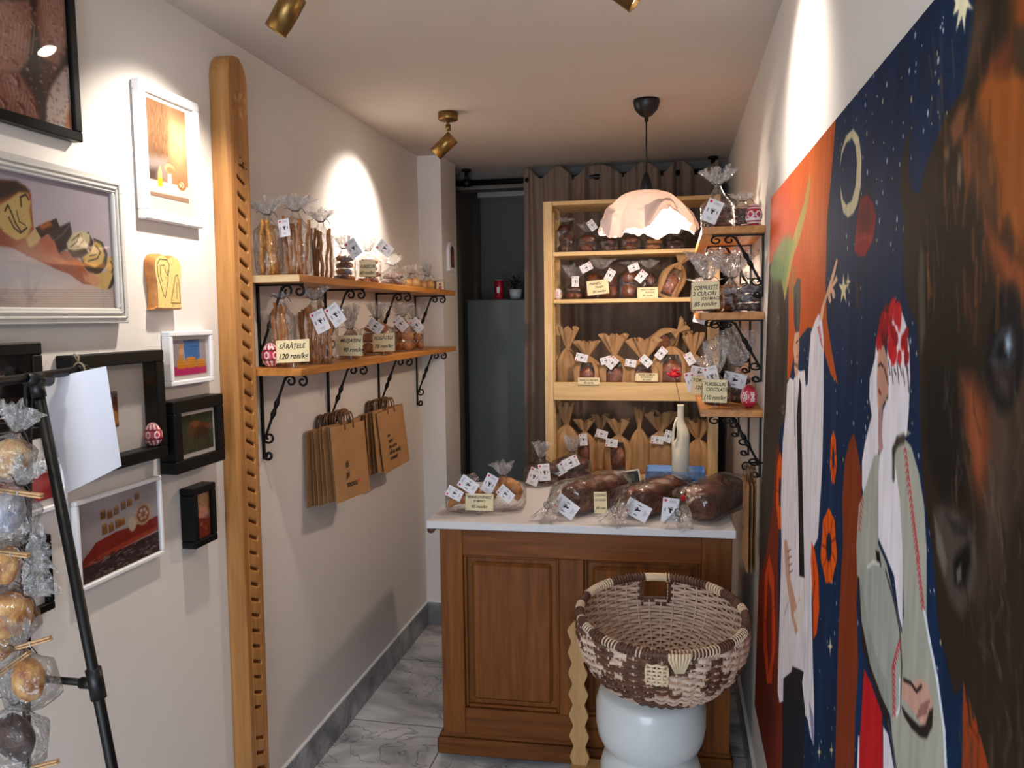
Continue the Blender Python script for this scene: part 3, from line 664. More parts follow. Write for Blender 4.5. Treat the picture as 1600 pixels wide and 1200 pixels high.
# ---------------------------------------------------------------- pine shelf unit behind the counter
UY, UD = 3.92, 0.30
ux0, ux1 = onY(849, 350, UY).x, onY(1122, 690, UY).x; uzt = onY(855, 315, UY).z
un = thing('pine_shelf_unit', ((ux0 + ux1) / 2, UY, 0), 'tall pale pine shelving unit full of bagged breads in front of the curtain', 'shelving unit')
hw = (ux1 - ux0) / 2
for sx in (-1, 1):
    for yy in (0, UD - 0.032):
        m = MB(); xa = sx * hw; m.box((min(xa, xa - sx * 0.044), yy, 0), (max(xa, xa - sx * 0.044), yy + 0.032, uzt), 'pine_upright', bev=0.002)
        m.build('post', un)
    for z in (0.25, 1.18, uzt - 0.06):
        m = MB(); m.box((min(sx * (hw - 0.006), sx * (hw - 0.030)), 0.032, z), (max(sx * (hw - 0.006), sx * (hw - 0.030)), UD - 0.032, z + 0.045), 'pine'); m.build('side_rung', un)
    m = MB(); xx = sx * (hw - 0.0445); n = 0   # perforated inner strip with peg holes
    m.box((min(xx, xx - sx * 0.004), 0.03, 0.05), (max(xx, xx - sx * 0.004), 0.075, uzt - 0.05), 'pine_upright')
    for i in range(66):
        for yy in (0.040, 0.064):
            z = 0.12 + i * 0.032; xh = xx - sx * 0.0043; V = [(xh, yy + 0.0042 * math.cos(a), z + 0.0042 * math.sin(a)) for a in [PI / 3 * q for q in range(6)]]; m.add(V, [tuple(range(6))], 'ink')
    m.build('perforated_strip', un)
def unit_z(py, x=866): return onY(x, py, UY).z
SH1, SH2, SH4 = unit_z(394), unit_z(468), 0.895
SH3 = unit_z(610)
for zt1 in (uzt + 0.0, SH1, SH2, SH4, 0.45):
    m = MB(); m.box((-hw + 0.045, 0.004, zt1 - 0.020), (hw - 0.045, UD - 0.002, zt1), 'pine', bev=0.002); m.build('shelf_board', un)
m = MB(); m.box((-hw + 0.045, 0.004, SH3 - 0.040), (hw - 0.045, UD - 0.002, SH3 - 0.020), 'pine'); m.build('shelf_board', un)
m = MB(); m.box((-hw + 0.045, -0.004, unit_z(625)), (hw - 0.045, 0.014, unit_z(597)), 'pine', bev=0.002); m.build('front_lip', un)
SH3 = SH3 - 0.020

# ---------------------------------------------------------------- wall shelves and wrought iron brackets
def wall_shelf(y0, y1, xa, xb, z, lab, th=0.024, near='shelf_wood'):
    r = thing('wall_shelf', ((xa + xb) / 2, y0, z), lab, 'shelf'); m = MB()
    m.box((-abs(xb - xa) / 2, 0.0, -th), (abs(xb - xa) / 2, y1 - y0, 0), 'shelf_wood', bev=0.002); m.build('board', r)
    m = MB(); m.box((-abs(xb - xa) / 2 + .0005, -0.002, -th + .001), (abs(xb - xa) / 2 - .0005, 0.0, -.001), near); m.build('end_grain', r); return r
LZ1, LZ2 = 1.840, 1.546
wall_shelf(2.275, 4.050, LX, LX + 0.2, LZ1, 'upper long varnished wooden shelf on the left wall', near='shelf_end')
wall_shelf(2.265, 4.045, LX, LX + 0.2, LZ2, 'lower long varnished wooden shelf on the left wall')
RZ = (1.983, 1.705, 1.385)
for z, lb in zip(RZ, ('topmost short wooden shelf on the right wall', 'middle short wooden shelf on the right wall', 'lowest short wooden shelf on the right wall above the counter')):
    wall_shelf(2.66, 3.86, RX - 0.2, RX, z, lb)
def scroll(cx, cz, r, a0, turns, sgn=1, n=18):
    out = []
    for i in range(n + 1):
        t = i / n; a = a0 + sgn * turns * 2 * PI * t; rr = r * (1 - 0.72 * t); out.append((cx + rr * math.cos(a), cz + rr * math.sin(a)))
    return out
def bracket(y, z, side, label, group, proto=[None]):
    """iron bracket under a shelf; side +1 projects to +x (left wall), -1 to -x"""
    xw = LX if side > 0 else RX
    if proto[0] is None:
        r = thing('shelf_bracket', (0, 0, 0), label, 'shelf bracket', group); w_ = 0.0045
        P = lambda q: [(x, 0, zz) for (x, zz) in q]
        m = MB(); m.box((0.0015, -0.006, -0.285), (0.0075, 0.006, 0.0), 'black_iron'); m.tube(P(scroll(0.020, -0.272, 0.016, PI * 1.0, 1.15, 1)), w_ * .8, 'black_iron', 6, flat=1.4); m.build('wall_bar', r)
        m = MB(); m.box((0.0, -0.006, -0.0065), (0.165, 0.006, -0.0005), 'black_iron'); m.build('shelf_bar', r)
        A, B = Vector((0.006, 0, -0.225)), Vector((0.092, 0, -0.012)); m = MB(); n = 40; pts = []; rad = []
        for i in range(n + 1):
            t = i / n; pts.append(A.lerp(B, t)); k = max(math.exp(-((t - 0.44) / 0.06) ** 2), math.exp(-((t - 0.60) / 0.06) ** 2)); rad.append(w_ + 0.0052 * k)
        m.tube(pts, rad, 'black_iron', 8); m.build('twisted_brace', r)
        for q in (scroll(0.110, -0.024, 0.020, PI * 0.95, 1.15, -1), scroll(0.152, -0.024, 0.019, PI * 0.45, 1.1, -1), scroll(0.024, -0.212, 0.020, PI * 1.15, 1.1, 1)):
            m = MB(); m.tube(P(q), [w_ * (1 - 0.25 * i / 18) for i in range(19)], 'black_iron', 6); m.build('scroll', r)
        proto[0] = r
        r['label'] = label
    else:
        r = copy_tree(proto[0]); r['label'] = label; r['group'] = group
    r.location = (xw, y, z); r.rotation_euler = (0, 0, 0 if side > 0 else PI); r.scale.z = 1.0 if side > 0 else 0.72; return r
BY = [2.365, 2.875, 3.415, 3.965]; od = ('nearest the carved plank', 'second from the carved plank', 'third from the carved plank', 'farthest, beside the pier')
for y, o_ in zip(BY, od): bracket(y, LZ1 - 0.0245, 1, 'black scrolled iron bracket under the upper left shelf, ' + o_, 'brackets under the upper left shelf')
for y, o_ in zip(BY, od): bracket(y, LZ2 - 0.0245, 1, 'black scrolled iron bracket under the lower left shelf, ' + o_, 'brackets under the lower left shelf')
for z, nm in zip(RZ, ('topmost', 'middle', 'lowest')):
    for y, o_ in ((2.70, 'nearest'), (3.12, 'second'), (3.60, 'farthest')): bracket(y, z - 0.0245, -1, '%s black iron bracket under the %s right wall shelf' % (o_, nm), 'brackets under the %s right shelf' % nm)
# ---------------------------------------------------------------- carved plank standing against the left wall
pk = thing('carved_plank', (LX, 2.135, 0), 'tall honey-coloured wooden plank with rounded top and carved diagonal notches on the left wall', 'carved plank')
pyN, pyF, pT, pz = -0.004, 0.116, 0.055, 2.485
def pl_edge(z):
    """near and far edges; the plank tapers in at the rounded top"""
    lean = -0.020 + 0.034 * (z / 2.5); k = max(0, (z - (pz - 0.075)) / 0.075); c = 1 - math.sqrt(max(0, 1 - k * k))
    return pyN + lean + 0.052 * c, pyF + lean - 0.060 * c
def groove(y, z):
    """depth of carving at a point of the face; y 0..1 across"""
    d = 0.0
    if 0.16 < z < 2.17 and not (0.40 < z < 0.47):
        pitch = 0.050; s_ = ((z + (y - 0.5) * 0.055) / pitch) % 1.0
        if 0.34 < y < 0.80: e = min(1, (y - 0.34) / 0.06, (0.80 - y) / 0.06); d += 0.012 * e * math.exp(-((s_ - 0.5) / 0.11) ** 2)
    for y0 in (0.30, 0.84):
        if 0.14 < z < 2.17: d += 0.002 * math.exp(-((y - y0) / 0.02) ** 2)
    for zc in (2.345, 0.23):
        dy, dz = (y - 0.58) * 0.12, z - zc; r = math.hypot(dy, dz)
        if r < 0.042: a = math.atan2(dz, dy); d += 0.006 * abs(math.sin(a * 3)) * min(1, (0.042 - r) / 0.006) * min(1, r / 0.01)
    return d
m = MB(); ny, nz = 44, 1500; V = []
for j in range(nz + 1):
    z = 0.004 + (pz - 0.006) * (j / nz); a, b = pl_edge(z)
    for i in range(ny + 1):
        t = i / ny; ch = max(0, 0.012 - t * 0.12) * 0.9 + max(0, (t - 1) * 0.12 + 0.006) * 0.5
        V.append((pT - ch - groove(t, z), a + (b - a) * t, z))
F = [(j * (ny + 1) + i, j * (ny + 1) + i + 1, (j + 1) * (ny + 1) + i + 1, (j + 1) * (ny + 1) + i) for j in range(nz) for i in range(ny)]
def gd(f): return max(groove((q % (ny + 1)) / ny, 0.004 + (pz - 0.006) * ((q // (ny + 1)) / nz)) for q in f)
m.add(V, [f for f in F if gd(f) < 0.0065], 'plank_wood', False); m.add(V, [f for f in F if gd(f) >= 0.0065], 'cabinet_wood', False)  # deep notches in darker wood: stain, with carving shade put into the colour
# sides and top
b0 = []
for j in range(0, nz + 1, 10):
    z = 0.004 + (pz - 0.006) * (j / nz); a, b = pl_edge(z); b0.append((V[j * (ny + 1)], (0.0015, a, z), V[j * (ny + 1) + ny], (0.0015, b, z)))
VV = [p for q in b0 for p in q]; FF = []
for j in range(len(b0) - 1): a = j * 4; FF += [(a + 1, a, a + 4, a + 5), (a + 2, a + 3, a + 7, a + 6), (a + 3, a + 1, a + 5, a + 7)]
FF.append(tuple((len(b0) - 1) * 4 + q for q in (0, 2, 3, 1)))
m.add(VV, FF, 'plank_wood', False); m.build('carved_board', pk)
for (y, z) in ((0.070, 2.19), (0.085, 2.175), (0.065, 2.165), (0.10, 2.16)):
    m = MB(); m.lathe([(0, 0.0012), (0.0035, 0.001), (0.0036, 0)], 'ink', 8, T(pT, y, z, ry=PI / 2), caps=False); m.build('burnt_dot', pk)
# ---------------------------------------------------------------- painted board on the right wall
MX = RX - 0.022
pTL, pTR = onX(1205, 310, MX), onX(1457, 0, MX); pBL = onX(1179, 1102, MX)
mz0, mz1 = pBL.z, (pTL.z + pTR.z) / 2; MYN = 0.50
MW, MH = pBL.y - MYN, mz1 - mz0
def yfar(z): t = (z - mz0) / MH; return pBL.y + (pTL.y - pBL.y) * t
def mp_(P):
    out = []
    for (x, y) in P:
        q = onX(x, y, MX); out.append(((q.y - MYN) / (yfar(q.z) - MYN) * MW, q.z - mz0))
    return out
cv = Canvas(MW, MH, 0.0024, (24, 48, 80))
sd = [0]
def PO(P, c, al=1.0, soft=None): cv.poly(mp_(P), c, al, soft)
def LI(P, wd, c, al=1.0, soft=None): cv.line(mp_(P), wd, c, al, soft)
# sky, lighter near the far end, dark near the top
cv.noise(0.10, 0.10, 0.25, 1); cv.noise(0.10, 0.02, 0.12, 2)
# orange field
O = (188, 90, 36)
PO([(1195, 300), (1306, 185), (1301, 250), (1292, 345), (1290, 440), (1292, 500), (1300, 550), (1309, 600), (1298, 585), (1288, 550), (1284, 520), (1275, 514), (1262, 512), (1248, 530), (1240, 560), (1234, 590), (1195, 640)], O)
PO([(1195, 300), (1235, 262), (1238, 330), (1245, 400), (1240, 470), (1195, 470)], (184, 72, 40), 0.6, 0.04)
PO([(1262, 230), (1300, 200), (1292, 330), (1288, 420), (1270, 430), (1258, 330)], (222, 124, 62), 0.55, 0.05)
# grey bull at the far edge with green horns
B1 = (74, 66, 58)
PO([(1195, 425), (1205, 410), (1215, 400), (1226, 420), (1232, 450), (1232, 520), (1230, 580), (1231, 620), (1229, 650), (1219, 670), (1215, 700), (1212, 745), (1205, 800), (1196, 870), (1180, 930), (1160, 930), (1160, 425)], B1)
PO([(1205, 420), (1216, 440), (1215, 520), (1208, 620), (1200, 560)], (104, 94, 84), 0.6, 0.02)
PO([(1218, 440), (1230, 470), (1229, 560), (1222, 620), (1219, 560)], (46, 40, 36), 0.6, 0.02)
for (x, y, r) in ((1216, 500, 4), (1223, 640, 5)):
    q = mp_([(x, y)])[0]; cv.ell(q[0], q[1], 0.020, 0.012, (150, 140, 122), 0.8, 0.5); cv.ell(q[0], q[1], 0.010, 0.007, (20, 18, 18), 0.9, 0.3)
PO([(1265, 272), (1266, 285), (1262, 320), (1252, 365), (1240, 400), (1232, 440), (1226, 470), (1222, 440), (1230, 400), (1244, 355), (1257, 315)], (166, 148, 84), 0.95)
PO([(1222, 372), (1234, 368), (1240, 380), (1233, 410), (1226, 450), (1220, 440), (1208, 440), (1203, 425), (1208, 400)], (112, 138, 90), 0.85, 0.012)
PO([(1239, 415), (1243, 420), (1240, 460), (1236, 490), (1233, 450)], (150, 110, 50), 0.9)
# ruddy ground under the bull
PO([(1160, 930), (1180, 930), (1196, 870), (1206, 800), (1213, 700), (1217, 690), (1220, 760), (1216, 860), (1216, 1000), (1222, 1090), (1224, 1220), (1160, 1220)], (124, 54, 34))
PO([(1160, 1020), (1200, 1010), (1215, 1060), (1215, 1120), (1200, 1180), (1160, 1180)], (84, 40, 34), 0.5, 0.04)
def flower(cx, cy, rx, ry, c=(226, 100, 26), hole=True):
    P = [(cx + rx * (1 + 0.10 * math.sin(a * 5)) * math.cos(a), cy + ry * (1 + 0.06 * math.sin(a * 7)) * math.sin(a)) for a in [2 * PI * i / 28 for i in range(28)]]; PO(P, c)
    for k in range(9):
        a = 2 * PI * k / 9 + 0.3; LI([(cx + rx * .35 * math.cos(a), cy + ry * .35 * math.sin(a)), (cx + rx * .9 * math.cos(a + .12), cy + ry * .9 * math.sin(a + .12))], 0.006, (140, 56, 20), 0.7)
    if hole: PO([(cx + rx * .36 * math.cos(a), cy + ry * .40 * math.sin(a)) for a in [2 * PI * i / 14 for i in range(14)]], (34, 44, 66))
flower(1302, 716, 5, 41); flower(1219, 769, 6, 60)
flower(1202, 972, 9, 100, (200, 78, 40), False); PO([(1200, 900), (1206, 930), (1206, 1020), (1201, 1050), (1197, 980)], (92, 40, 26), 0.7, 0.01)
# red brown pillar in the middle ground
PO([(1334, 675), (1341, 710), (1347, 745), (1343, 850), (1338, 940), (1341, 1040), (1336, 1120), (1334, 1220), (1304, 1220), (1307, 1120), (1309, 1020), (1313, 920), (1317, 850), (1316, 780), (1320, 720), (1327, 690)], (134, 62, 32))
# man in white shirt with raised hand
SK = (206, 164, 138); WH = (226, 220, 224)
PO([(1236, 600), (1250, 600), (1255, 700), (1258, 900), (1256, 1080), (1245, 1220), (1222, 1220), (1224, 1050), (1226, 900)], (42, 38, 42))
PO([(1230, 600), (1234, 590), (1240, 594), (1246, 577), (1251, 580), (1257, 578), (1259, 603), (1262, 600), (1264, 560), (1267, 520), (1274, 500), (1279, 490), (1284, 498), (1287, 530), (1287, 620), (1285, 720), (1283, 760), (1278, 840), (1270, 858), (1268, 940), (1270, 1030), (1272, 1100), (1272, 1165), (1266, 1150), (1262, 1125), (1253, 1105), (1251, 1080), (1256, 1050), (1250, 1046), (1240, 1042), (1238, 1040), (1234, 1070), (1226, 1095), (1218, 1098), (1215, 1080), (1219, 930), (1221, 850), (1220, 780), (1223, 690), (1228, 640)], WH)
PO([(1249, 590), (1252, 600), (1253, 700), (1257, 903), (1249, 900), (1247, 760), (1245, 650)], (42, 38, 42))
LI([(1241, 596), (1241, 640), (1242, 680)], 0.006, (50, 44, 46)); LI([(1244, 596), (1244, 760)], 0.004, (170, 160, 166), 0.7)
PO([(1224, 1060), (1236, 1050), (1252, 1055), (1258, 1110), (1254, 1220), (1222, 1220)], (40, 38, 46))
PO([(1225, 845), (1229, 843), (1233, 862), (1235, 905), (1246, 950), (1249, 930), (1252, 950), (1247, 985), (1243, 992), (1237, 965), (1228, 900)], SK); PO([(1240, 960), (1251, 935), (1256, 905), (1258, 920), (1255, 965), (1248, 990)], (222, 214, 206))
for k in range(4): LI([(1230 + k, 862 + 11 * k), (1236 + k, 858 + 11 * k)], 0.004, (120, 84, 78), 0.7)
LI([(1256, 905), (1258, 1000), (1256, 1046)], 0.004, (150, 142, 152), 0.8); LI([(1226, 960), (1232, 940)], 0.004, (150, 146, 156), 0.8); LI([(1266, 870), (1262, 1000), (1262, 1080)], 0.005, (190, 182, 196), 0.7)
PO([(1264, 1095), (1271, 1120), (1272, 1168), (1268, 1150)], (128, 124, 168), 0.8)
PO([(1240, 450), (1246, 434), (1251, 436), (1251, 480), (1249, 520), (1243, 522), (1240, 500)], (88, 84, 82)); PO([(1241, 470), (1244, 455), (1245, 515), (1242, 515)], (56, 52, 52), 0.7)
PO([(1242, 520), (1249, 518), (1249, 545), (1247, 570), (1247, 583), (1243, 592), (1241, 575), (1241, 560), (1239, 545)], SK)
LI([(1247, 532), (1244, 536)], 0.005, (60, 40, 34)); LI([(1247, 556), (1245, 558)], 0.004, (150, 70, 60)); LI([(1241, 568), (1246, 572)], 0.008, (92, 64, 50), 0.6)
PO([(1280, 500), (1284, 478), (1290, 462), (1300, 428), (1307, 404), (1309, 406), (1304, 430), (1300, 444), (1307, 430), (1309, 438), (1301, 450), (1304, 454), (1304, 466), (1301, 466), (1300, 458), (1297, 458), (1299, 472), (1296, 474), (1293, 462), (1288, 480), (1285, 500)], (222, 178, 146))
for k in range(10): LI([(1277 + k * .7, 512 + 5 * k * .6), (1281 + k * .5, 510 + 6 * k * .6)], 0.003, (190, 60, 70), 0.7)
flower(1295, 855, 12, 58)
PO([(1268, 845), (1273, 860), (1279, 900), (1280, 950), (1276, 990), (1271, 999), (1270, 940), (1267, 880)], (224, 92, 26)); LI([(1271, 880), (1273, 910), (1271, 935)], 0.010, (120, 50, 30), 0.7)
# moon, poppy, stars
PO([(1312, 262), (1315, 235), (1322, 212), (1333, 201), (1342, 214), (1346, 245), (1345, 290), (1340, 318), (1333, 334), (1325, 340), (1318, 333), (1314, 312), (1313, 290), (1317, 312), (1323, 320), (1331, 313), (1337, 290), (1339, 255), (1337, 228), (1331, 216), (1322, 224), (1316, 240)], (206, 194, 158))
PO([(1345, 308), (1355, 304), (1364, 316), (1369, 340), (1364, 375), (1352, 400), (1341, 402), (1335, 390), (1338, 350)], (144, 42, 44)); PO([(1345, 318), (1358, 315), (1364, 335), (1358, 365), (1346, 368), (1342, 345)], (84, 32, 34), 0.8, 0.02); LI([(1338, 375), (1350, 370), (1362, 372)], 0.008, (172, 70, 66), 0.6, 0.008)
LI([(1342, 405), (1338, 440), (1342, 480), (1346, 520), (1340, 600)], 0.007, (64, 62, 60), 0.6, 0.01); PO([(1337, 440), (1341, 440), (1341, 480), (1337, 482)], (110, 60, 50), 0.5)
def star(x, y, rx, ry, c=(232, 216, 168), n=4, k=.25):
    P = []
    for i in range(n * 2): a = PI * i / n + PI / 2; q = 1 if i % 2 == 0 else k; P.append((x + rx * q * math.cos(a), y - ry * q * math.sin(a)))
    PO(P, c)
star(1318, 452, 8, 26, n=5, k=.35); star(1325, 440, 4, 16); star(1297, 1010, 4, 16); star(1280, 1175, 3, 14); star(1299, 1172, 3, 14)
PO([(1500, -14), (1504, -10), (1514, -12), (1513, 2), (1520, 14), (1511, 12), (1508, 30), (1507, 50), (1503, 26), (1494, 48), (1498, 16), (1489, 24), (1493, 6), (1490, -6)], (226, 218, 186))
rr = random.Random(5)
for k in range(430):
    x = rr.uniform(1235, 1480); y = rr.uniform(20, 1200)
    q = mp_([(x, y)])[0]; i = int(q[1] / MH * (cv.nv - 1)); j = int(q[0] / MW * (cv.nu - 1))
    if not (0 <= i < cv.nv and 0 <= j < cv.nu): continue
    c = cv.C[i, j]
    if c[2] > c[0] * 1.6 and c[2] > 50:
        s_ = rr.choice((.0012, .0016, .0022, .003)); col = rr.choice(((206, 214, 224), (206, 214, 224), (226, 204, 120))); cv.ell(q[0], q[1], s_ * 1.1, s_ * 1.2, col, 0.8, 0.6)
# woman in white headscarf, red flowered crown, grey green sleeves
PO([(1372, 540), (1378, 530), (1384, 560), (1384, 600), (1378, 640), (1372, 650), (1370, 620), (1370, 570)], SK)
PO([(1374, 520), (1371, 560), (1370, 600), (1371, 630), (1373, 655), (1374, 680), (1373, 700), (1368, 760), (1352, 790), (1347, 760), (1347, 720), (1352, 690), (1362, 650), (1358, 620), (1359, 590), (1367, 560), (1369, 535)], WH)
PO([(1386, 555), (1389, 480), (1398, 474), (1408, 484), (1416, 508), (1421, 545), (1422, 590), (1420, 640), (1417, 680), (1412, 684), (1409, 700), (1411, 800), (1411, 900), (1410, 985), (1404, 960), (1397, 900), (1385, 870), (1372, 840), (1372, 740), (1376, 690), (1380, 640), (1388, 620)], WH)
PO([(1374, 545), (1381, 538), (1386, 560), (1388, 590), (1388, 615), (1382, 628), (1376, 640), (1372, 625), (1371, 590)], (196, 150, 130)); PO([(1372, 640), (1379, 632), (1378, 680), (1380, 700), (1374, 712), (1372, 690)], (186, 146, 140))
LI([(1372, 572), (1376, 568), (1380, 573)], 0.004, (70, 44, 40)); LI([(1382, 576), (1386, 592)], 0.004, (70, 44, 40)); LI([(1373, 610), (1376, 615)], 0.006, (150, 60, 60)); LI([(1384, 585), (1388, 600)], 0.004, (110, 74, 66))
rr = random.Random(11)
PO([(1370, 535), (1374, 495), (1384, 474), (1398, 474), (1392, 500), (1386, 540), (1378, 540)], (110, 26, 30), 0.9)
for k in range(48):
    x = rr.uniform(1371, 1420); y = rr.uniform(474, 562)
    if y < 474 + abs(x - 1395) * 1.6: continue
    if 1371 < x < 1387 and y > 540: continue
    q = mp_([(x, y)])[0]; cv.ell(q[0], q[1], rr.uniform(.010, .019), rr.uniform(.007, .011), rr.choice(((186, 30, 40), (204, 40, 48), (150, 24, 32))), 0.95, 0.3, rr.uniform(0, 3))
for k in range(7): x = 1388 + k * 4.5; LI([(x, 565 + (k % 3) * 6), (x + 3, 585 + (k % 2) * 14)], 0.004, (70, 60, 62), 0.8)
LI([(1418, 575), (1420, 610)], 0.005, (90, 70, 66), 0.8)
GS = (172, 172, 160)
PO([(1395, 700), (1402, 688), (1412, 684), (1424, 698), (1436, 740), (1444, 790), (1448, 860), (1448, 960), (1452, 1000), (1460, 1030), (1468, 1080), (1476, 1150), (1478, 1220), (1400, 1220), (1392, 1130), (1385, 1060), (1370, 1040), (1350, 960), (1339, 900), (1338, 850), (1342, 790), (1354, 755), (1366, 712), (1374, 708), (1372, 760), (1372, 850), (1385, 880), (1400, 950), (1409, 990), (1412, 960), (1410, 860), (1406, 780)], GS)
LI([(1396, 745), (1396, 705), (1402, 690), (1412, 685)], 0.012, (66, 58, 48), 0.9, 0.006)
PO([(1340, 900), (1345, 905), (1358, 985), (1374, 1040), (1388, 1100), (1388, 1142), (1378, 1110), (1362, 1060), (1347, 1010), (1343, 960)], (52, 40, 34))
PO([(1350, 1045), (1360, 1065), (1378, 1115), (1380, 1220), (1340, 1220)], (190, 34, 40)); PO([(1380, 1135), (1388, 1148), (1400, 1220), (1380, 1220)], WH); PO([(1341, 1150), (1343, 1150), (1342, 1220), (1338, 1220)], WH)
PO([(1342, 890), (1356, 876), (1372, 878), (1388, 900), (1400, 950), (1408, 1000), (1408, 1060), (1402, 1110), (1392, 1120), (1378, 1090), (1360, 1040), (1346, 970)], (166, 170, 162), 0.9)
LI([(1384, 893), (1396, 935), (1406, 985), (1409, 1040), (1406, 1110)], 0.006, (72, 66, 58), 0.9); LI([(1388, 1130), (1396, 1170), (1402, 1215)], 0.007, (92, 88, 80), 0.9)
PO([(1368, 860), (1374, 862), (1377, 885), (1371, 884)], (30, 26, 26)); LI([(1356, 886), (1364, 878), (1374, 882)], 0.006, (214, 214, 206), 0.9)
LI([(1444, 955), (1452, 1000), (1464, 1060), (1475, 1140), (1478, 1200)], 0.008, (226, 232, 240), 0.9); LI([(1406, 1062), (1405, 1108), (1400, 1118)], 0.006, (224, 226, 226), 0.9)
def stitches(a, b, n, c=(190, 50, 60), d=4):
    for k in range(n):
        t = k / (n - 1); x = a[0] + (b[0] - a[0]) * t; y = a[1] + (b[1] - a[1]) * t; LI([(x - d * .5, y + 3), (x, y - 3)], 0.0035, c, 0.85); LI([(x, y - 3), (x + d * .6, y + 3)], 0.0035, c, 0.85)
stitches((1414, 704), (1424, 790), 9); stitches((1425, 800), (1434, 870), 9); stitches((1434, 878), (1442, 948), 8); stitches((1405, 1004), (1396, 1040), 7); stitches((1396, 1046), (1397, 1115), 9); stitches((1347, 780), (1343, 826), 6, (196, 70, 60), 3)
PO([(1410, 1064), (1425, 1066), (1440, 1060), (1450, 1070), (1457, 1096), (1456, 1108), (1448, 1130), (1441, 1134), (1430, 1118), (1418, 1100), (1409, 1090)], (204, 162, 146))
PO([(1408, 1102), (1420, 1118), (1436, 1134), (1446, 1132), (1452, 1110), (1458, 1106), (1457, 1135), (1448, 1154), (1438, 1152), (1424, 1138), (1412, 1118)], (50, 40, 34))
LI([(1412, 1062), (1424, 1068), (1432, 1080), (1440, 1072)], 0.005, (60, 42, 36)); [LI([(1432 + 3 * k, 1120 - 8 * k), (1448 + k * 2, 1112 - 8 * k)], 0.004, (140, 96, 92), 0.8) for k in range(3)]
# the great brown bison head filling the near end
DB = (54, 43, 33)
PO([(1526, -30), (1520, 60), (1505, 140), (1484, 170), (1462, 220), (1445, 262), (1438, 300), (1432, 306), (1424, 296), (1420, 270), (1419, 230), (1424, 190), (1416, 215), (1407, 262), (1406, 300), (1412, 350), (1410, 380), (1413, 440), (1420, 480), (1432, 505), (1436, 560), (1437, 640), (1440, 720), (1446, 790), (1457, 860), (1462, 920), (1466, 980), (1478, 1030), (1490, 1085), (1500, 1080), (1508, 1060), (1520, 1100), (1540, 1180), (1552, 1230), (1760, 1230), (1760, -40)], DB)
def blob(P, c, al, soft=0.03): PO(P, c, min(1, al * 1.1), soft * 0.42)
blob([(1545, 110), (1580, 110), (1700, 60), (1760, 100), (1760, 420), (1640, 420), (1590, 385), (1560, 340), (1558, 280), (1548, 230), (1525, 180), (1528, 145)], (146, 84, 38), 1.0, 0.022)
blob([(1580, -30), (1760, -30), (1760, 90), (1640, 80), (1590, 90), (1582, 40)], (126, 70, 34), 0.9)
blob([(1583, 40), (1606, 40), (1620, 90), (1606, 130), (1586, 110), (1578, 80)], (70, 54, 36), 0.9, 0.012)
blob([(1540, 100), (1580, 60), (1582, 100), (1560, 118)], (118, 62, 38), 0.8)
blob([(1548, -20), (1568, -20), (1560, 60), (1540, 110), (1530, 90), (1545, 40)], (44, 36, 30), 0.8, 0.02)
blob([(1525, 0), (1545, 20), (1530, 80), (1505, 140), (1515, 60)], (88, 70, 56), 0.7)
blob([(1532, 170), (1544, 200), (1555, 260), (1562, 330), (1548, 350), (1520, 300), (1500, 240), (1508, 200)], (118, 76, 50), 0.6); blob([(1484, 200), (1500, 165), (1512, 160), (1504, 210), (1490, 230)], (136, 88, 58), 0.7, 0.015); blob([(1504, 215), (1514, 212), (1520, 260), (1512, 300), (1505, 260)], (140, 82, 52), 0.7, 0.014); blob([(1498, 240), (1503, 250), (1501, 296), (1496, 280)], (128, 120, 110), 0.7, 0.008)
blob([(1476, 240), (1484, 226), (1482, 250), (1478, 254)], (110, 104, 96), 0.6, 0.008)
blob([(1540, 350), (1580, 380), (1620, 430), (1600, 470), (1570, 450), (1545, 400)], (156, 84, 48), 0.75); blob([(1575, 340), (1588, 380), (1580, 400), (1565, 370)], (62, 46, 34), 0.7, 0.02)
blob([(1440, 360), (1480, 330), (1540, 420), (1545, 560), (1500, 640), (1450, 600), (1438, 480)], (40, 33, 28), 0.8, 0.05); blob([(1500, 420), (1535, 420), (1540, 540), (1510, 560)], (58, 42, 32), 0.7, 0.04)
blob([(1438, 380), (1444, 400), (1446, 520), (1438, 560), (1434, 440)], (104, 96, 84), 0.5, 0.012)
blob([(1500, 585), (1520, 590), (1548, 640), (1552, 700), (1540, 760), (1532, 780), (1518, 740), (1505, 660)], (126, 70, 46), 0.85, 0.03); blob([(1515, 610), (1530, 640), (1536, 720), (1528, 740), (1518, 680)], (158, 92, 60), 0.6, 0.02)
blob([(1548, 600), (1570, 610), (1580, 700), (1560, 790), (1550, 830), (1540, 790), (1550, 700)], (98, 78, 68), 0.7, 0.03); blob([(1580, 560), (1620, 560), (1620, 760), (1590, 760)], (92, 72, 60), 0.5, 0.04)
blob([(1445, 560), (1490, 600), (1500, 700), (1510, 780), (1470, 790), (1446, 700)], (34, 29, 26), 0.8, 0.03)
blob([(1580, 445), (1592, 470), (1600, 520), (1588, 560), (1565, 540), (1556, 520), (1560, 490)], (96, 84, 72), 0.7, 0.02)
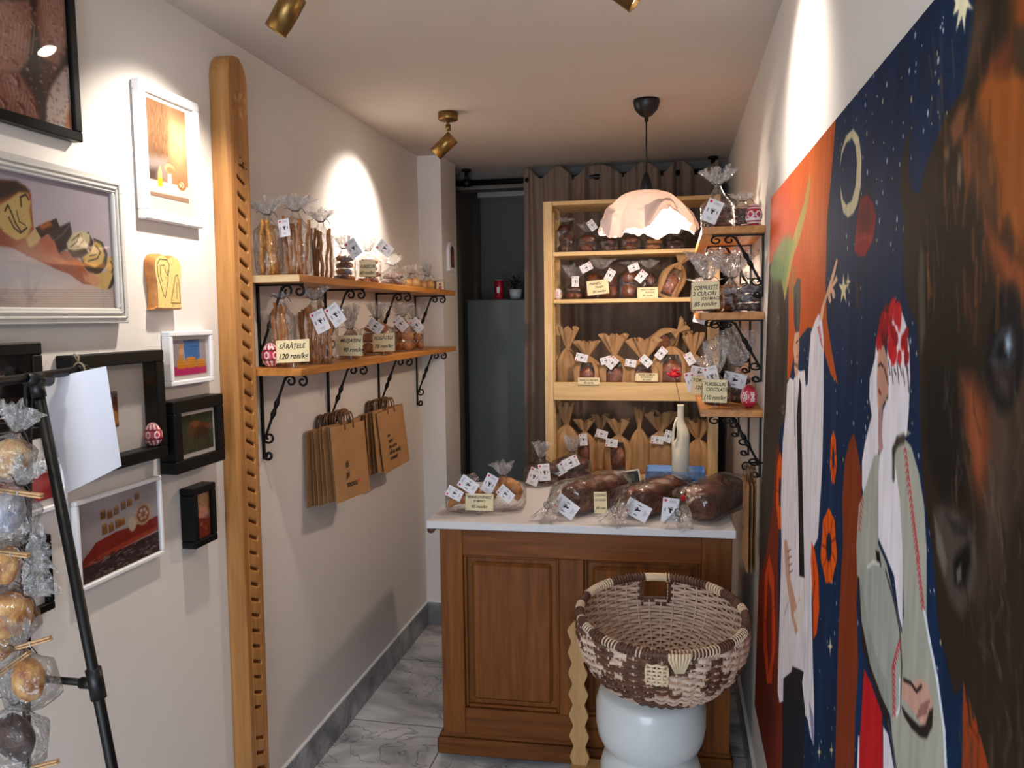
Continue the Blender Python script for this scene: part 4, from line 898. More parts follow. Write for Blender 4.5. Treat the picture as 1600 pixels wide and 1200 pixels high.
# eye
q = mp_([(1570, 545)])[0]; cv.ell(q[0], q[1], .040, .052, (30, 28, 30), 0.9, 0.25); q = mp_([(1566, 552)])[0]
PO([(1547, 562), (1556, 535), (1566, 518), (1578, 512), (1584, 530), (1584, 556), (1575, 570), (1560, 574)], (96, 104, 112), 0.9, 0.006)
PO([(1552, 556), (1560, 534), (1572, 522), (1581, 534), (1581, 552), (1572, 564), (1560, 565)], (18, 18, 24), 0.97, 0.006); PO([(1571, 528), (1577, 525), (1580, 540), (1576, 552), (1571, 545)], (196, 214, 232), 0.9, 0.005)
blob([(1540, 580), (1552, 500), (1570, 460), (1560, 500), (1548, 560), (1545, 600)], (30, 26, 26), 0.6, 0.015); blob([(1552, 575), (1580, 580), (1575, 620), (1558, 610)], (110, 90, 78), 0.5, 0.02)
# muzzle and nostril
blob([(1458, 800), (1470, 790), (1500, 800), (1520, 830), (1530, 880), (1520, 930), (1503, 965), (1485, 940), (1466, 880)], (84, 74, 68), 0.85, 0.015); blob([(1460, 806), (1472, 840), (1480, 880), (1476, 900), (1464, 860)], (122, 112, 104), 0.7, 0.01)
PO([(1495, 866), (1505, 856), (1515, 850), (1516, 880), (1509, 912), (1500, 918), (1492, 910), (1490, 880)], (20, 18, 18), 0.95, 0.006); blob([(1494, 892), (1502, 880), (1502, 906), (1496, 912)], (112, 108, 104), 0.8, 0.006); blob([(1476, 800), (1492, 815), (1512, 820), (1510, 840), (1490, 835)], (52, 46, 42), 0.8, 0.01)
blob([(1540, 780), (1570, 720), (1590, 780), (1560, 900), (1535, 960), (1520, 930), (1535, 860)], (92, 74, 66), 0.45, 0.04)
# beard and lower corner
PO([(1505, 1065), (1514, 1090), (1524, 1120), (1540, 1180), (1552, 1230), (1502, 1230), (1504, 1150)], (150, 68, 32)); 
rr = random.Random(2)
for k in range(170):
    x = rr.uniform(1455, 1660); y = rr.uniform(560, 1180); l = rr.uniform(30, 120); c = rr.choice(((92, 78, 66), (34, 30, 28), (110, 90, 74), (70, 56, 48)))
    if x < 1500 and y > 800: continue
    LI([(x, y), (x + rr.uniform(-4, 8), y + l * .5), (x + rr.uniform(-6, 14), y + l)], rr.uniform(.003, .008), c, rr.uniform(.2, .45), 0.003)
for k in range(110):
    x = rr.uniform(1445, 1650); y = rr.uniform(40, 480); l = rr.uniform(30, 90); c = rr.choice(((150, 88, 44), (70, 54, 40), (176, 108, 54)))
    LI([(x, y), (x + rr.uniform(-4, 6), y + l)], rr.uniform(.003, .009), c, rr.uniform(.15, .35), 0.004)
for k in range(16): x = 1505 + k * 4; LI([(x, 1040 + (k % 4) * 12), (x + 6 + k * .7, 1095 + (k * 37) % 50)], 0.006, DB, 0.8)
cv.noise(0.05, 0.012, 0.06, 5)
cv.C = 255.0 * (np.clip(cv.C, 0, 255) / 255.0) ** 1.12
mural = thing('painted_mural', (MX, (MYN + pTL.y) / 2, mz0), 'large painting of bison, villagers in white and night sky on the right wall', 'painting')
loc = mural.location
m = MB()
def mfn(u, v):
    z = mz0 + v; t = v / MH; yf = pBL.y + (pTL.y - pBL.y) * t; y = MYN + (yf - MYN) * u / MW
    return np.array([np.full_like(u, 0.0), y - loc.y, v])
cv.mesh(m, lambda u, v: mfn(u, v), 'painted_board'); n0 = len(m.v)
o = m.build('painting_surface', mural); set_colors(o, cv.C.reshape(-1, 3))
m = MB(); a0, a1 = MYN - loc.y, pBL.y - loc.y; b1 = pTL.y - loc.y
m.add([(0.0005, a0, 0), (0.0005, a1, 0), (0.0005, b1, MH), (0.0005, a0, MH), (0.0215, a0, 0), (0.0215, a1, 0), (0.0215, b1, MH), (0.0215, a0, MH)], [(0, 1, 5, 4), (1, 2, 6, 5), (2, 3, 7, 6), (3, 0, 4, 7), (4, 5, 6, 7), (3, 2, 1, 0)], 'black_frame')
m.build('board_edge', mural)
# ---------------------------------------------------------------- framed pictures on the left wall
def pic_canvas(w, h, base, paint, res=0.0017, org=None):
    c = Canvas(w, h, res, base); N_ = lambda P: [(x * w, y * h) for x, y in P]
    class A: pass
    a = A(); a.c = c; a.w = w; a.h = h
    a.P = lambda P, col, al=1.0, soft=None: c.poly(N_(P), col, al, soft)
    a.E = lambda x, y, rx, ry, col, al=1.0, soft=0.15, rot=0.0: c.ell(x * w, y * h, rx * w, ry * h, col, al, soft, rot)
    a.L = lambda P, wd, col, al=1.0, soft=None: c.line(N_(P), wd, col, al, soft)
    if org:   # traced outlines of the print, taken to the plane it hangs in
        X_, Y_, Z_ = org
        a.Q = lambda P: [((onX(x, y, X_).y - Y_) / w, (onX(x, y, X_).z - Z_) / h) for x, y in P]
    paint(a); return c
def framed(TL, BR, depth, border, fmat, label, paint, base=(120, 110, 100), matb=None, y0=None, z1=None, glass=True, inset=0.004, group=None, name='framed_picture', bead=False, clampy=None, hollow=False):
    Xf = LX + depth; a = onX(*TL, Xf); b = onX(*BR, Xf); ya = a.y if y0 is None else y0; yb = b.y; zb = b.z; zt = a.z if z1 is None else z1
    if clampy: ya = max(ya, clampy)
    yc, w, h = (ya + yb) / 2, yb - ya, zt - zb
    r = thing(name, (LX, yc, zb), label, 'picture', group)
    m = MB(); bd = border; lip = depth
    def bar(p, q): m.box((0.0012, p[0], p[1]), (lip, q[0], q[1]), fmat, bev=0.0025)
    bar((-w / 2, 0), (w / 2, bd)); bar((-w / 2, h - bd), (w / 2, h)); bar((-w / 2, bd), (-w / 2 + bd, h - bd)); bar((w / 2 - bd, bd), (w / 2, h - bd))
    if bead:
        for o_ in (0.32, 0.62): m.box((lip - 0.001, -w / 2 + bd * o_, bd * o_), (lip + 0.004, w / 2 - bd * o_, bd * (o_ + .16)), fmat, bev=0.0015); m.box((lip - 0.001, -w / 2 + bd * o_, h - bd * (o_ + .16)), (lip + 0.004, w / 2 - bd * o_, h - bd * o_), fmat, bev=0.0015); m.box((lip - 0.001, -w / 2 + bd * o_, bd * o_), (lip + 0.004, -w / 2 + bd * (o_ + .16), h - bd * o_), fmat, bev=0.0015); m.box((lip - 0.001, w / 2 - bd * (o_ + .16), bd * o_), (lip + 0.004, w / 2 - bd * o_, h - bd * o_), fmat, bev=0.0015)
    m.build('frame', r)
    iy0, iy1, iz0, iz1 = -w / 2 + bd, w / 2 - bd, bd, h - bd; xb = 0.004 if hollow else lip - 0.010
    px0, px1, pz0, pz1 = iy0, iy1, iz0, iz1
    if matb:
        m = MB(); m.box((0.0015, iy0, iz0), (xb - 0.001, iy1, iz1), 'mat_board'); m.build('mount_board', r)
        px0, px1, pz0, pz1 = iy0 + matb[0], iy1 - matb[1], iz0 + matb[2], iz1 - matb[3]
    c = pic_canvas(px1 - px0, pz1 - pz0, base, paint, 0.0015, (LX + xb, yc + px0, zb + pz0))
    m = MB(); c.mesh(m, lambda u, v: np.array([np.full_like(u, xb), px0 + u, pz0 + v]), 'photo_print')
    n0 = len(m.v); 
    o = m.build('photo_print', r); set_colors(o, c.C.reshape(-1, 3))
    if glass:
        m = MB(); m.quad((xb + 0.004 if not hollow else lip - 0.004, iy0, iz0), (xb + 0.004 if not hollow else lip - 0.004, iy1, iz0), (xb + 0.004 if not hollow else lip - 0.004, iy1, iz1), (xb + 0.004 if not hollow else lip - 0.004, iy0, iz1), 'pane_glass'); m.build('glass_pane', r)
    return r, (ya, yb, zb, zt)
def loaf_marks(a, seed, n, cols):
    rr = random.Random(seed)
    for k in range(n): a.E(rr.random(), rr.random(), rr.uniform(.01, .05), rr.uniform(.01, .05), rr.choice(cols), rr.uniform(.3, .8), .5, rr.uniform(0, 3))
def pA(a):
    R = lambda P, c, al=1.0, so=None: a.P(a.Q(P), c, al, so)
    rr = random.Random(1)
    R([(-60, 0), (45, 0), (54, 40), (50, 90), (30, 112), (-60, 110)], (168, 122, 106), 1, .006); R([(-60, 0), (20, 0), (44, 60), (20, 105), (-60, 105)], (186, 144, 128), .6, .02)
    R([(60, -30), (102, -30), (108, 60), (92, 104), (66, 92), (56, 40)], (158, 110, 94), 1, .006); R([(70, 0), (96, 0), (100, 50), (84, 84), (68, 50)], (180, 134, 118), .6, .02)
    R([(-60, 108), (30, 114), (52, 148), (63, 184), (60, 196), (-60, 175)], (150, 98, 82), 1, .006); R([(0, 112), (24, 116), (48, 158), (50, 180), (20, 160)], (190, 152, 138), .7, .012)
    R([(72, 192), (72, 160), (80, 135), (100, 106), (113, 100), (117, 200), (117, 212)], (208, 192, 182), 1, .005); R([(103, 180), (112, 165), (116, 200), (104, 200)], (176, 104, 60), .8, .006)
    R([(48, 40), (58, 40), (66, 95), (72, 130), (70, 185), (62, 182), (54, 120), (44, 108)], (72, 68, 62), .9, .006); R([(60, 96), (90, 104), (76, 140), (70, 150)], (120, 84, 74), .8, .008)
    for k in range(9):
        x0 = -4 + k * 6; a.L(a.Q([(x0, 4 + k * 3), (x0 + 10, 40), (x0 + 6, 84)]), .003, (206, 172, 156), .6, .004); a.L(a.Q([(64 + k * 4, 0), (70 + k * 3.4, 40), (72 + k * 2.6, 80)]), .0024, (214, 184, 170), .55, .003); a.L(a.Q([(k * 7, 118 + k * 4), (8 + k * 6, 150), (4 + k * 6, 176)]), .0024, (96, 52, 44), .5, .004)
    for (x, y) in ((26, 124), (34, 168), (54, 164), (6, 160)): a.L(a.Q([(x - 5, y - 6), (x + 2, y), (x + 4, y + 10)]), .010, (104, 54, 44), .8, .004); a.L(a.Q([(x - 8, y - 6), (x - 1, y + 3), (x + 1, y + 12)]), .003, (206, 176, 160), .8, .003)
    for k in range(520):
        x, y = rr.uniform(-40, 112), rr.uniform(0, 200); q = a.Q([(x, y)])[0]; a.E(q[0], q[1], rr.uniform(.004, .014), rr.uniform(.004, .014), rr.choice(((216, 190, 176), (104, 60, 48), (140, 90, 74), (122, 70, 54))), rr.uniform(.2, .5), .6)
    R([(-60, 176), (70, 198), (117, 211), (117, 204), (70, 190), (-60, 168)], (228, 224, 222)); R([(113, 100), (117, 100), (119, 212), (115, 212)], (226, 224, 222)); R([(100, -30), (103, -30), (113, 100), (117, 204), (110, 110)], (216, 210, 206), .0)
framed((-60, -90), (131, 223), 0.028, 0.022, 'black_frame', 'large black framed photo of floured loaves, topmost on the left wall', pA, (70, 52, 46), y0=1.17, z1=2.50)
def pB(a):
    R = lambda P, c, al=1.0, so=None: a.P(a.Q(P), c, al, so); Ln = lambda P, w, c, al=.9, so=None: a.L(a.Q(P), w, c, al, so)
    R([(-60, 230), (190, 290), (190, 400), (-60, 400)], (172, 164, 174), 1, .02); R([(-60, 385), (40, 400), (120, 425), (190, 450), (190, 500), (-60, 500)], (184, 172, 166), 1, .03); R([(-60, 390), (60, 410), (110, 440), (60, 452), (-60, 450)], (186, 184, 190), .9, .02)
    for k in range(12): y = 452 + k * 3.6; Ln([(-60, y), (60, y + 1), (190, y + .6)], .0014, (142, 122, 114), .6, .0015)
    R([(-60, 280), (0, 281), (24, 283), (40, 291), (49, 304), (50, 330), (53, 358), (42, 376), (24, 387), (-60, 372)], (146, 84, 48)); R([(-60, 280), (26, 283), (46, 298), (34, 300), (16, 306), (0, 312), (-60, 318)], (44, 34, 34), .95, .006); R([(-60, 340), (6, 352), (16, 366), (24, 387), (0, 384), (-60, 380)], (140, 82, 64), .9, .004)
    R([(-4, 322), (14, 312), (30, 300), (42, 302), (48, 314), (46, 330), (50, 352), (42, 370), (26, 376), (8, 364), (-4, 350)], (186, 162, 104), 1, .003)
    for k in range(60): x, y = RS.uniform(4, 44), RS.uniform(312, 368); q = a.Q([(x, y)])[0]; a.E(q[0], q[1], .004, .005, (158, 132, 78) if k % 2 else (206, 186, 132), .6, .5)
    Ln([(33, 322), (32, 308), (40, 304), (45, 312)], .0045, (52, 42, 32)); Ln([(8, 330), (12, 320), (17, 330), (24, 348), (33, 362)], .004, (52, 42, 32)); Ln([(14, 340), (22, 356), (32, 364), (42, 356)], .004, (52, 42, 32)); Ln([(26, 330), (30, 346), (40, 352)], .003, (70, 56, 40))
    R([(20, 388), (44, 372), (57, 358), (70, 366), (84, 392), (108, 392), (122, 404), (134, 424), (148, 446), (130, 444), (108, 428), (86, 420), (62, 408), (40, 398)], (150, 94, 78)); 
    R([(40, 372), (56, 356), (68, 362), (60, 380), (46, 388)], (190, 168, 124), .95, .003); R([(55, 356), (88, 341), (94, 356), (78, 364), (64, 372)], (48, 38, 40)); R([(60, 353), (78, 345), (82, 352), (66, 360)], (176, 100, 52), .9, .004)
    R([(58, 384), (74, 366), (88, 376), (94, 398), (80, 406), (66, 400)], (164, 100, 80), 1, .003); R([(74, 364), (109, 347), (113, 366), (108, 386), (92, 396), (84, 376)], (52, 46, 52), 1, .003); Ln([(84, 376), (98, 366), (108, 352)], .003, (120, 110, 116), .6)
    R([(84, 376), (92, 398), (104, 410), (96, 412), (80, 402)], (176, 112, 88), .9, .003)
    R([(138, 362), (146, 378), (144, 394), (132, 404), (114, 402), (104, 388)], (44, 34, 34)); R([(104, 380), (114, 364), (128, 360), (140, 366), (141, 378), (134, 388), (116, 392), (106, 390)], (198, 186, 150), 1, .003); Ln([(112, 376), (124, 366), (120, 378), (110, 386)], .003, (96, 86, 62)); Ln([(126, 364), (130, 376), (122, 386)], .003, (120, 104, 70), .7)
    R([(146, 372), (160, 378), (168, 396), (167, 414), (156, 428), (140, 428), (128, 412), (126, 402), (150, 400)], (46, 34, 30)); R([(128, 402), (142, 392), (148, 376), (158, 382), (164, 398), (160, 412), (148, 418), (132, 412)], (200, 170, 98), 1, .003); Ln([(150, 384), (157, 394), (152, 404), (138, 408)], .004, (70, 52, 34)); Ln([(140, 400), (150, 398)], .003, (96, 76, 46))
    R([(168, 402), (176, 400), (183, 410), (180, 430), (172, 450), (162, 453), (146, 446), (134, 436), (146, 430), (166, 424)], (190, 162, 98)); R([(180, 412), (184, 412), (182, 432), (174, 450), (168, 452), (176, 432)], (52, 38, 32), .9); Ln([(172, 408), (178, 416), (174, 426)], .003, (70, 52, 34)); R([(124, 420), (146, 426), (160, 440), (150, 448), (134, 440)], (196, 140, 110), .9, .003); R([(110, 402), (128, 410), (138, 430), (122, 428)], (156, 88, 60), .9, .004)
    for k in range(90): x, y = RS.uniform(30, 140), RS.uniform(376, 440); q = a.Q([(x, y)])[0]; (a.E(q[0], q[1], .006, .008, (120, 66, 52) if k % 2 else (186, 124, 98), .35, .6) if 372 + (x - 20) * .28 < y < 392 + (x - 20) * .42 else None)
framed((-60, 220), (203, 505), 0.030, 0.036, 'grey_frame', 'wide pale grey beaded frame with photo of sliced swirl loaf', pB, (170, 164, 172), y0=1.17, bead=True)
def pC(a):
    R = lambda P, c, al=1.0, so=None: a.P(a.Q(P), c, al, so); Ln = lambda P, w, c, al=.9, so=None: a.L(a.Q(P), w, c, al, so)
    R([(225, 140), (264, 150), (266, 250), (225, 250)], (124, 92, 66), 1, .01); R([(262, 150), (304, 170), (306, 300), (262, 290)], (196, 146, 104), 1, .02); R([(262, 150), (304, 170), (304, 200), (262, 180)], (130, 98, 74), .8, .02); R([(270, 200), (290, 205), (292, 270), (272, 270)], (232, 186, 136), .7, .02)
    rr = random.Random(4)
    for k in range(150): x, y = rr.uniform(227, 263), rr.uniform(156, 244); Ln([(x, y), (x + rr.uniform(-2, 2), y + 9)], .0016, rr.choice(((90, 64, 44), (166, 128, 94))), .55, .001)
    R([(226, 240), (262, 248), (262, 282), (228, 276)], (176, 164, 158), .9, .012); R([(229, 262), (246, 264), (244, 282), (231, 280)], (84, 66, 60), .8, .008)
    R([(296, 208), (301, 214), (304, 300), (297, 296)], (222, 160, 84), .9, .003); Ln([(299, 220), (302, 292)], .002, (250, 230, 170)); Ln([(272, 224), (284, 240)], .002, (110, 70, 44), .7)
    R([(230, 278), (306, 296), (306, 318), (232, 302)], (244, 236, 222)); R([(232, 298), (306, 313), (306, 323), (232, 308)], (176, 142, 116)); R([(232, 308), (306, 322), (306, 345), (232, 330)], (226, 204, 184)); R([(233, 318), (306, 334), (306, 338), (233, 322)], (120, 106, 98), .8)
    q = a.Q([(265, 264)])[0]; a.E(q[0], q[1], .13, .055, (236, 200, 152), 1, .1); a.E(q[0] + .02, q[1] - .015, .10, .035, (206, 152, 100), .9, .2); R([(262, 272), (268, 272), (269, 290), (262, 290)], (244, 236, 224), .95)
    R([(247, 268), (250, 258), (253, 268), (254, 290), (247, 290)], (236, 226, 150), .9); R([(247, 278), (254, 278), (254, 291), (247, 291)], (206, 206, 50), .95)
    q = a.Q([(284, 290)])[0]; a.E(q[0], q[1], .12, .058, (190, 132, 80), 1, .1); a.E(q[0], q[1] + .006, .07, .035, (246, 226, 194), .9, .2); Ln([(280, 284), (286, 290), (282, 296)], .002, (150, 96, 60))
framed((217, 121), (319, 357), 0.026, 0.024, 'white_frame', 'tall white frame with a warm photo of bread on a table', pC, (180, 130, 90), matb=(.012, .028, .04, .012))
def pE(a):
    a.P([(0, 0), (1, 0), (1, .22), (0, .26)], (206, 50, 120)); a.P([(0, .26), (1, .22), (1, 1), (0, 1)], (178, 168, 180)); a.P([(.36, .35), (.80, .33), (.80, 1), (.30, 1)], (70, 128, 196))
    for (x, y, k) in ((.24, .24, 3), (.52, .24, 4), (.82, .24, 3)):
        for i in range(k): a.E(x, y + i * .07, .15, .055, (236, 160, 46), 1, .1); a.L([(x - .13, y + i * .07 - .03), (x + .13, y + i * .07 - .03)], .0012, (176, 96, 30), .8)
    a.P([(.14, .42), (.30, .42), (.26, .72), (.34, .92), (.20, .86)], (214, 160, 90)); a.E(.24, .66, .07, .10, (230, 190, 140), 1, .2); a.L([(.4, .96), (.7, .97)], .003, (40, 40, 60), .8); a.L([(.5, .8), (.75, .8)], .0012, (40, 60, 110), .8)
framed((265, 518), (336, 595), 0.028, 0.014, 'white_frame', 'small white frame with yellow biscuits on pink and blue', pE, (180, 170, 180), matb=(.010, .010, .012, .010))
def pF(a):
    a.E(.72, .66, .10, .06, (150, 140, 140), .6, .4); a.E(.80, .72, .05, .07, (196, 160, 140), 1, .2); a.E(.81, .77, .05, .035, (60, 44, 40), 1, .2); a.P([(.62, .2), (.70, .55), (.80, .64), (.92, .5), (.95, .0), (.6, .0)], (34, 34, 40), .9, .01)
    a.E(.70, .42, .04, .05, (176, 130, 110), 1, .3); a.L([(.70, .42), (.66, .30), (.60, .22)], .006, (140, 92, 80), .9, .004); a.L([(.6, .34), (.74, .30)], .003, (190, 150, 130), .7)
framed((-60, 545), (75, 683), 0.040, 0.026, 'black_frame', 'black deep frame with dark portrait painting at the left edge behind the stand', pF, (26, 22, 24), y0=1.12, z1=onX(74, 534, LX + .04).z, hollow=True)
def pG(a):
    a.P([(0, 0), (1, 0), (1, .9), (.7, .8), (.3, .75), (0, .7)], (92, 48, 32), 1, .006); a.P([(.4, .85), (.7, .95), (1, .6), (.9, .4), (.5, .5)], (134, 74, 50), .9, .006); a.E(.8, .25, .25, .2, (206, 140, 70), .9, .2); a.E(.3, .35, .22, .10, (46, 26, 22), .9, .2)
    for k in range(4): a.E(.14 + k * .15, .33, .06, .04, (226, 214, 200), .9, .2)
    a.L([(.3, .8), (.6, .96), (.95, .9)], .002, (30, 24, 24), .7); a.L([(.2, .72), (.5, .88), (.9, .8)], .0015, (30, 24, 24), .6)
rG, gb = framed((112, 556), (264, 712), 0.045, 0.030, 'black_frame', 'large black box frame with a small portrait photo in a wide white mount', pG, (150, 146, 156), matb=(.085, .10, .065, .065), hollow=True)
def pH(a):
    rr = random.Random(9)
    for k in range(180):
        x, y = rr.random(), rr.random(); a.L([(x, y), (x + rr.uniform(-.03, .03), y + .08)], .002, rr.choice(((90, 102, 66), (54, 60, 44), (130, 128, 96))), .7)
    a.E(.42, .62, .22, .2, (140, 86, 48), 1, .2); a.E(.66, .58, .22, .16, (120, 70, 40), 1, .2); a.E(.55, .48, .26, .15, (62, 44, 36), .8, .4); a.E(.9, .6, .08, .10, (120, 74, 50), .9, .3); a.E(.3, .55, .12, .16, (96, 62, 40), .9, .3)
    for x in (.38, .5, .74, .82): a.L([(x, .5), (x, .3)], .005, (50, 36, 30), .9)
framed((271, 628), (353, 718), 0.052, 0.034, 'black_frame', 'small black box frame with photo of a brown bison in grass', pH, (60, 66, 48), matb=(.009, .009, .012, .011), clampy=gb[1] + 0.003)
def pI(a):
    a.P([(0, 0), (1, 0), (1, .28), (0, .22)], (70, 54, 56)); rr = random.Random(6)
    a.P([(0, .20), (.04, .30), (.2, .46), (.45, .50), (.8, .48), (1, .50), (1, .32), (.5, .26), (.2, .22)], (140, 46, 38)); a.P([(0, .22), (.3, .30), (.7, .34), (1, .36), (1, .30), (.6, .26), (.2, .2)], (186, 76, 54), .8)
    for k in range(130): x, y = rr.random(), rr.uniform(0, .24); a.L([(x, y), (x + .05, y + rr.uniform(-.03, .04))], .003, rr.choice(((30, 26, 30), (150, 140, 142), (96, 74, 74))), .8)
    for k in range(10): a.L([(.05 + k * .1, .24 + .01 * k), (.1 + k * .1, .40)], .0015, (96, 30, 30), .6)
    for (x, y, l) in ((.30, .72, .11), (.38, .70, .10), (.46, .72, .10), (.55, .75, .10), (.63, .77, .08), (.73, .82, .08), (.31, .52, .12), (.39, .52, .10), (.47, .54, .10), (.53, .55, .08)):
        a.P([(x - .03, y), (x + .03, y), (x + .03, y + l), (x - .03, y + l)], (142, 96, 54)); a.E(x, y + l, .03, .02, (176, 130, 84), 1, .2); a.L([(x - .03, y), (x - .03, y + l)], .002, (84, 52, 30), .8)
    a.E(.80, .60, .11, .15, (196, 164, 128), 1, .06); a.E(.80, .60, .085, .115, (136, 86, 62), 1, .1); [a.E(.80 + .045 * math.cos(q), .60 + .06 * math.sin(q), .02, .025, (206, 180, 150), .9, .2) for q in (0, 1.05, 2.1, 3.14, 4.2, 5.25)]; a.E(.65, .52, .05, .10, (206, 190, 166), 1, .2)
framed((118, 783), (259, 865), 0.018, 0.011, 'white_frame', 'wide white frame with photo of chimney cakes and red cloth', pI, (176, 170, 174), z1=onX(258, 741, LX + .018).z)
def pJ(a): a.E(.45, .80, .5, .2, (206, 176, 110), .8, .4); a.E(.5, .55, .4, .12, (226, 150, 120), .9, .3); loaf_marks(a, 5, 90, ((206, 110, 60), (160, 50, 34), (226, 150, 100), (96, 36, 30), (214, 140, 70)))
framed((303, 762), (341, 842), 0.046, 0.020, 'black_frame', 'smallest black box frame with reddish orange food photo beside the plank', pJ, (130, 50, 34), z1=onX(338, 752, LX + .046).z, y0=onX(302, 760, LX + .046).y)
def pK(a): a.E(.75, .5, .2, .3, (110, 80, 66), .8, .5); a.E(.8, .55, .1, .12, (150, 96, 80), .8, .4)
framed((-40, 840), (88, 950), 0.026, 0.018, 'black_frame', 'black frame half hidden behind the hanging bags, low on the left wall', pK, (30, 26, 30), y0=1.14, z1=onX(82, 833, LX + .026).z, matb=(.02, .02, .025, .02))
def pL(a): a.E(.6, .7, .4, .4, (206, 96, 90), 1, .4); a.E(.8, .3, .05, .06, (140, 80, 60), 1, .2)
framed((-40, 690), (108, 790), 0.018, 0.012, 'white_frame', 'white frame with a coral pink photo behind the white paper sheet', pL, (176, 60, 58), y0=1.14, z1=onX(108, 712, LX + .018).z, matb=(.012, .012, .014, .012))

# ---------------------------------------------------------------- painted wooden bread slice on the wall
q0, q1 = onX(240, 395, LX + .03), onX(286, 484, LX + .03)
sl = thing('bread_slice_ornament', (LX, (q0.y + q1.y) / 2, q1.z), 'yellow painted wooden slice of swirl bread hung above the small biscuit picture', 'wall ornament')
w_, h_ = q1.y - q0.y, q0.z - q1.z
out = [(-.44, .0), (.44, .0), (.46, .05), (.47, .4), (.50, .62), (.52, .80), (.44, .93), (.25, .99), (.08, .98), (0.0, .945), (-.10, .99), (-.30, 1.0), (-.46, .93), (-.52, .80), (-.50, .62), (-.45, .4), (-.46, .05)]
def catm(P, n=5):
    R_ = []; N_ = len(P)
    for i in range(N_):
        p0, p1, p2, p3 = [Vector((*P[(i + k - 1) % N_], 0)) for k in range(4)]
        for j in range(n):
            t = j / n; R_.append(0.5 * ((2 * p1) + (p2 - p0) * t + (2 * p0 - 5 * p1 + 4 * p2 - p3) * t * t + (3 * p1 - p0 - 3 * p2 + p3) * t ** 3))
    return [(v.x, v.y) for v in R_]
oc = catm(out, 4)
m = MB(); n = len(oc); V = []
for (x, s_) in ((0.0012, 1.0), (0.022, 1.0), (0.030, 0.93)):
    for (u, v) in oc: V.append((x, u * w_ * s_, (v - .5) * h_ * s_ + .5 * h_))
F = [(k * n + i, k * n + (i + 1) % n, (k + 1) * n + (i + 1) % n, (k + 1) * n + i) for k in range(2) for i in range(n)]
m.add(V, F, 'bread_gold', True); m.build('crust', sl)
def pS(a):
    sp = [(-.15, .93), (-.36, .90), (-.42, .72), (-.34, .45), (-.20, .20), (-.12, .40), (-.02, .66), (.02, .84), (-.15, .88)]
    cvp = lambda P: [(u + .5, v) for (u, v) in P]
    a.L(cvp([(-.02, .90), (-.30, .90), (-.40, .80), (-.38, .60), (-.22, .26), (-.16, .22), (-.04, .5), (.04, .82), (-.04, .90)]), .0028, (60, 56, 34)); a.L(cvp([(-.10, .68), (-.14, .80), (-.30, .78), (-.30, .60), (-.24, .50)]), .0024, (60, 56, 34)); a.L(cvp([(-.10, .68), (-.04, .62), (-.02, .72)]), .0024, (60, 56, 34))
    a.L(cvp([(.40, .12), (.06, .12), (.08, .2), (.26, .62), (.34, .64), (.40, .4), (.40, .12)]), .0026, (60, 56, 34)); a.L(cvp([(.28, .2), (.30, .5)]), .002, (60, 56, 34))
    rr = random.Random(3)
    for k in range(70): x, y = rr.uniform(.05, .95), rr.uniform(.03, .95); a.L([(x, y), (x + .03, y)], .0013, (150, 120, 60), .8)
cc = pic_canvas(w_, h_, (226, 196, 118), pS, 0.0011)
# the printed face: grid clipped to the slice outline
m = MB(); inside = []
import itertools
def inpoly(x, y, P):
    r = False; j = len(P) - 1
    for i in range(len(P)):
        if (P[i][1] > y) != (P[j][1] > y) and x < (P[j][0] - P[i][0]) * (y - P[i][1]) / (P[j][1] - P[i][1]) + P[i][0]: r = not r
        j = i
    return r
face = [(u * w_ * .94, (v - .5) * h_ * .94 + .5 * h_) for (u, v) in oc]
V = [(0.0305, float(u) - w_ / 2, float(v)) for u, v in zip(cc.U.ravel(), cc.V.ravel())]; ok = [inpoly(p[1], p[2], face) for p in V]; nu = cc.nu
F = [f for f in ((j * nu + i, j * nu + i + 1, (j + 1) * nu + i + 1, (j + 1) * nu + i) for j in range(cc.nv - 1) for i in range(nu - 1)) if all(ok[k] for k in f)]
m.add(V, F, 'painted_resin', False); o = m.build('crumb_face', sl); set_colors(o, cc.C.reshape(-1, 3))
m = MB(); m.add([(0.0290, u * 1.0, v) for (u, v) in face] , [tuple(range(n))], 'bread_gold'); m.build('crumb_backing', sl)

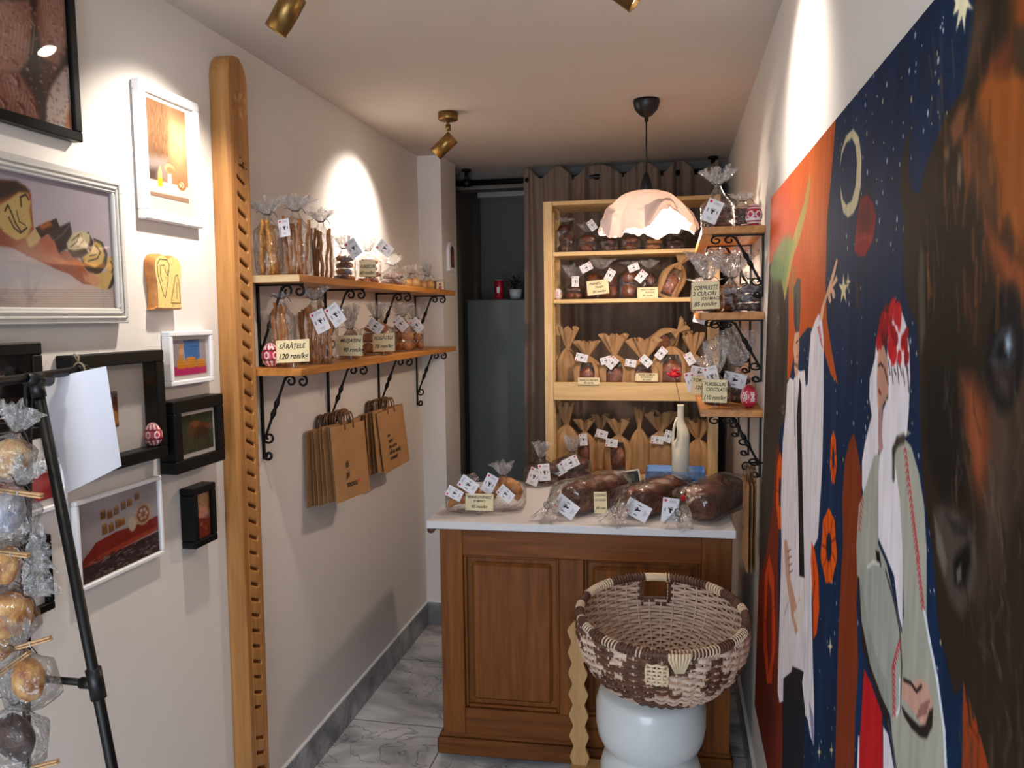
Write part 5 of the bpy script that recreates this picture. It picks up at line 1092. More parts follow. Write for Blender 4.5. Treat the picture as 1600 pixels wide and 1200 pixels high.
# ---------------------------------------------------------------- painted eggs
def painted_egg(loc, hgt, style, label, rz=0.0, lean=0.0):
    r = thing('painted_egg', loc, label, 'decorated egg', rz=rz); nt, npz = 56, 48; V = []; C = []
    W_, R_, D_ = (236, 226, 224), (186, 36, 60), (96, 18, 34)
    for j in range(npz):
        t = j / (npz - 1); a = t * PI; z = hgt * (1 - math.cos(a)) / 2; rad = hgt * 0.365 * math.sin(a) ** 0.92 * (1.06 - 0.20 * t + .02)
        for i in range(nt):
            ph = 2 * PI * i / nt; V.append((rad * math.cos(ph), rad * math.sin(ph), z)); u = (i / nt * 6) % 1.0; c = R_
            if style == 'bands':
                c = R_ if (int(t * 18) % 2) else W_
                if 0.40 < t < 0.60: c = W_ if abs(abs(u - .5) * 2 - abs(t - .5) * 9) < 0.22 else R_
                if 0.46 < t < 0.54 and abs(u - .5) < .08: c = D_
            elif style == 'flower':
                d = math.hypot((u - .5) * 1.2, (t - .5) * 3.0); c = W_ if 0.30 < d < 0.38 or 0.12 < d < 0.17 or abs(u) < .03 else R_
                if abs(t - .5) < .16 and abs(abs(u - .5) - abs(t - .5) * 1.6) < .035: c = W_
                if t < .12 or t > .9: c = W_ if int(t * 60) % 2 else R_
            elif style == 'white':
                d = math.hypot((u - .5) * 1.2, (t - .5) * 2.6); c = R_ if 0.26 < d < 0.33 or d < .10 or (.16 < d < .2) else W_
            else:
                c = W_ if (int((i / nt * 22) + t * 3) % 2 and abs(t - .5) > .12) else R_
                if abs(abs(t - .5) - .13) < .02: c = D_
                if abs(t - .5) < .11: c = W_ if abs(math.hypot((u - .5), (t - .5) * 3.2) - .25) < .06 else R_
            C.append(c)
    F = [(j * nt + i, j * nt + (i + 1) % nt, (j + 1) * nt + (i + 1) % nt, (j + 1) * nt + i) for j in range(npz - 1) for i in range(nt)]
    m = MB(); m.add(V, F, 'painted_egg', True); o = m.build('eggshell', r); set_colors(o, C); r.rotation_euler.x = lean; return r
g0 = onX(241, 702, LX + 0.026)
painted_egg((LX + 0.026, g0.y, gb[2] + 0.0305), 0.062, 'stripes', 'red and white striped painted egg standing in the large black box frame')
def egg_on(px, py, hpx, X, z, style, label, rz=0.0):
    q = onX(px, py, X); d = (q - CAM_POS).length; return painted_egg((X, q.y, z), hpx * d / FPX * 1.02, style, label, rz)
egg_on(424, 577, 36, -1.280, LZ2, 'stripes', 'red and white striped painted egg at the near end of the lower left shelf')
painted_egg((onY(872, 460, UY + .06).x, UY + 0.06, SH2), 0.058, 'white', 'white egg with red roundels at the left of the second pine shelf')
painted_egg((RX - 0.034, 2.700, RZ[0]), 0.074, 'bands', 'red and white banded painted egg on the topmost right wall shelf')
painted_egg((RX - 0.040, 2.725, RZ[2]), 0.078, 'flower', 'crimson painted egg with white curls on the lowest right wall shelf', 0.4)

# ---------------------------------------------------------------- little icons
q = onX(703, 400, -1.215)
ic = thing('arched_wall_icon', (-1.215, 4.20, q.z - 0.075), 'small white arched niche with dark icon on the side of the pier', 'icon')
m = MB()
def arch(w, h, x0, x1, mat, mb, z0=0):
    P = [(-w / 2, z0), (w / 2, z0), (w / 2, z0 + h - w / 2)] + [(w / 2 * math.cos(a), z0 + h - w / 2 + w / 2 * math.sin(a)) for a in [PI * k / 12 for k in range(1, 12)]] + [(-w / 2, z0 + h - w / 2)]
    n = len(P); mb.add([(x0, y, z) for y, z in P] + [(x1, y, z) for y, z in P], [tuple(range(n - 1, -1, -1)), tuple(range(n, 2 * n))] + [(i, (i + 1) % n, (i + 1) % n + n, i + n) for i in range(n)], mat)
arch(0.115, 0.150, 0.0012, 0.016, 'white_frame', m); m.box((0.0012, -0.065, -0.010), (0.022, 0.065, 0.0), 'white_frame'); m.build('niche', ic)
m = MB(); arch(0.062, 0.118, 0.0165, 0.0180, 'wicker_brown', m, 0.010); arch(0.028, 0.05, 0.0182, 0.0190, 'bread_brown', m, 0.03); m.build('icon_panel', ic)
q = onX(697, 455, -1.2)
ib = thing('small_icon_block', (-1.215, 3.985, LZ1), 'small dark icon block with gold panel at the far end of the upper left shelf', 'icon', rz=0.25)
m = MB(); m.box((-0.028, 0, 0), (0.030, 0.022, 0.052), 'wicker_brown', bev=0.002); m.build('block', ib)
m = MB(); m.box((-0.012, -0.0016, 0.004), (0.028, -0.0002, 0.048), 'card_cream'); m.build('icon_panel', ib)
m = MB(); m.lathe([(0, 0), (0.006, 0.001), (0.006, 0.002), (0, 0.002)], 'bread_brown', 14, T(0.008, -0.0016, 0.034, rx=PI / 2)); m.add([(-0.002, -0.0022, 0.006), (0.018, -0.0022, 0.006), (0.014, -0.0022, 0.026), (0.002, -0.0022, 0.026)], [(0, 1, 2, 3)], 'can_red'); m.build('painted_saint', ib)
# ---------------------------------------------------------------- builders for packed breads
def put(o, parent, M): o.parent = parent; o.matrix_local = M; return o
def mpp(p): return (Vector(p) - CAM_POS).dot(FWD) / FPX
_SH = {}
def shared(key, make):
    """mesh made once, later uses are object copies"""
    if key not in _SH:
        o = make(); me = o.data; _SH[key] = me; return o
    o = bpy.data.objects.new(key[0] if isinstance(key, tuple) else key, _SH[key]); COL.objects.link(o); return o
def lump(seed, nu=28, nv=18, amp=0.10, flat=0.0, freq=1.6):
    V = []
    for j in range(nv):
        a = PI * j / (nv - 1)
        for i in range(nu):
            b = 2 * PI * i / nu; d = Vector((math.sin(a) * math.cos(b), math.sin(a) * math.sin(b), -math.cos(a)))
            k = 1 + amp * noise.noise(d * freq + Vector((seed * 3.1, seed, 0))); z = d.z * k
            if flat and z < -flat: z = -flat + (z + flat) * 0.25
            V.append((d.x * k, d.y * k, z))
    F = [(j * nu + i, j * nu + (i + 1) % nu, (j + 1) * nu + (i + 1) % nu, (j + 1) * nu + i) for j in range(nv - 1) for i in range(nu)]
    return V, F
UNIT = {'bread_gold': ((206, 142, 72), (150, 78, 32)), 'bread_brown': ((150, 78, 38), (84, 36, 18)), 'bread_dark': ((112, 56, 36), (50, 24, 18)), 'bread_crumb': ((176, 100, 56), (120, 58, 30)), 'bread_pale': ((232, 188, 112), (206, 142, 66)),
        'cocoa': ((132, 110, 104), (62, 42, 38)), 'cookie_brown': ((132, 80, 54), (78, 42, 30)), 'sugar_grey': ((178, 170, 174), (104, 92, 92)), 'cookie_toasted': ((222, 172, 96), (146, 76, 30)), 'cookie_cream': ((220, 194, 148), (176, 122, 66)), 'cookie_icing': ((200, 200, 210), (140, 140, 154)), 'cookie_cocoa': ((84, 54, 44), (40, 24, 22))}
def bread_piece(parent, name, M, mat, seed=0, amp=0.1, flat=0.55, freq=1.6):
    if mat in UNIT:
        a_, b_ = UNIT[mat]; mat = mat + '_small'
        if mat not in MATS: mat_plain(mat, a_, 0.4, col2=b_, scale=1.7, bump=0.5, bscale=7.0, detail=5.0)
    def mk():
        V, F = lump(seed % 4, amp=amp, flat=flat, freq=freq); m = MB(); m.add(V, F, mat, True); return m.build(name)
    return put(shared((name, mat, seed % 4, amp, freq), mk), parent, M)
def film_bag(parent, rx, ry, L, neck, fl, fr, seed=0, M=None, twist=1.0, power=2.6, bottom=0.85, n=72, mat='film', topmat='film_crumple', flat_fan=0.45, name='clear_wrapper', nr=0.010, fan_dir=0.0):
    """closed film bag along local z: body, gathered neck, ruffled fan; one mesh"""
    rs = random.Random(seed); ph = [rs.random() * 6.28 for _ in range(8)]; V = []; rows = []
    prof = []   # (z, kx, ky, ruffle, blend to round)
    nb = 14
    for j in range(nb + 1):
        t = j / nb; k = bottom + (1 - bottom) * min(1, t * 5) if t < .2 else 1.0
        if t < 0.04: k *= 0.80
        prof.append((t * L * 0.8, k, 0.02, 0.0))
    for j in range(1, 9):
        t = j / 8; s_ = 1 - (1 - (1 - t) ** 1.5) ; prof.append((L * 0.8 + (L * 0.2 + neck) * t, max(s_ * 1.0, 0.0), 0.10 * t + .02, t))
    nn = len(prof)
    for j in range(1, 11):
        t = j / 10; prof.append((L + neck + fl * t, None, 0.25 + 0.35 * t, t))
    for jj, (z, k, ruf, t) in enumerate(prof):
        for i in range(n):
            a = 2 * PI * i / n; ca, sa = math.cos(a), math.sin(a)
            if k is not None:
                r = (abs(ca) ** power + abs(sa) ** power) ** (-1 / power)
                cr = 1 + 0.035 * math.sin(a * 5 + ph[0] + z * 30) + 0.03 * abs(math.sin(a * 9 + ph[1] + z * 45)) + ruf * 0.6 * math.sin(a * 11 + ph[2])
                x = ca * r * rx * k * cr; y = sa * r * ry * k * cr
                if jj >= nb: x += ca * nr * t; y += sa * nr * t
                zz = z + 0.004 * noise.noise(Vector((ca * 4, sa * 4, z * 60 + seed)))
            else:
                g = nr + fr * (t ** 0.8) * (0.75 + 0.25 * math.sin(a * 2 + ph[3])); w = 1 + ruf * (0.55 * math.sin(a * 7 + ph[4]) + 0.35 * math.sin(a * 13 + ph[5] + 3 * t))
                c, s_ = math.cos(fan_dir), math.sin(fan_dir); x = ca * g * w; y = sa * g * w * flat_fan; x, y = x * c - y * s_, x * s_ + y * c
                zz = z + fl * 0.22 * t * math.sin(a * 5 + ph[6]) * (0.6 + 0.4 * math.sin(a * 3 + ph[7])) - fl * .18 * t * t * abs(ca)
            V.append((x, y, zz))
    R_ = len(prof); m = MB()
    F1 = [(j * n + i, j * n + (i + 1) % n, (j + 1) * n + (i + 1) % n, (j + 1) * n + i) for j in range(nn - 1) for i in range(n)]
    F1.append(tuple(range(n - 1, -1, -1))); m.add(V, F1, mat, True)
    V2 = V[(nn - 1) * n:]; rs2 = random.Random(seed + 5)
    V2 = [V2[i] if i < n else tuple(c + rs2.uniform(-1, 1) * fl * 0.035 for c in V2[i]) for i in range(len(V2))]
    F2 = [(j * n + i, j * n + (i + 1) % n, (j + 1) * n + (i + 1) % n, (j + 1) * n + i) for j in range(R_ - nn) for i in range(n)]
    m.add(V2, F2, topmat, False)
    o = m.build(name); put(o, parent, M or Matrix())
    t = MB(); z = L + neck; t.tube([(math.cos(a) * (nr + .002), math.sin(a) * (nr + .002), z + 0.001 * math.sin(a * 2)) for a in [2 * PI * q / 14 for q in range(14)]], 0.0014, 'dark_twine', 5, closed=True)
    t.tube([(nr, -nr * .4, z), (nr + .012, -nr, z + .008), (nr + .022, -nr, z + .002), (nr + .03, -nr, z - .012)], 0.0011, 'dark_twine', 5); t.tube([(-nr, -nr * .4, z), (-nr - .010, -nr, z + .010), (-nr - .022, -nr, z + .006)], 0.0011, 'dark_twine', 5)
    put(t.build('twine_tie'), parent, M or Matrix()); return o
def face_cam(pos, ang=0.0, lean=0.0, yaw=0.0):
    """card frame: local x right, y up, normal towards the entrance (-y); ang in-plane"""
    B = Matrix(((1, 0, 0, 0), (0, 0, -1, 0), (0, 1, 0, 0), (0, 0, 0, 1)))
    return Matrix.Translation(pos) @ Matrix.Rotation(yaw, 4, 'Z') @ B @ Matrix.Rotation(lean, 4, 'X') @ Matrix.Rotation(ang, 4, 'Z')
def tag_mesh():
    m = MB(); w, h = 0.052, 0.078; t = 0.0004; m.box((-w / 2, -h / 2, -t), (w / 2, h / 2, 0), 'card_white'); z = 0.0004
    def dot(x, y, r, mat, n=12): m.add([(x + r * math.cos(2 * PI * k / n), y + r * math.sin(2 * PI * k / n), z) for k in range(n)], [tuple(range(n))], mat)
    def bar(x, y, a, b, mat, ang=0.0):
        c, s_ = math.cos(ang), math.sin(ang); m.add([(x + u * c - v * s_, y + u * s_ + v * c, z) for u, v in ((-a, -b), (a, -b), (a, b), (-a, b))], [(0, 1, 2, 3)], mat)
    dot(-0.017, 0.030, 0.0048, 'ink_pink'); put_text(m, 'artizanal', 0.006, 0.030, 0.0045, 'ink_grey', Matrix(), 0, z=z); bar(0.006, 0.0245, 0.013, 0.0005, 'ink_grey')
    bar(0.0005, -0.001, 0.0026, 0.0070, 'ink', 0.1); bar(0.0015, 0.002, 0.0066, 0.0020, 'ink', -0.15); bar(-0.0052, 0.0062, 0.0012, 0.0026, 'ink', 0.6); bar(0.0060, 0.0066, 0.0012, 0.0024, 'ink', -0.4); bar(0.0030, 0.0080, 0.0010, 0.0014, 'ink'); bar(-0.0010, 0.0085, 0.0010, 0.0014, 'ink'); bar(0.0020, -0.0085, 0.0030, 0.0012, 'ink')
    for sx in (-1, 1): bar(sx * 0.0155, 0.0, 0.0010, 0.0065, 'ink'); bar(sx * 0.0175, 0.0, 0.0005, 0.005, 'ink_grey')
    for k in range(3): bar(0, -0.0225 - 0.0035 * k, 0.010 - 0.002 * k, 0.0005, 'ink_grey')
    dot(0.0, 0.0355, 0.0014, 'ink', 8)
    return m.build('hang_tag')
def hang_tag(parent, pos, ang=0.0, lean=-0.12, yaw=0.0, s=1.0, back=False):
    o = shared(('hang_tag', 1), tag_mesh); return put(o, parent, face_cam(pos, ang, lean, yaw) @ Matrix.Diagonal((s, s, s, 1)))
def price_sign(pos, w, h, lines, label, ang=0.0, lean=-0.15, yaw=0.0, stake=True, group=None, drop=0.0):
    """cream card with handwriting; lines = [(text, y fraction, height fraction, x fraction)]"""
    r = thing('price_sign', pos, label, 'price sign', group); m = MB(); M = face_cam((0, 0, h / 2 + drop), ang, lean, yaw)
    V = [(-w / 2, -h / 2, 0), (w / 2, -h / 2, 0), (w / 2, h / 2, 0), (-w / 2, h / 2, 0)]
    m.box((-w / 2, -h / 2, -0.0008), (w / 2, h / 2, 0), 'card_cream', M)
    for i, (t, fy, fh, fx) in enumerate(lines): put_text(m, t, w * (fx - .5), h * (fy - .5), h * fh, 'ink', M, shear=0.22, maxw=w * 0.86, z=0.0005, narrow=0.95)
    for (cx, cy) in ((-.45, .40), (.45, .40), (.45, -.40), (-.45, -.40)):
        m.add([(w * cx + 0.0012 * math.cos(a) * 1.5, h * cy + 0.0012 * math.sin(a), 0.0005) for a in [0, 1.05, 2.1, 3.14, 4.2, 5.25]], [(0, 1, 2, 3, 4, 5)], 'ink', M=M)
    m.build('card', r)
    if stake:
        m = MB(); m.box((-0.010, -0.006, 0), (0.010, 0.012, 0.004), 'film_crumple'); m.box((-0.0015, -0.001, 0.0), (0.0015, 0.004, 0.018 + drop), 'film_crumple'); m.build('clear_stand', r)
    return r
def sticks(parent, w, d, h, n, mat, seed, z0=0.004, splay=0.12):
    rs = random.Random(seed)
    for k in range(n):
        u = (k + 0.5) / n; x = (u - .5) * w * 0.86; y = rs.uniform(-.35, .35) * d; hh = h * rs.uniform(.84, 1.0); tw = 0.5 * w / n * rs.uniform(1.35, 1.9)
        pts = []; lx = (u - .5) * splay * h + rs.uniform(-.04, .04) * h
        for q in range(12):
            t = q / 11; pts.append((x + lx * t + 0.0022 * math.sin(q * 1.3 + k), y + 0.004 * math.sin(t * 5 + k * 2), z0 + t * hh))
        m = MB(); m.tube(pts, [tw * (0.93 + 0.14 * rs.random()) for _ in range(12)], mat, 8, flat=0.55); m.build('bread_stick', parent)
def packed(name, loc, label, cat, group=None, rz=0.0, rx=0.0, ry=0.0): return thing(name, loc, label, cat, group, rz, rx, ry)
def bun_stack(r, w, d, h, layout, mat, seed=0):
    """layout: rows from the bottom, count in each"""
    z = 0.0; rh = h / len(layout); k = seed
    for i, c in enumerate(layout):
        for j in range(c):
            cw = w / max(c, 1.0) if c > 1 else w * 0.86; x = (j + .5) / c * w - w / 2 if c > 1 else (0.05 * w if i % 2 else -0.03 * w)
            k += 1; bread_piece(r, 'bun', T(x, (0.1 * d if (i + j) % 2 else -0.05 * d), rh * (i + .48) + 0.002, rz=k * 1.3, s=(cw * .50, d * .44, rh * .60)), mat, k, 0.14)
def cookies(r, w, d, h, n, mat, seed, sz=0.016, mats=None):
    rs = random.Random(seed); k = 0
    nl = max(1, int(h / (sz * 1.5))); per = max(1, n // nl)
    for l in range(nl):
        f = 1 - 0.35 * l / nl
        for q in range(per):
            a = q * 2.4 + l; rad = math.sqrt((q + .5) / per) * .42 * f
            k += 1; bread_piece(r, 'cookie', T(math.cos(a) * rad * w, math.sin(a) * rad * d, sz * .75 + l * sz * 1.45, rz=k, rx=rs.uniform(-.5, .5), s=(sz * rs.uniform(.8, 1.1), sz * rs.uniform(.8, 1.1), sz * .72)), (mats[k % len(mats)] if mats else mat), k, 0.25)
def bag_px(x0, x1, yb, yt, yf, base, plane, label, cat, fill, group=None, name='bagged_bread', dmax=0.11, fr=None, seed=None, rz=0.0, tags=(), lean=0.0, neckpx=8, rx=0.0, flat_fan=.45, **kw):
    """bag standing on height base, set by its outline in the photo: x0-x1 wide, base row yb, content top yt, fan top yf"""
    ax, val = plane; px = (x0 + x1) / 2; p = onX(px, yb, val) if ax == 'X' else onY(px, yb, val)
    k = mpp(p); w = (x1 - x0) * k; h = (yb - yt) * k; f = max(0.02, (yt - yf) * k - neckpx * k); d = min(w * 0.8, dmax)
    seed = int(px * 7 + yb) if seed is None else seed
    r = packed(name, (p.x, p.y, base), label, cat, group, rz, rx)
    fill(r, w * 0.86, d * 0.9, h, seed)
    film_bag(r, w / 2, d / 2, h, neckpx * k, f, (fr * k if fr else w * 0.36), seed, flat_fan=flat_fan, **kw)
    for (tx, ty, ang, s) in tags:
        q = onY(tx, ty, p.y - d / 2 - 0.012); hang_tag(r, Vector((q.x - p.x, q.y - p.y, q.z - base)) if not rz else Matrix.Rotation(-rz, 3, 'Z') @ Vector((q.x - p.x, q.y - p.y, q.z - base)), ang, s=s, yaw=-rz)
    return r
fs = lambda n, mat, sp=0.12: (lambda r, w, d, h, s: sticks(r, w, d, h, n, mat, s, splay=sp))
fb = lambda lay, mat: (lambda r, w, d, h, s: bun_stack(r, w, d, h, lay, mat, s % 4))
fc = lambda n, mat, sz=0.016, mats=None: (lambda r, w, d, h, s: cookies(r, w, d, h, n, mat, s, sz, mats))

# ---------------------------------------------------------------- upper left shelf
XL = -1.235; G1 = 'clear bags along the upper left shelf'
bag_px(400, 442, 430, 344, 312, LZ1, ('X', -1.265), 'clear bag of seeded flat breadsticks at the near end of the upper left shelf', 'breadsticks', fs(6, 'stick_seed', -0.25), G1, 'bagged_breadsticks', dmax=0.085, fr=22, tags=())
bag_px(443, 487, 430, 338, 305, LZ1, ('X', -1.195), 'clear bag of plain golden breadsticks, second on the upper left shelf', 'breadsticks', fs(9, 'stick_gold', 0.10), G1, 'bagged_breadsticks', dmax=0.075, fr=22, tags=((444, 356, .15, .72),))
bag_px(487, 521, 434, 353, 325, LZ1, ('X', -1.225), 'clear bag of darker breadsticks, third on the upper left shelf', 'breadsticks', fs(7, 'stick_gold', 0.05), G1, 'bagged_breadsticks', dmax=0.085, fr=18)
bag_px(522, 556, 436, 392, 362, LZ1, ('X', -1.235), 'clear bag of small round biscuits with grey card, beside the breadsticks', 'biscuits', fc(22, 'cookie_brown', .017, ('cookie_brown', 'bread_gold', 'sugar_grey')), G1, 'bagged_biscuits', tags=((552, 388, .6, .9),))
bag_px(556, 596, 438, 394, 362, LZ1, ('X', -1.245), 'clear bag of brown biscuits behind the FURSECURI price card', 'biscuits', fc(24, 'cookie_brown', .018, ('cookie_brown', 'bread_gold')), G1, 'bagged_biscuits', tags=((601, 388, .9, .9),))
bag_px(594, 634, 445, 420, 395, LZ1, ('X', -1.235), 'clear bag of dark cocoa biscuits under the bright spot on the upper left shelf', 'biscuits', fc(16, 'cocoa', .020), G1, 'bagged_biscuits')
bag_px(630, 658, 449, 434, 412, LZ1, ('X', -1.235), 'clear bag of pale yellow rolls on the upper left shelf', 'bread rolls', fb([2], 'bread_pale'), G1, 'bagged_rolls')
bag_px(656, 680, 451, 437, 408, LZ1, ('X', -1.235), 'clear bag of golden rolls nearer the pier on the upper left shelf', 'bread rolls', fb([2], 'bread_pale'), G1, 'bagged_rolls')
bag_px(672, 688, 453, 436, 424, LZ1, ('X', -1.275), 'small clear bag of reddish snacks beside the icon block', 'snacks', fc(8, 'bread_brown', .018), G1, 'bagged_snacks')
def sign_px(x0, y0, x1, y1, base, Y, lines, label, ang=0.0, stake=True, yaw=0.0, lean=-0.12):
    a = onY(x0, y0, Y); b = onY(x1, y1, Y); w = b.x - a.x; h = a.z - b.z; drop = max(b.z - base, 0.0)
    return price_sign(((a.x + b.x) / 2, Y, base), w, h, lines, label, ang, lean, yaw, stake, 'handwritten cream price cards', drop)
sign_px(561, 407, 588, 432, LZ1, 2.90, [('FURSECURI', .62, .20, .5), ('60 ron/kg', .25, .20, .45)], 'cream card reading FURSECURI on the upper left shelf')
# ---------------------------------------------------------------- lower left shelf
G2 = 'clear bags along the lower left shelf'
bag_px(424, 462, 572, 474, 462, LZ2, ('X', -1.255), 'clear bag of dark breadsticks behind the SARATELE price card', 'breadsticks', fs(7, 'stick_gold', 0.0), G2, 'bagged_breadsticks', dmax=0.08, fr=12)
bag_px(462, 528, 570, 478, 450, LZ2, ('X', -1.205), 'wide clear bag of long breadsticks with two white tags on the lower left shelf', 'breadsticks', fs(12, 'stick_gold', 0.06), G2, 'bagged_breadsticks', dmax=0.09, fr=26, tags=((500, 502, .45, .98), (524, 492, .62, .95)))
bag_px(530, 566, 566, 528, 482, LZ2, ('X', -1.235), 'clear bag of biscuits behind the MUSATINI price card', 'biscuits', fc(18, 'bread_gold', .02), G2, 'bagged_biscuits', fr=14)
bag_px(564, 618, 561, 512, 478, LZ2, ('X', -1.235), 'clear bag of small golden rolls behind the POGACELE price card', 'bread rolls', fb([3, 2, 1], 'bread_gold'), G2, 'bagged_rolls', fr=20, tags=((586, 510, 1.0, .9),))
bag_px(614, 646, 554, 508, 478, LZ2, ('X', -1.235), 'clear bag of golden rolls with tilted tag right of the POGACELE card', 'bread rolls', fb([2, 2, 1], 'bread_gold'), G2, 'bagged_rolls', fr=16, tags=((626, 506, .8, .9),))
bag_px(640, 662, 550, 512, 484, LZ2, ('X', -1.235), 'clear bag of twisted rolls, farthest on the lower left shelf', 'bread rolls', fb([2, 1, 1], 'bread_gold'), G2, 'bagged_rolls', fr=12, tags=((651, 508, .7, .9),))
sign_px(431, 531, 484, 566, LZ2, 2.290, [('SĂRĂŢELE', .72, .20, .48), ('120 ron/kg', .28, .24, .52)], 'cream card reading SARATELE 120 ron/kg beside the striped egg', ang=0.05)
sign_px(528, 524, 567, 556, LZ2, 2.72, [('MUŞATINI', .75, .17, .5), ('90 ron/kg', .30, .20, .62)], 'cream card reading MUSATINI 90 ron/kg on the lower left shelf')
sign_px(582, 521, 617, 549, LZ2, 3.06, [('POGĂCELE', .75, .18, .5), ('70 ron/kg', .30, .20, .5)], 'cream card reading POGACELE 70 ron/kg on the lower left shelf', ang=0.05)

# ---------------------------------------------------------------- right wall shelves
G3 = 'clear bags on the right wall shelves'
bag_px(1096, 1146, 352, 303, 254, RZ[0], ('Y', 2.80), 'tall tied clear bag of grey brown pastries with tag on the topmost right shelf', 'pastries', fc(34, 'cocoa', .020, ('cocoa', 'cookie_brown')), G3, 'bagged_pastries', fr=24, neckpx=22, dmax=.1, tags=((1113, 330, -.42, 1.0),))
bag_px(1140, 1180, 354, 312, 290, RZ[0], ('Y', 2.93), 'clear bag of dark pastries behind the banded egg on the topmost right shelf', 'pastries', fc(26, 'cocoa', .020), G3, 'bagged_pastries', fr=14, dmax=.1)
bag_px(1080, 1130, 492, 446, 396, RZ[1], ('Y', 2.80), 'clear bag of sugared crescents behind the CORNULETE price card', 'pastries', fc(26, 'bread_gold', .022, ('bread_gold', 'sugar_grey')), G3, 'bagged_pastries', fr=34, neckpx=6, dmax=.1)
bag_px(1124, 1162, 492, 446, 392, RZ[1], ('Y', 2.86), 'clear bag of mixed crescents with a wide ruffled top beside the CORNULETE card', 'pastries', fc(24, 'cookie_brown', .02, ('cookie_brown', 'sugar_grey')), G3, 'bagged_pastries', fr=30, neckpx=8, dmax=.1)
bag_px(1152, 1192, 492, 448, 428, RZ[1], ('Y', 2.80), 'clear bag of grey cocoa rings against the right wall', 'pastries', fc(24, 'cocoa', .021, ('cocoa', 'sugar_grey')), G3, 'bagged_pastries', fr=12, dmax=.08)
bag_px(1036, 1072, 500, 466, 446, RZ[1], ('Y', 3.55), 'bright clear bag with tag leaning at the left edge of the middle right shelf', 'pastries', fc(10, 'bread_gold', .02), G3, 'bagged_pastries', fr=18, tags=((1049, 492, -.3, 1.0),)).location.x = RX - 0.16
bag_px(1098, 1140, 636, 598, 536, RZ[2], ('Y', 2.84), 'clear bag of chocolate biscuits behind the FURSECURI CIOCOLATA card', 'biscuits', fc(26, 'cookie_brown', .019), G3, 'bagged_biscuits', fr=26, neckpx=10, dmax=.1, tags=((1112, 588, .25, .9),))
bag_px(1128, 1176, 634, 594, 520, RZ[2], ('Y', 2.93), 'large clear bag of dark biscuits with sideways tag left of the crimson egg', 'biscuits', fc(34, 'cocoa', .019, ('cookie_brown', 'cocoa')), G3, 'bagged_biscuits', fr=30, neckpx=14, dmax=.12, tags=((1148, 594, 1.35, 1.0),))
bag_px(1084, 1112, 622, 590, 566, RZ[2], ('Y', 3.25), 'clear bag of biscuits with white tag behind the brown TORT card', 'biscuits', fc(14, 'bread_gold', .02), G3, 'bagged_biscuits', fr=14, dmax=.09, tags=((1082, 596, .25, 1.0), (1093, 582, 1.4, .9)))
sign_px(1081, 441, 1124, 483, RZ[1], 2.70, [('CORNULEŢE', .80, .15, .5), ('2 CULORI', .58, .14, .45), ('(CU MAC)', .40, .11, .66), ('85 ron/kg', .20, .15, .48)], 'cream card reading CORNULETE 2 CULORI 85 ron/kg on the right wall shelf', ang=0.03)
sign_px(1098, 593, 1136, 629, RZ[2], 2.72, [('FURSECURI', .80, .15, .5), ('CIOCOLATĂ', .57, .15, .56), ('110 ron/kg', .22, .19, .5)], 'cream card reading FURSECURI CIOCOLATA 110 ron/kg on the lowest right shelf', ang=-0.03)
sign_px(1080, 588, 1104, 616, RZ[2], 3.10, [('TORT', .78, .18, .45), ('120', .38, .20, .5)], 'brownish card reading TORT half hidden on the lowest right shelf', ang=-0.05)

# ---------------------------------------------------------------- pine unit, clear bags
YU = UY + 0.13; G4 = 'bags of round breads on the top pine shelf'; G5 = 'bags of breads on the second pine shelf'
for (a, b, t, f, lay, mt, lab, tg) in (
    (868, 898, 346, 334, [1, 1, 1], 'bread_dark', 'clear bag of three stacked dark round breads, left end of top pine shelf', ()),
    (901, 934, 362, 342, [1, 1], 'bread_brown', 'clear bag of two stacked buns with tilted tag on the top pine shelf', ((925, 352, .6, .70),)),
    (936, 967, 368, 348, [1, 1], 'bread_dark', 'clear bag of buns left under the pendant lamp on the top pine shelf', ()),
    (969, 1002, 366, 350, [1, 1], 'bread_brown', 'clear bag of red brown buns below the middle of the pendant lamp', ()),
    (1004, 1038, 370, 352, [1, 1], 'bread_gold', 'clear bag of paler buns right under the pendant lamp', ()),
    (1040, 1072, 372, 354, [1, 1], 'bread_dark', 'clear bag of buns at the right end of the top pine shelf', ())):
    bag_px(a, b, 390, t, f, SH1, ('Y', YU), lab, 'bread', fb(lay, mt), G4, 'bagged_bread', fr=10, tags=tg, neckpx=4)
bag_px(882, 914, 468, 446, 414, SH2, ('Y', YU), 'clear bag of glossy braided bread with square tag right of the white egg', 'bread', fb([2, 1], 'bread_brown'), G5, 'bagged_bread', fr=14, tags=((899, 440, 0, .70),))
bag_px(914, 966, 468, 430, 404, SH2, ('Y', YU), 'wide clear bag of braided breads behind the first price card on the second pine shelf', 'bread', fb([3, 2], 'bread_brown'), G5, 'bagged_bread', fr=18, tags=((916, 418, -1.1, .78), (953, 430, -.5, .78)))
bag_px(966, 1000, 468, 424, 412, SH2, ('Y', YU), 'clear bag of round buns over a dark crusted loaf on the second pine shelf', 'bread', fb([1, 1], 'bread_brown'), G5, 'bagged_bread', fr=12, tags=((990, 418, -1.2, .70),))
bag_px(1000, 1028, 468, 430, 408, SH2, ('Y', YU), 'clear bag of red brown buns with tilted card left of the kraft bag', 'bread', fb([1, 1], 'bread_dark'), G5, 'bagged_bread', fr=12, tags=((1002, 432, -.7, .78),))
sign_px(917, 438, 951, 460, SH2, UY + 0.012, [("PAINE'U", .78, .17, .4), ('TRADI', .52, .15, .55), ('85 ron/kg', .22, .17, .55)], 'tilted cream price card at the left of the second pine shelf', ang=0.10)
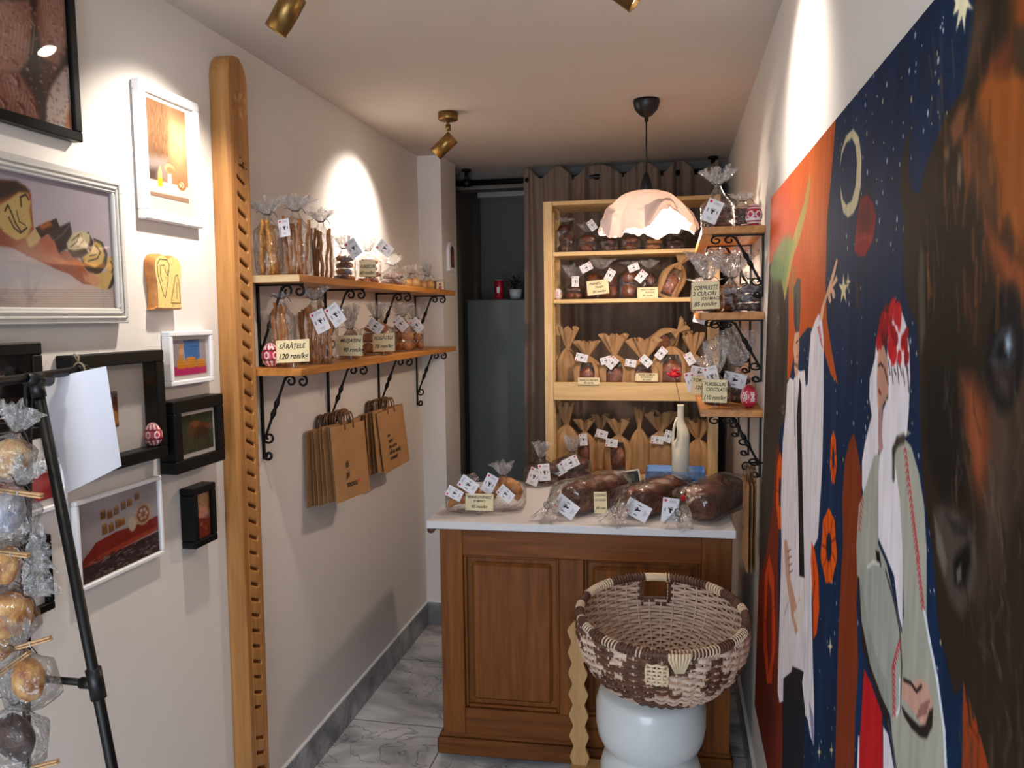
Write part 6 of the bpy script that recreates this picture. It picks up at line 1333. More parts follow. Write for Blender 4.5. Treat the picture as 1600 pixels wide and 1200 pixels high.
sign_px(996, 450, 1028, 466, SH2, UY + 0.012, [('PAINE CU MAIA', .80, .14, .5), ('PUFOASA', .54, .14, .6), ('85 ron/kg', .24, .18, .5)], 'cream price card with three lines at the middle of the second pine shelf')

# ---------------------------------------------------------------- kraft pouches with a film window
def kraft_pouch(p, w, h, neck, fl, label, seed, lean=(0, 0), rz=0.0, window=True, dep=0.10, group='kraft bread bags on the pine shelves', tags=(), mat='kraft', fan=0.5, round_top=False):
    r = packed('kraft_bread_bag', p, label, 'paper bag', group, rz, lean[0], lean[1]); rs = random.Random(seed); ph = [rs.random() * 6.28 for _ in range(6)]
    n = 64; prof = []
    for j in range(13):
        t = j / 12; k = 1 - 0.84 * max(0, (t - .58) / .42) ** 1.9; prof.append((t * h, k * (0.90 + .12 * math.sin(t * 2.6)), t))
    prof = [(z, max(k, 0.15), t) for z, k, t in prof]; nn = len(prof)
    if not round_top:
        for j in range(1, 9): t = j / 8; prof.append((h + fl * t, -(0.15 + (fan + .12) * t ** .8), t))
    V = []
    for (z, k, t) in prof:
        for i in range(n):
            a = 2 * PI * i / n - PI / 2; ca, sa = math.cos(a), math.sin(a); q = 3.2 if k > 0 else 2; rr_ = (abs(ca) ** q + abs(sa) ** q) ** (-1 / q)
            if k > 0:
                fold = 0.07 * (t ** 1.2) * math.sin(a * 9 + ph[0]) * 2.2 + 0.03 * math.sin(a * 4 + ph[1] + z * 20) + 0.02 * math.sin(a * 14 + z * 40 + ph[2])
                kk = k * (1 + fold); V.append((ca * rr_ * w / 2 * kk, sa * rr_ * dep / 2 * kk, z))
            else:
                kk = -k * (1 + 0.28 * t * math.sin(a * 8 + ph[3]) + .12 * math.sin(a * 5 + ph[4])); V.append((ca * w / 2 * kk, sa * dep / 2 * kk * 0.8, z + fl * .12 * t * math.sin(a * 6 + ph[5])))
    def isw(i, j): da = min(i, n - i) / n; return window and da < 0.085 and 1 <= j < 10
    m = MB(); g = MB(); F1, F2 = [], []
    for j in range(len(prof) - 1):
        for i in range(n):
            f = (j * n + i, j * n + (i + 1) % n, (j + 1) * n + (i + 1) % n, (j + 1) * n + i); (F2 if isw(min(i, n - 1 - i) , j) and min(i, n - 1 - i) < 5 else F1).append(f)
    F1.append(tuple(range(n - 1, -1, -1)));
    if round_top: F1.append(tuple((len(prof) - 1) * n + q for q in range(n)))
    m.add(V, F1, mat, True); m.build('paper_bag', r)
    if window and F2:
        used = sorted({i for f in F2 for i in f}); mp = {u: k for k, u in enumerate(used)}; g.add([V[u] for u in used], [[mp[i] for i in f] for f in F2], 'film', True); g.build('film_window', r)
        bread_piece(r, 'loaf', T(0, 0, h * .36, s=(w * .40, dep * .40, h * .33)), 'bread_crumb', seed, 0.14, .6, 2.4)
    for (dx, dz, ang, s) in tags: hang_tag(r, (dx, -dep * .5 - 0.012, dz), ang, s=s)
    if not round_top:
        t = MB(); t.tube([(math.cos(a) * w * .07 * 1.15, math.sin(a) * dep * .07 * 1.2, h) for a in [2 * PI * q / 14 for q in range(14)]], 0.0016, 'twine', 5, closed=True); t.build('twine_tie', r)
    return r
def pouch_px(x0, x1, yb, yn, yt, base, Y, label, window=True, tags=(), **kw):
    px = (x0 + x1) / 2; p = onY(px, yb, Y); k = mpp(p); q = [((tx - px) * k * .97, (yb - ty) * k * .97, a, s) for (tx, ty, a, s) in tags]
    return kraft_pouch((p.x, p.y, base), (x1 - x0) * k * 1.14, (yb - yn) * k, 0, max(.012, (yn - yt) * k), label, int(px * 3), window=window, tags=q, **kw)
Y3 = UY + 0.085
pouch_px(872, 903, 606, 538, 508, SH3, Y3 + 0.09, 'kraft bread bag at the far left of the third pine shelf, tall twisted top', False)
pouch_px(898, 938, 606, 548, 526, SH3, Y3, 'kraft bread bag with wide window behind the left price card of the third pine shelf', tags=((911, 548, 1.35, .78),))
pouch_px(939, 982, 606, 546, 516, SH3, Y3, 'kraft bread bag with tilted tag and tall folded top, third pine shelf', tags=((948, 552, -1.3, .70), (958, 556, -.75, .78)))
pouch_px(983, 1030, 606, 552, 522, SH3, Y3, 'squat kraft bread bag behind the right price card of the third pine shelf', tags=((986, 556, 1.4, .70), (1010, 553, .8, .78)), fan=.6)
pouch_px(1024, 1074, 606, 533, 520, SH3, Y3 + .02, 'big rounded kraft bread bag without tie behind the red flower', round_top=True, tags=((1033, 541, -.7, .78),))
pouch_px(1066, 1100, 606, 545, 515, SH3, Y3 + .05, 'kraft bread bag with tag at the right end of the third pine shelf', tags=((1077, 550, .5, .78),))
q = onY(1012, 552, Y3 + .10); kraft_pouch((q.x, q.y, q.z + 0.002), 0.12, 0.19, 0, 0.05, 'kraft bread bag lying tilted on top of the other bags, third pine shelf', 77, lean=(0, 0.95), dep=.09)
q = onY(1044, 466, UY + .14); kraft_pouch((q.x - .02, q.y, SH2), 0.12, 0.19, 0, 0.06, 'kraft bread bag leaning right on the second pine shelf behind the lamp', 78, lean=(0, 0.42), dep=.09)
sign_px(903, 590, 937, 601, SH3, UY - 0.010, [('PAINE CU SECARA', .66, .26, .5), ('85 ron/kg', .26, .26, .5)], 'small cream price card on the left of the wide pine lip', stake=False)
sign_px(993, 583, 1028, 596, SH3, UY - 0.010, [('PAINE CU MAIA', .80, .20, .5), ('INTEGRALA', .52, .20, .5), ('95 ron/kg', .22, .20, .5)], 'cream price card on the right of the wide pine lip', stake=False)
Y4 = UY + 0.10; G6 = 'kraft bread bags on the fourth pine shelf'
for (a, b, yn, yt, dy, lab, tg, kw) in (
    (866, 906, 682, 650, .03, 'kraft bread bag with thin pinkish twisted top, far left of the fourth pine shelf', (), dict(fan=.22)),
    (898, 930, 690, 672, 0, 'kraft bread bag with white tag behind the dark tagged loaves', ((914, 698, .1, .78),), {}),
    (926, 952, 690, 668, .06, 'narrow kraft bread bag in the rear of the fourth pine shelf', ((942, 692, 1.3, .78),), {}),
    (948, 986, 694, 670, 0, 'kraft bread bag with folded fan top and sideways tag, fourth pine shelf', ((957, 702, 1.45, .78),), dict(fan=.45)),
    (986, 1012, 682, 652, 0, 'slim kraft bread bag with pointed twisted top, fourth pine shelf', (), dict(fan=.2)),
    (1012, 1052, 688, 660, .03, 'kraft bread bag with wide pleated fan top left of the cream vase', ((1027, 697, 1.5, .78), (1044, 691, -.3, .78)), dict(fan=.8)),
    (1074, 1108, 698, 668, .02, 'kraft bread bag with crumpled fan top right of the cream vase', (), dict(fan=.8))):
    pouch_px(a, b, 752, yn, yt, SH4, Y4 + dy, lab, window=(a in (898, 948)), tags=tg, group=G6, **kw)
# ---------------------------------------------------------------- goods on the counter
def C_(px, py): return onZ(px, py, CTZ)
def arc_loaf(parent, name, cx, cy, R, r0, a0, a1, n, mat, z=None, squash=.9, tilt=0.0):
    """plaited crescent: overlapping swellings along an arc, one mesh"""
    m = MB(); pts = []; rad = []; N = n * 8
    for i in range(N + 1):
        t = i / N; a = a0 + (a1 - a0) * t; s_ = math.sin(PI * min(max(t, .04), .96)) ** .45; pts.append((cx + R * math.cos(a), cy + 0.3 * R * math.sin(a), (z or r0) + 0.7 * R * math.sin(a) * math.cos(tilt))); rad.append(r0 * s_ * (0.84 + 0.18 * abs(math.sin(t * n * PI))))
    m.tube(pts, rad, mat, 20, flat=squash); return m.build(name, parent)
b1 = C_(733, 799); k = mpp(b1); GC = 'clear bags of braided breads on the counter'
r = packed('bagged_bread', b1, 'clear bag of golden crescent bread at the left end of the counter', 'bread', GC, rz=0.1)
arc_loaf(r, 'crescent_loaf', 0, 0, 0.060, 0.030, 0.1, PI - .1, 6, 'bread_gold', 0.030); arc_loaf(r, 'crescent_loaf', -0.025, -0.03, 0.045, 0.022, 0.0, PI, 5, 'bread_gold', 0.022)
film_bag(r, 0.092, 0.055, 0.088, 0.015, 0.042, 0.036, 31, M=T(0, 0, 0, ry=0.04)); hang_tag(r, (-0.012 + .02, -0.06, 0.118), 1.0, s=.95); hang_tag(r, (-0.045, -0.062, 0.085), 1.1, s=.8)
b2 = C_(790, 796)
r = packed('bagged_bread', b2, 'clear bag of plaited ring bread with two tags beside the sign on the counter', 'bread', GC, rz=-0.1)
arc_loaf(r, 'ring_loaf', 0, 0, 0.050, 0.032, -0.5, PI + .5, 8, 'bread_gold', 0.060)
film_bag(r, 0.082, 0.055, 0.125, 0.012, 0.055, 0.032, 33, M=T(0, 0, 0, ry=-0.06)); hang_tag(r, (-0.045, -0.06, 0.112), -.45, s=.95); hang_tag(r, (0.022, -0.066, 0.078), .9, s=.85)
a = onY(727, 770, 2.86); b = onY(771, 796, 2.86)
price_sign(((a.x + b.x) / 2, 2.86, CTZ), b.x - a.x, a.z - b.z + .004, [('BRÂNCOVENESC', .80, .15, .5), ('(RUMENIT)', .58, .11, .5), ('85 ron/kg', .24, .18, .5)], 'cream card reading BRANCOVENESC 85 ron/kg on a clear foot, counter left', stake=True, lean=-.1, group='handwritten cream price cards', drop=0.018)
for (px, py, wpx, hpx, seed, lab, tg, rz) in (
    (846, 757, 52, 36, 41, 'clear bag of dark glossy rolls with two tags, rear left of the counter', ((-.028, .050, -.35, .98), (.018, .070, 0.1, .95)), .1),
    (894, 752, 58, 40, 43, 'clear bag of dark plaited rolls with crossed tags before the pine unit', ((-.05, .060, -1.0, .98), (.01, .100, -1.1, .95)), -.1)):
    p = C_(px, py); k = mpp(p); w = wpx * k; h = hpx * k; r = packed('bagged_bread', p, lab, 'bread', GC, rz=rz)
    bun_stack(r, w * .86, .09, h * .9, [3, 2], 'bread_dark', 1); film_bag(r, w / 2, .058, h, .02, .075, .032, seed)
    for (dx, dz, an, s_) in tg: hang_tag(r, (dx, -.072, dz), an, s=s_)
# three long cocoa loaves in cellophane lying with their gathered ends to the front
def long_loaf(near, far, wd, ht, label, seed, tags, tail_fr=.05, tail=.07, dots=(), fan=0.0):
    a = C_(*near); b = C_(*far); d = (b - a); L = d.length; ang = math.atan2(d.y, d.x)
    r = packed('bagged_loaf', a, label, 'bread', 'long cocoa loaves on the counter', rz=ang)       # local +x runs away from the viewer
    m = MB(); nu, nv = 40, 46; V = []; ph = seed
    for j in range(nv):
        t = j / (nv - 1); e = (1 - abs(2 * t - 1) ** 9) ** .5 if 0 < t < 1 else 0.0; e = max(e, 0.02)
        for i in range(nu):
            u = 2 * PI * i / nu; cu, su = math.cos(u), math.sin(u); q = 4.2; rr_ = (abs(cu) ** q + abs(su) ** q) ** (-1 / q)
            top = max(0, su); bump = 1 + 0.15 * top * math.sin(t * PI * 6 + 2.6 * cu + ph) + .10 * noise.noise(Vector((t * 9, cu * 3, su * 3 + ph)))
            y = cu * rr_ * wd / 2 * e * (1 - .10 * (su < 0) * abs(su)); z = ht * .48 + su * rr_ * ht * .48 * (e ** .7) * bump; V.append((0.012 + t * (L - .02), y, max(z, 0.003)))
    F = [(j * nu + i, j * nu + (i + 1) % nu, (j + 1) * nu + (i + 1) % nu, (j + 1) * nu + i) for j in range(nv - 1) for i in range(nu)]
    F += [tuple(range(nu - 1, -1, -1)), tuple((nv - 1) * nu + i for i in range(nu))]
    k = MB(); k.add(V, F, 'bread_loaf', True); k.build('loaf', r)
    # film: axis from the far end back to the near gathered end
    Lf = (L + .02) / .8; M = Matrix(((0, 0, -1, L + .010), (0, 1, 0, 0), (1, 0, 0, ht * .52), (0, 0, 0, 1)))
    film_bag(r, ht * .57, wd * .60, Lf, .004, .001, .001, seed, M=M, power=3.2, bottom=.8, nr=.012, name='clear_wrapper', mat='film_loaf')
    # loose ruffled tail hanging down on the worktop
    f = MB(); n = 60; V = []; rs = random.Random(seed); p4 = [rs.random() * 6 for _ in range(4)]
    for j in range(10):
        t = j / 9
        for i in range(n):
            u = 2 * PI * i / n; g = .012 + tail_fr * t ** .7 * (1 + .16 * math.sin(u * 7 + p4[0]) + .12 * math.sin(u * 11 + p4[1])); hgt = ht * .50 * (1 - t) ** 1.3 + .016
            V.append((-.062 - tail * t + .35 * g * math.sin(u) * 0.5 + .012 * t * math.sin(u * 5 + p4[2]), g * math.cos(u) + fan * t, max(.002, hgt + .40 * g * math.sin(u) * (1 - .3 * t) + rs.uniform(-1, 1) * .002)))
    F = [(j * n + i, j * n + (i + 1) % n, (j + 1) * n + (i + 1) % n, (j + 1) * n + i) for j in range(9) for i in range(n)]; f.add(V, F, 'film_crumple', False); f.build('ruffled_tail', r)
    for (tx, ty, an, s_) in tags:
        q = onY(tx, ty, a.y - .060); v = Matrix.Rotation(-ang, 3, 'Z') @ (q - a); hang_tag(r, v, an, s=s_, yaw=-ang)
    for (tx, ty) in dots:
        q = onY(tx, ty, a.y - .050); v = Matrix.Rotation(-ang, 3, 'Z') @ (q - a); dd = MB(); dd.lathe([(0, .001), (.008, .001), (.008, 0)], 'red_felt', 16, caps=False); put(dd.build('red_sticker'), r, face_cam(v, 0, 0, -ang))
    return r
mat_plain('bread_loaf', (122, 58, 30), 0.45, col2=(30, 17, 14), scale=8, bump=0.8, bscale=35, detail=6)
long_loaf((884, 806), (972, 780), .118, .116, 'long dark brown loaf in cellophane with tilted tag, leftmost of the three big loaves', 51, ((884, 792, .95, 1.15),), .040, .075)
long_loaf((986, 812), (1064, 784), .118, .114, 'long cocoa loaf in cellophane in the middle of the three big loaves', 52, ((996, 797, 1.1, 1.15),), .045, .075)
long_loaf((1082, 818), (1148, 786), .130, .122, 'long dark loaf in cellophane at the right end of the counter', 53, ((1047, 797, -.10, 1.1),), .045, .06, dots=((1067, 777), (1068, 779)))
a = onY(929, 769, 2.95); b = onY(949, 802, 2.95)
price_sign(((a.x + b.x) / 2, 2.925, CTZ), b.x - a.x, a.z - b.z, [('COZONAC', .85, .10, .5), ('CU CACAO', .62, .10, .5), ('85 ron', .25, .12, .5)], 'narrow cream price card between the left and middle big loaves', stake=False, ang=0.04, group='handwritten cream price cards', drop=.01)

# ---------------------------------------------------------------- weighing scale
SYY = 3.22; p0 = onY(1008, 750, SYY); p1 = onY(1104, 750, SYY); sz = onY(1056, 748, SYY).z - CTZ
sc = thing('weighing_scale', ((p0.x + p1.x) / 2, SYY, CTZ), 'grey shop scale with shiny blue tray behind the big loaves', 'scale')
hw = (p1.x - p0.x) / 2; m = MB(); m.box((-hw - .01, .02, .008), (hw, .26, sz - .03), 'plastic_grey', bev=.008); m.build('body', sc)
m = MB(); m.box((-hw + .01, .0, sz - .030), (hw - .01, .24, sz - .014), 'scale_dark_blue', bev=.004); m.build('tray_support', sc)
m = MB(); m.box((-hw, -.01, sz - .013), (hw, .25, sz - .006), 'scale_blue', bev=.003)
for (lo, hi) in (((-hw, -.01, sz - .006), (hw, -.006, sz + .002)), ((-hw, .246, sz - .006), (hw, .25, sz + .008)), ((-hw, -.006, sz - .006), (-hw + .004, .246, sz + .004)), ((hw - .004, -.006, sz - .006), (hw, .246, sz + .004))): m.box(lo, hi, 'scale_blue')
m.build('tray', sc)
M = T(-hw - .055, .03, .03, rx=0, ry=0, rz=0) @ Matrix.Rotation(-.55, 4, 'X') @ Matrix.Rotation(-.2, 4, 'Y')
m = MB(); m.box((-.045, -.01, 0), (.045, .012, .085), 'plastic_grey', M, bev=.004); m.build('display_housing', sc)
m = MB(); m.box((-.038, -.0125, .010), (.038, -.0105, .076), 'black_plastic', M); m.box((-.028, -.0135, .030), (.020, -.0126, .064), 'lcd', M); m.build('display', sc)
for x in (-hw + .01, hw - .02):
    m = MB(); m.lathe([(.012, 0), (.012, .009)], 'black_plastic', 14, T(x, .05, 0)); m.build('foot', sc)

# ---------------------------------------------------------------- cream vase with a red flower pick
vy = 3.42; p = onY(1063, 740, vy); vh = onY(1062, 632, vy).z - CTZ; kx = mpp(p)
va = thing('ceramic_vase', (p.x, vy, CTZ), 'tall cream ceramic bottle vase with a pierced loop in its shoulder', 'vase')
m = MB(); nu, nv = 40, 60; V = []
HX = -.030
def vr(t): # half width, depth
    if t < .10: return .033 + .003 * t / .1
    if t < .62: return .036
    if t < .84: return .036 - .022 * (0.5 - 0.5 * math.cos(PI * (t - .62) / .22))
    return .014 + (.001 if t > .97 else 0)
for j in range(nv):
    t = j / (nv - 1); r_ = vr(t); sh = 0.010 * math.exp(-((t - .66) / .16) ** 2)
    for i in range(nu):
        u = 2 * PI * i / nu; x = math.cos(u) * (r_ + sh * .3); y = math.sin(u) * r_ * .8
        dent = 0.024 * math.exp(-((t - .60) / .13) ** 2) * math.exp(-((x + .014) / .007) ** 2); y = y - math.copysign(min(abs(y), dent), y) if abs(y) > 1e-6 else y
        V.append((x, y, t * vh))
F = [(j * nu + i, j * nu + (i + 1) % nu, (j + 1) * nu + (i + 1) % nu, (j + 1) * nu + i) for j in range(nv - 1) for i in range(nu)]
V += [(.010 * math.cos(2 * PI * i / nu), .008 * math.sin(2 * PI * i / nu), vh) for i in range(nu)] + [(.009 * math.cos(2 * PI * i / nu), .007 * math.sin(2 * PI * i / nu), vh * .8) for i in range(nu)]
F += [(j * nu + i, j * nu + (i + 1) % nu, (j + 1) * nu + (i + 1) % nu, (j + 1) * nu + i) for j in (nv - 1, nv) for i in range(nu)]; F.append(tuple(range(nu - 1, -1, -1)))
V = [((x + max(0, -.008 - x) * .72 * math.exp(-((z / vh - .66) / .10) ** 4) if x < -.008 else x), y, z) for (x, y, z) in V]
m.add(V, F, 'ceramic_cream', True); m.build('vase_body', va)
m = MB(); m.tube([(-.012, 0, vh * .845), (-.020, 0, vh * .80), (-.028, 0, vh * .72), (-.0315, 0, vh * .64), (-.032, 0, vh * .56), (-.029, 0, vh * .50)], [.0075, .0068, .0062, .0060, .0064, .0075], 'ceramic_cream', 12); m.build('loop_handle', va)
q = onY(1054, 590, vy)
fl = thing('flower_pick', (p.x, vy, CTZ + vh * .75), 'red carnation-like flower on a thin wire standing in the cream vase', 'flower')
m = MB(); hz = onY(1054, 586, vy).z - CTZ - vh * .75; m.tube([(0, 0, 0), (-.004, 0, hz * .5), (q.x - p.x, 0, hz)], .0012, 'dark_twine', 5); m.build('wire_stem', fl)
m = MB(); rs = random.Random(4)
for k in range(60):
    a = rs.random() * 2 * PI; R_ = rs.uniform(.006, .031); c = Vector((q.x - p.x + R_ * math.cos(a), R_ * math.sin(a) * .5, hz + rs.uniform(-.006, .010) + (.012 if R_ < .018 else 0))); d1 = Vector((math.cos(a), math.sin(a) * .5, .5)).normalized() * .009; d2 = Vector((-math.sin(a), math.cos(a), rs.uniform(-.5, .5))) * .007; m.add([c - d2, c + d1 * .4 - d2 * .3, c + d1, c + d2], [(0, 1, 2, 3)], 'red_felt')
m.lathe([(0, -.012), (.016, -.008), (.022, 0), (.014, .010), (0, .014)], 'red_felt', 16, T(q.x - p.x, 0, hz, s=(1.25, .8, 1)), caps=False); m.build('petals', fl)
p = onZ(975, 748, CTZ)
ob = thing('orange_box', (p.x, 3.33, CTZ), 'small orange box with a white roll on top beside the scale display', 'box', rz=.2)
m = MB(); m.box((-.028, -.02, 0), (.028, .02, .070), 'orange_label', bev=.003); m.build('carton', ob)
rl = thing('paper_roll', (p.x + .04, 3.33, CTZ + .0705), 'small white paper roll lying on the orange box beside the scale', 'paper roll')
m = MB(); m.lathe([(.004, -.030), (.011, -.030), (.011, .030), (.004, .030), (.004, -.030)], 'card_white', 24, T(-.035, 0, .0112, ry=PI / 2), caps=False); m.build('roll', rl)

# ---------------------------------------------------------------- kraft carrier bags hanging from brackets
def carrier(parent_loc, label, group, w, h, t, text=None, dy=0, tilt=0.0, rz=0.0, mat='kraft_bag', notch=0.0):
    """flat folded carrier, hangs in the y-z plane facing +x; origin at its top middle"""
    r = packed('kraft_carrier_bag', parent_loc, label, 'paper bag', group, rz=rz, rx=0.0); r.rotation_euler = (dy, tilt, rz)
    m = MB(); V = []; ny, nz = 8, 12
    for s_ in (0, 1):
        for j in range(nz + 1):
            for i in range(ny + 1):
                y = (i / ny - .5) * w; z = -h * j / nz; x = (t * .5 if s_ else -t * .5) + .0015 * math.sin(j * 1.1 + i * .7 + s_) * (1 if s_ else 0)
                if i in (0, ny): x *= .2
                V.append((x, y, z))
    n0 = (ny + 1) * (nz + 1); F = []
    for j in range(nz):
        for i in range(ny): a = j * (ny + 1) + i; F.append((a, a + 1, a + ny + 2, a + ny + 1)[::-1] if False else (a, a + ny + 1, a + ny + 2, a + 1)); F.append((n0 + a, n0 + a + 1, n0 + a + ny + 2, n0 + a + ny + 1))
        a = j * (ny + 1); F.append((a, n0 + a, n0 + a + ny + 1, a + ny + 1)); b = a + ny; F.append((b, b + ny + 1, n0 + b + ny + 1, n0 + b))
    for i in range(ny): a = nz * (ny + 1) + i; F.append((a, n0 + a, n0 + a + 1, a + 1)); F.append((i, i + 1, n0 + i + 1, n0 + i))
    m.add(V, F, mat, False); m.build('bag_body', r)
    m = MB()
    for s_ in (-1, 1): m.tube([(s_ * t * .45, -.032, -.02), (s_ * t * .5, -.034, .022), (s_ * t * .5, -.024, .040), (s_ * t * .5, 0, .046), (s_ * t * .5, .024, .040), (s_ * t * .5, .034, .022), (s_ * t * .45, .032, -.02)], .006, 'kraft_dark', 6, flat=.25)
    m.build('paper_handles', r)
    if text:
        m = MB(); M = Matrix(((0, 0, 1, t * .5 + .0026), (1, 0, 0, 0), (0, 1, 0, 0), (0, 0, 0, 1)))
        for (s_, y, z, hh, mt) in text: put_text(m, s_, y, z, hh, mt, M, align='L')
        m.build('print', r)
    return r
def stack_bags(nb, top, w, h, x0, dx, lab, group, text, tilts, skip=0.0):
    for k in range(nb):
        f = k == nb - 1
        carrier((x0 + dx * k, top.y + skip * (nb - 1 - k) * -1 + (0.012 if k % 2 else 0), top.z + (0.004 * k if not f else .012)), lab[0] if f else lab[1], group, w, h, .009 if not f else .012, text if f else None, tilt=-tilts[0] * k / nb, dy=(tilts[1] if f else tilts[1] * .25 + .02 * (k % 3 - 1)), rz=(tilts[2] if f else tilts[2] * k / nb))
tA = onX(541, 668, -1.235)
stack_bags(7, Vector((0, tA.y + .02, tA.z)), .262, .285, LX + .012, .0155, ('kraft carrier bag printed di pi mocu, front of the left hanging stack', 'plain kraft carrier bag in the left stack hanging from the second bracket'), 'kraft carriers hanging from the second bracket', [('di', -.055, -.150, .024, 'ink'), ('pi', -.055, -.188, .024, 'ink'), ('mocu', -.055, -.226, .024, 'ink'), ('•', .030, -.224, .03, 'ink_pink')], (0.10, -.03, -.10), .006)
tB = onX(610, 644, -1.235)
stack_bags(6, Vector((0, tB.y + .03, tB.z)), .262, .270, LX + .012, .0155, ('kraft carrier bag printed with five short lines, front of the right hanging stack', 'plain kraft carrier bag in the right stack hanging from the third bracket'), 'kraft carriers hanging from the third bracket', [('un', -.07, -.110, .018, 'ink'), ('gust', -.07, -.136, .018, 'ink'), ('de care', -.07, -.162, .018, 'ink'), ('să te simţi', -.07, -.188, .018, 'ink'), ('român!', -.07, -.214, .018, 'ink')], (0.10, .06, -.10), .006)
for k in range(3):
    rr_ = carrier((RX - .030 - .0125 * k, 2.635 - .008 * k, 1.155 + .004 * k), 'kraft carrier bag with lines of print hanging on the right wall beside the counter' if k == 2 else 'kraft carrier bag in the small stack hanging on the right wall beside the counter', 'kraft carriers on the right wall', .20, .28, .007, [('un gust', -.05, -.10, .016, 'ink'), ('de care', -.05, -.13, .016, 'ink'), ('român!', -.05, -.16, .016, 'ink')] if k == 2 else None, rz=PI)
hk = thing('wall_hook', (RX, 2.635, 1.195), 'black iron hook on the right wall holding the kraft carriers', 'hook')
m = MB(); m.tube([(-.0015, 0, .02), (-.06, 0, .02), (-.066, 0, .012), (-.066, 0, .004)], .003, 'black_iron', 8); m.tube([(-.066, 0, .004), (-.062, 0, -.004), (-.052, 0, -.002)], .003, 'black_iron', 8); m.build('hook_bar', hk)

# ---------------------------------------------------------------- black stand in the foreground with paper sheet
SY_ = 1.18; L0 = onY(56, 595, SY_); LJ = onY(150, 1068, SY_); LE = onY(177, 1210, SY_); PO_ = onY(41, 1210, SY_)
sd_ = thing('display_stand', (L0.x, SY_, 0), 'black metal tube display stand with slanted leg at the left foreground', 'display stand')
o_ = Vector((L0.x, SY_, 0)); dirn = (LE - L0); foot = L0 + dirn * (L0.z / (L0.z - LE.z)); R1 = .0078
m = MB(); m.tube([L0 - o_ + Vector((0, 0, .004)), foot - o_ + Vector((0, 0, .004))], .0095, 'black_metal', 14); m.build('slanted_leg', sd_)
vp0 = onY(44, 600, SY_); pbx = vp0.x + (PO_.x - vp0.x) * vp0.z / (vp0.z - PO_.z); m = MB(); m.tube([(vp0.x - o_.x, 0, vp0.z), (pbx - o_.x, 0, 0.004)], .0072, 'black_metal', 12); m.build('upright', sd_)
be = onX(133, 577, L0.x); m = MB(); m.tube([(0, -.35, L0.z + (L0.z - be.z) * .5), (0, be.y - SY_, be.z)], R1, 'black_metal', 12); m.lathe([(0, 0), (.010, 0), (.010, .02), (0, .022)], 'black_metal', 14, T(0, be.y - SY_ - .02, be.z, rx=-PI / 2), caps=False); m.build('top_rail', sd_)
cjx = LJ - o_; m = MB(); cr = onY(75, 1062, SY_) - o_; m.tube([(PO_.x - o_.x, 0, cr.z), (cjx.x, 0, cjx.z)], .0066, 'black_metal', 12); m.build('cross_tube', sd_)
u = dirn.normalized(); m = MB(); m.tube([cjx - u * .028 * -1, cjx - u * .028], .0135, 'black_plastic', 14); m.tube([cjx + Vector((-.030, 0, -.001)), cjx], .0105, 'black_plastic', 12); m.build('joint_collar', sd_)
m = MB(); m.tube([(0, -.02, L0.z + .004), (0, .03, L0.z)], .0125, 'black_plastic', 12); m.tube([Vector((0, 0, L0.z)), Vector((0, 0, L0.z)) + u * .03], .0125, 'black_plastic', 12); m.build('top_joint', sd_)
for q_ in (foot - o_, Vector((pbx - o_.x, 0, 0))):
    m = MB(); m.lathe([(.012, 0), (.012, .018), (.009, .022)], 'black_plastic', 12, T(q_.x, 0, 0)); m.build('rubber_foot', sd_)
xk = L0.x + .012; TLp = onX(62, 592, xk); yB = be.y - .004
c0, c1 = onY(63, 594, SY_ + .045), onX(166, 572, L0.x + .055); c2, c3 = onX(190, 728, L0.x + .060), onY(106, 770, SY_ + .050)
ps = thing('paper_sheet', (c0.x, c0.y, c3.z), 'blank white paper sheet tied to the top rail of the black stand', 'paper'); m = MB(); V = []; n = 14; o2 = Vector((c0.x, c0.y, c3.z))
for s_ in (0, 1):
    for j in range(n + 1):
        for i in range(n + 1):
            a, b = i / n, j / n; p = (c0 * (1 - a) + c1 * a) * (1 - b) + (c3 * (1 - a) + c2 * a) * b - o2; nn_ = Vector((.45, -.85, 0)); V.append(p + nn_ * (.006 * math.sin(a * PI) * b + .0004 * s_))
N1 = (n + 1) ** 2; F = []
for j in range(n):
    for i in range(n): a = j * (n + 1) + i; F.append((a, a + n + 1, a + n + 2, a + 1)); F.append((N1 + a, N1 + a + 1, N1 + a + n + 2, N1 + a + n + 1))
m.add(V, F, 'paper_white', True); m.build('sheet', ps)
kp = onX(124, 578, L0.x); m = MB(); kk = kp - o2; m.tube([kk + Vector((math.cos(a) * .012, 0, math.sin(a) * .014)) for a in [2 * PI * q / 12 for q in range(12)]], .0018, 'twine', 6, closed=True); m.tube([kk + Vector((0, 0, .013)), kk + Vector((.004, -.004, .026)), kk + Vector((-.006, -.004, .030)), kk + Vector((0, 0, .014))], .0020, 'twine', 6); m.tube([kk + Vector((.012, 0, -.002)), kk + Vector((.012, -.003, -.018)), kk + Vector((.009, -.006, -.030))], .0016, 'dark_twine', 6); m.build('twine_knot', ps)

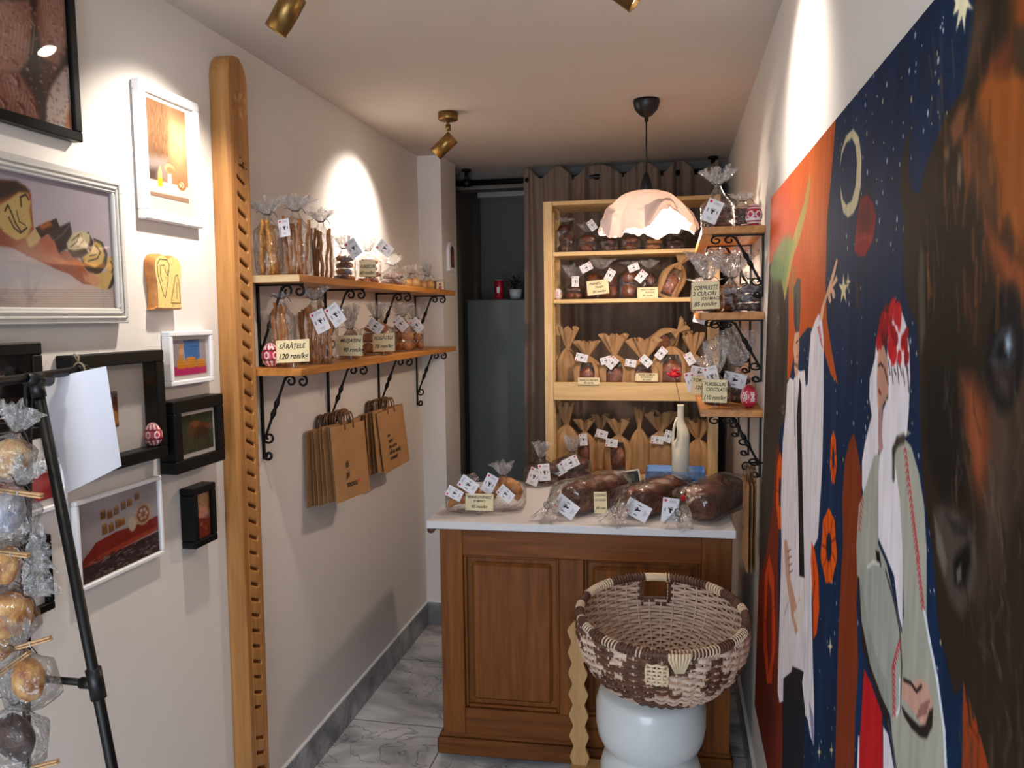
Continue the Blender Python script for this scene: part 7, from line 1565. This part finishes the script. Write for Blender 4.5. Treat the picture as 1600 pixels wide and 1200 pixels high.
# ---------------------------------------------------------------- wrapped cookies hanging on the stand
HY = SY_ - .046; GH = 'wrapped cookies pegged to the black stand'
mat_plain('cookie_toasted', (214, 158, 82), .55, col2=(150, 82, 36), scale=40, bump=.4, bscale=90); mat_plain('cookie_cream', (214, 186, 140), .6, col2=(186, 140, 84), scale=30, bump=.3, bscale=90)
mat_plain('cookie_icing', (196, 196, 206), .4, col2=(150, 150, 162), scale=30, bump=.2); mat_plain('cookie_cocoa', (74, 46, 38), .5, col2=(44, 26, 24), scale=40, bump=.4, bscale=90)
def hung_cookie(px, py, rpx, mat, label, peg=None, fan=(0, 1), seed=0, shape=(1, .62, 1.05), film_r=1.35):
    p = onY(px, py, HY - .004 * (seed % 3)); k = mpp(p); R_ = rpx * k; r = packed('wrapped_cookie', p, label, 'cookie', GH)
    bread_piece(r, 'cookie', T(0, 0, 0, rx=.2, rz=seed, s=(R_ * shape[0], R_ * shape[1], R_ * shape[2])), mat, seed, .10, 9.0)
    ang = math.atan2(fan[0], fan[1]); M = Matrix.Rotation(ang, 4, 'Y') @ T(0, 0, -R_ * film_r)
    film_bag(r, R_ * film_r, R_ * .9, R_ * 2 * film_r * .93, R_ * .35, R_ * 1.5, R_ * 1.0, 90 + seed, M=M, power=2.1, bottom=.45, nr=.006)
    if peg:
        (ax, ay), (bx, by) = peg; a = onY(ax, ay, HY - .012) - p; b = onY(bx, by, HY - .012) - p; d = (b - a); L_ = d.length; an = math.atan2(d.z, d.x); Mp = Matrix.Translation(a) @ Matrix.Rotation(-an, 4, 'Y')
        m = MB(); m.box((0, -.0045, .0006), (L_, .0045, .0040), 'peg_wood', Mp, bev=.0008); m.box((0, -.0045, -.0040), (L_, .0045, -.0006), 'peg_wood', Mp, bev=.0008); m.build('clothes_peg', r)
        m = MB(); m.tube([Mp @ Vector((L_ * .45, -.0052, z)) for z in (-.0052, 0, .0052)], .0009, 'plastic_grey', 5); m.build('peg_spring', r)
    return r
hung_cookie(16, 716, 30, 'cookie_cream', 'wrapped pale round cookie, topmost on the black stand', ((2, 766), (66, 775)), (.3, 1), 1)
hung_cookie(14, 800, 34, 'cookie_icing', 'wrapped cookie with grey white icing, second from the top on the stand', None, (.5, 1), 2)
hung_cookie(8, 884, 28, 'cookie_toasted', 'wrapped brown toasted cookie between the iced and the yellow ones', ((0, 862), (45, 868)), (1.2, .5), 3)
hung_cookie(14, 962, 34, 'cookie_toasted', 'wrapped yellow cookie at the middle height of the stand', None, (1, 1.1), 4)
hung_cookie(45, 1062, 34, 'cookie_toasted', 'wrapped golden brown oval cookie left of the crossbar', ((26, 1012), (80, 997)), (-.2, 1), 5, (.86, .6, 1.0))
hung_cookie(22, 1152, 38, 'cookie_cocoa', 'wrapped dark cocoa cookie, lowest on the stand', ((-10, 1060), (46, 1020)), (.1, 1), 6)
hung_cookie(-8, 1010, 26, 'cookie_toasted', 'wrapped cookie cut by the left edge of the view', None, (.3, 1), 7)
p = onY(70, 1195, HY - .01)
pg = thing('clothes_peg', p, 'wooden clothes peg at the bottom of the stand near the cocoa cookie', 'clothes peg'); m = MB(); Mp = Matrix.Rotation(-.32, 4, 'Y')
m.box((-.028, -.0045, .0006), (.03, .0045, .0040), 'peg_wood', Mp, bev=.0008); m.box((-.028, -.0045, -.0040), (.03, .0045, -.0006), 'peg_wood', Mp, bev=.0008); m.build('peg_jaws', pg)
cd_ = thing('twine_cord', (PO_.x, SY_, 1.0), 'pale twine looped down the black stand that carries the wrapped cookies', 'twine')
m = MB(); c_ = [onY(x, y, SY_ - .016) - Vector((PO_.x, SY_, 1.0)) for (x, y) in ((-4, 655), (12, 652), (26, 668), (31, 690), (28, 712), (20, 730), (26, 760), (20, 830), (26, 900), (30, 960), (34, 1000), (30, 1040), (38, 1100), (44, 1150), (50, 1210))]; m.tube(c_, .0016, 'twine', 6); m.build('cord', cd_)
# ---------------------------------------------------------------- parts that belong to another part go one level deeper
SUBPART = {'lamp_lens': 'lamp_can', 'peg_spring': 'clothes_peg', 'glass_pane': 'frame', 'rim_wrapping': 'rim', 'rim_binding': 'rim', 'display': 'display_housing', 'door_seal': 'door', 'shade_outer_fold': 'shade',
           'crumb_face': 'crumb_backing', 'twine_tie': 'clear_wrapper', 'bulb': 'lamp_holder', 'print': 'bag_body', 'front_lip': 'shelf_board', 'can_top': 'can_body', 'painted_saint': 'icon_panel', 'end_grain': 'board', 'tray': 'tray_support', 'heading_pleats': 'curtain_cloth', 'photo_print': 'mount_board'}
stem = lambda o: o.name.split('.')[0]
for root in [o for o in SC.objects if o.parent is None and o.children]:
    kids = list(root.children); by = {}
    for k in kids: by.setdefault(stem(k), k)
    for k in kids:
        t = SUBPART.get(stem(k))
        if t and t in by and k.type == 'MESH' and not k.children:
            par = by[t]; loc = par.matrix_basis.inverted() @ k.matrix_basis; k.parent = par; k.matrix_local = loc
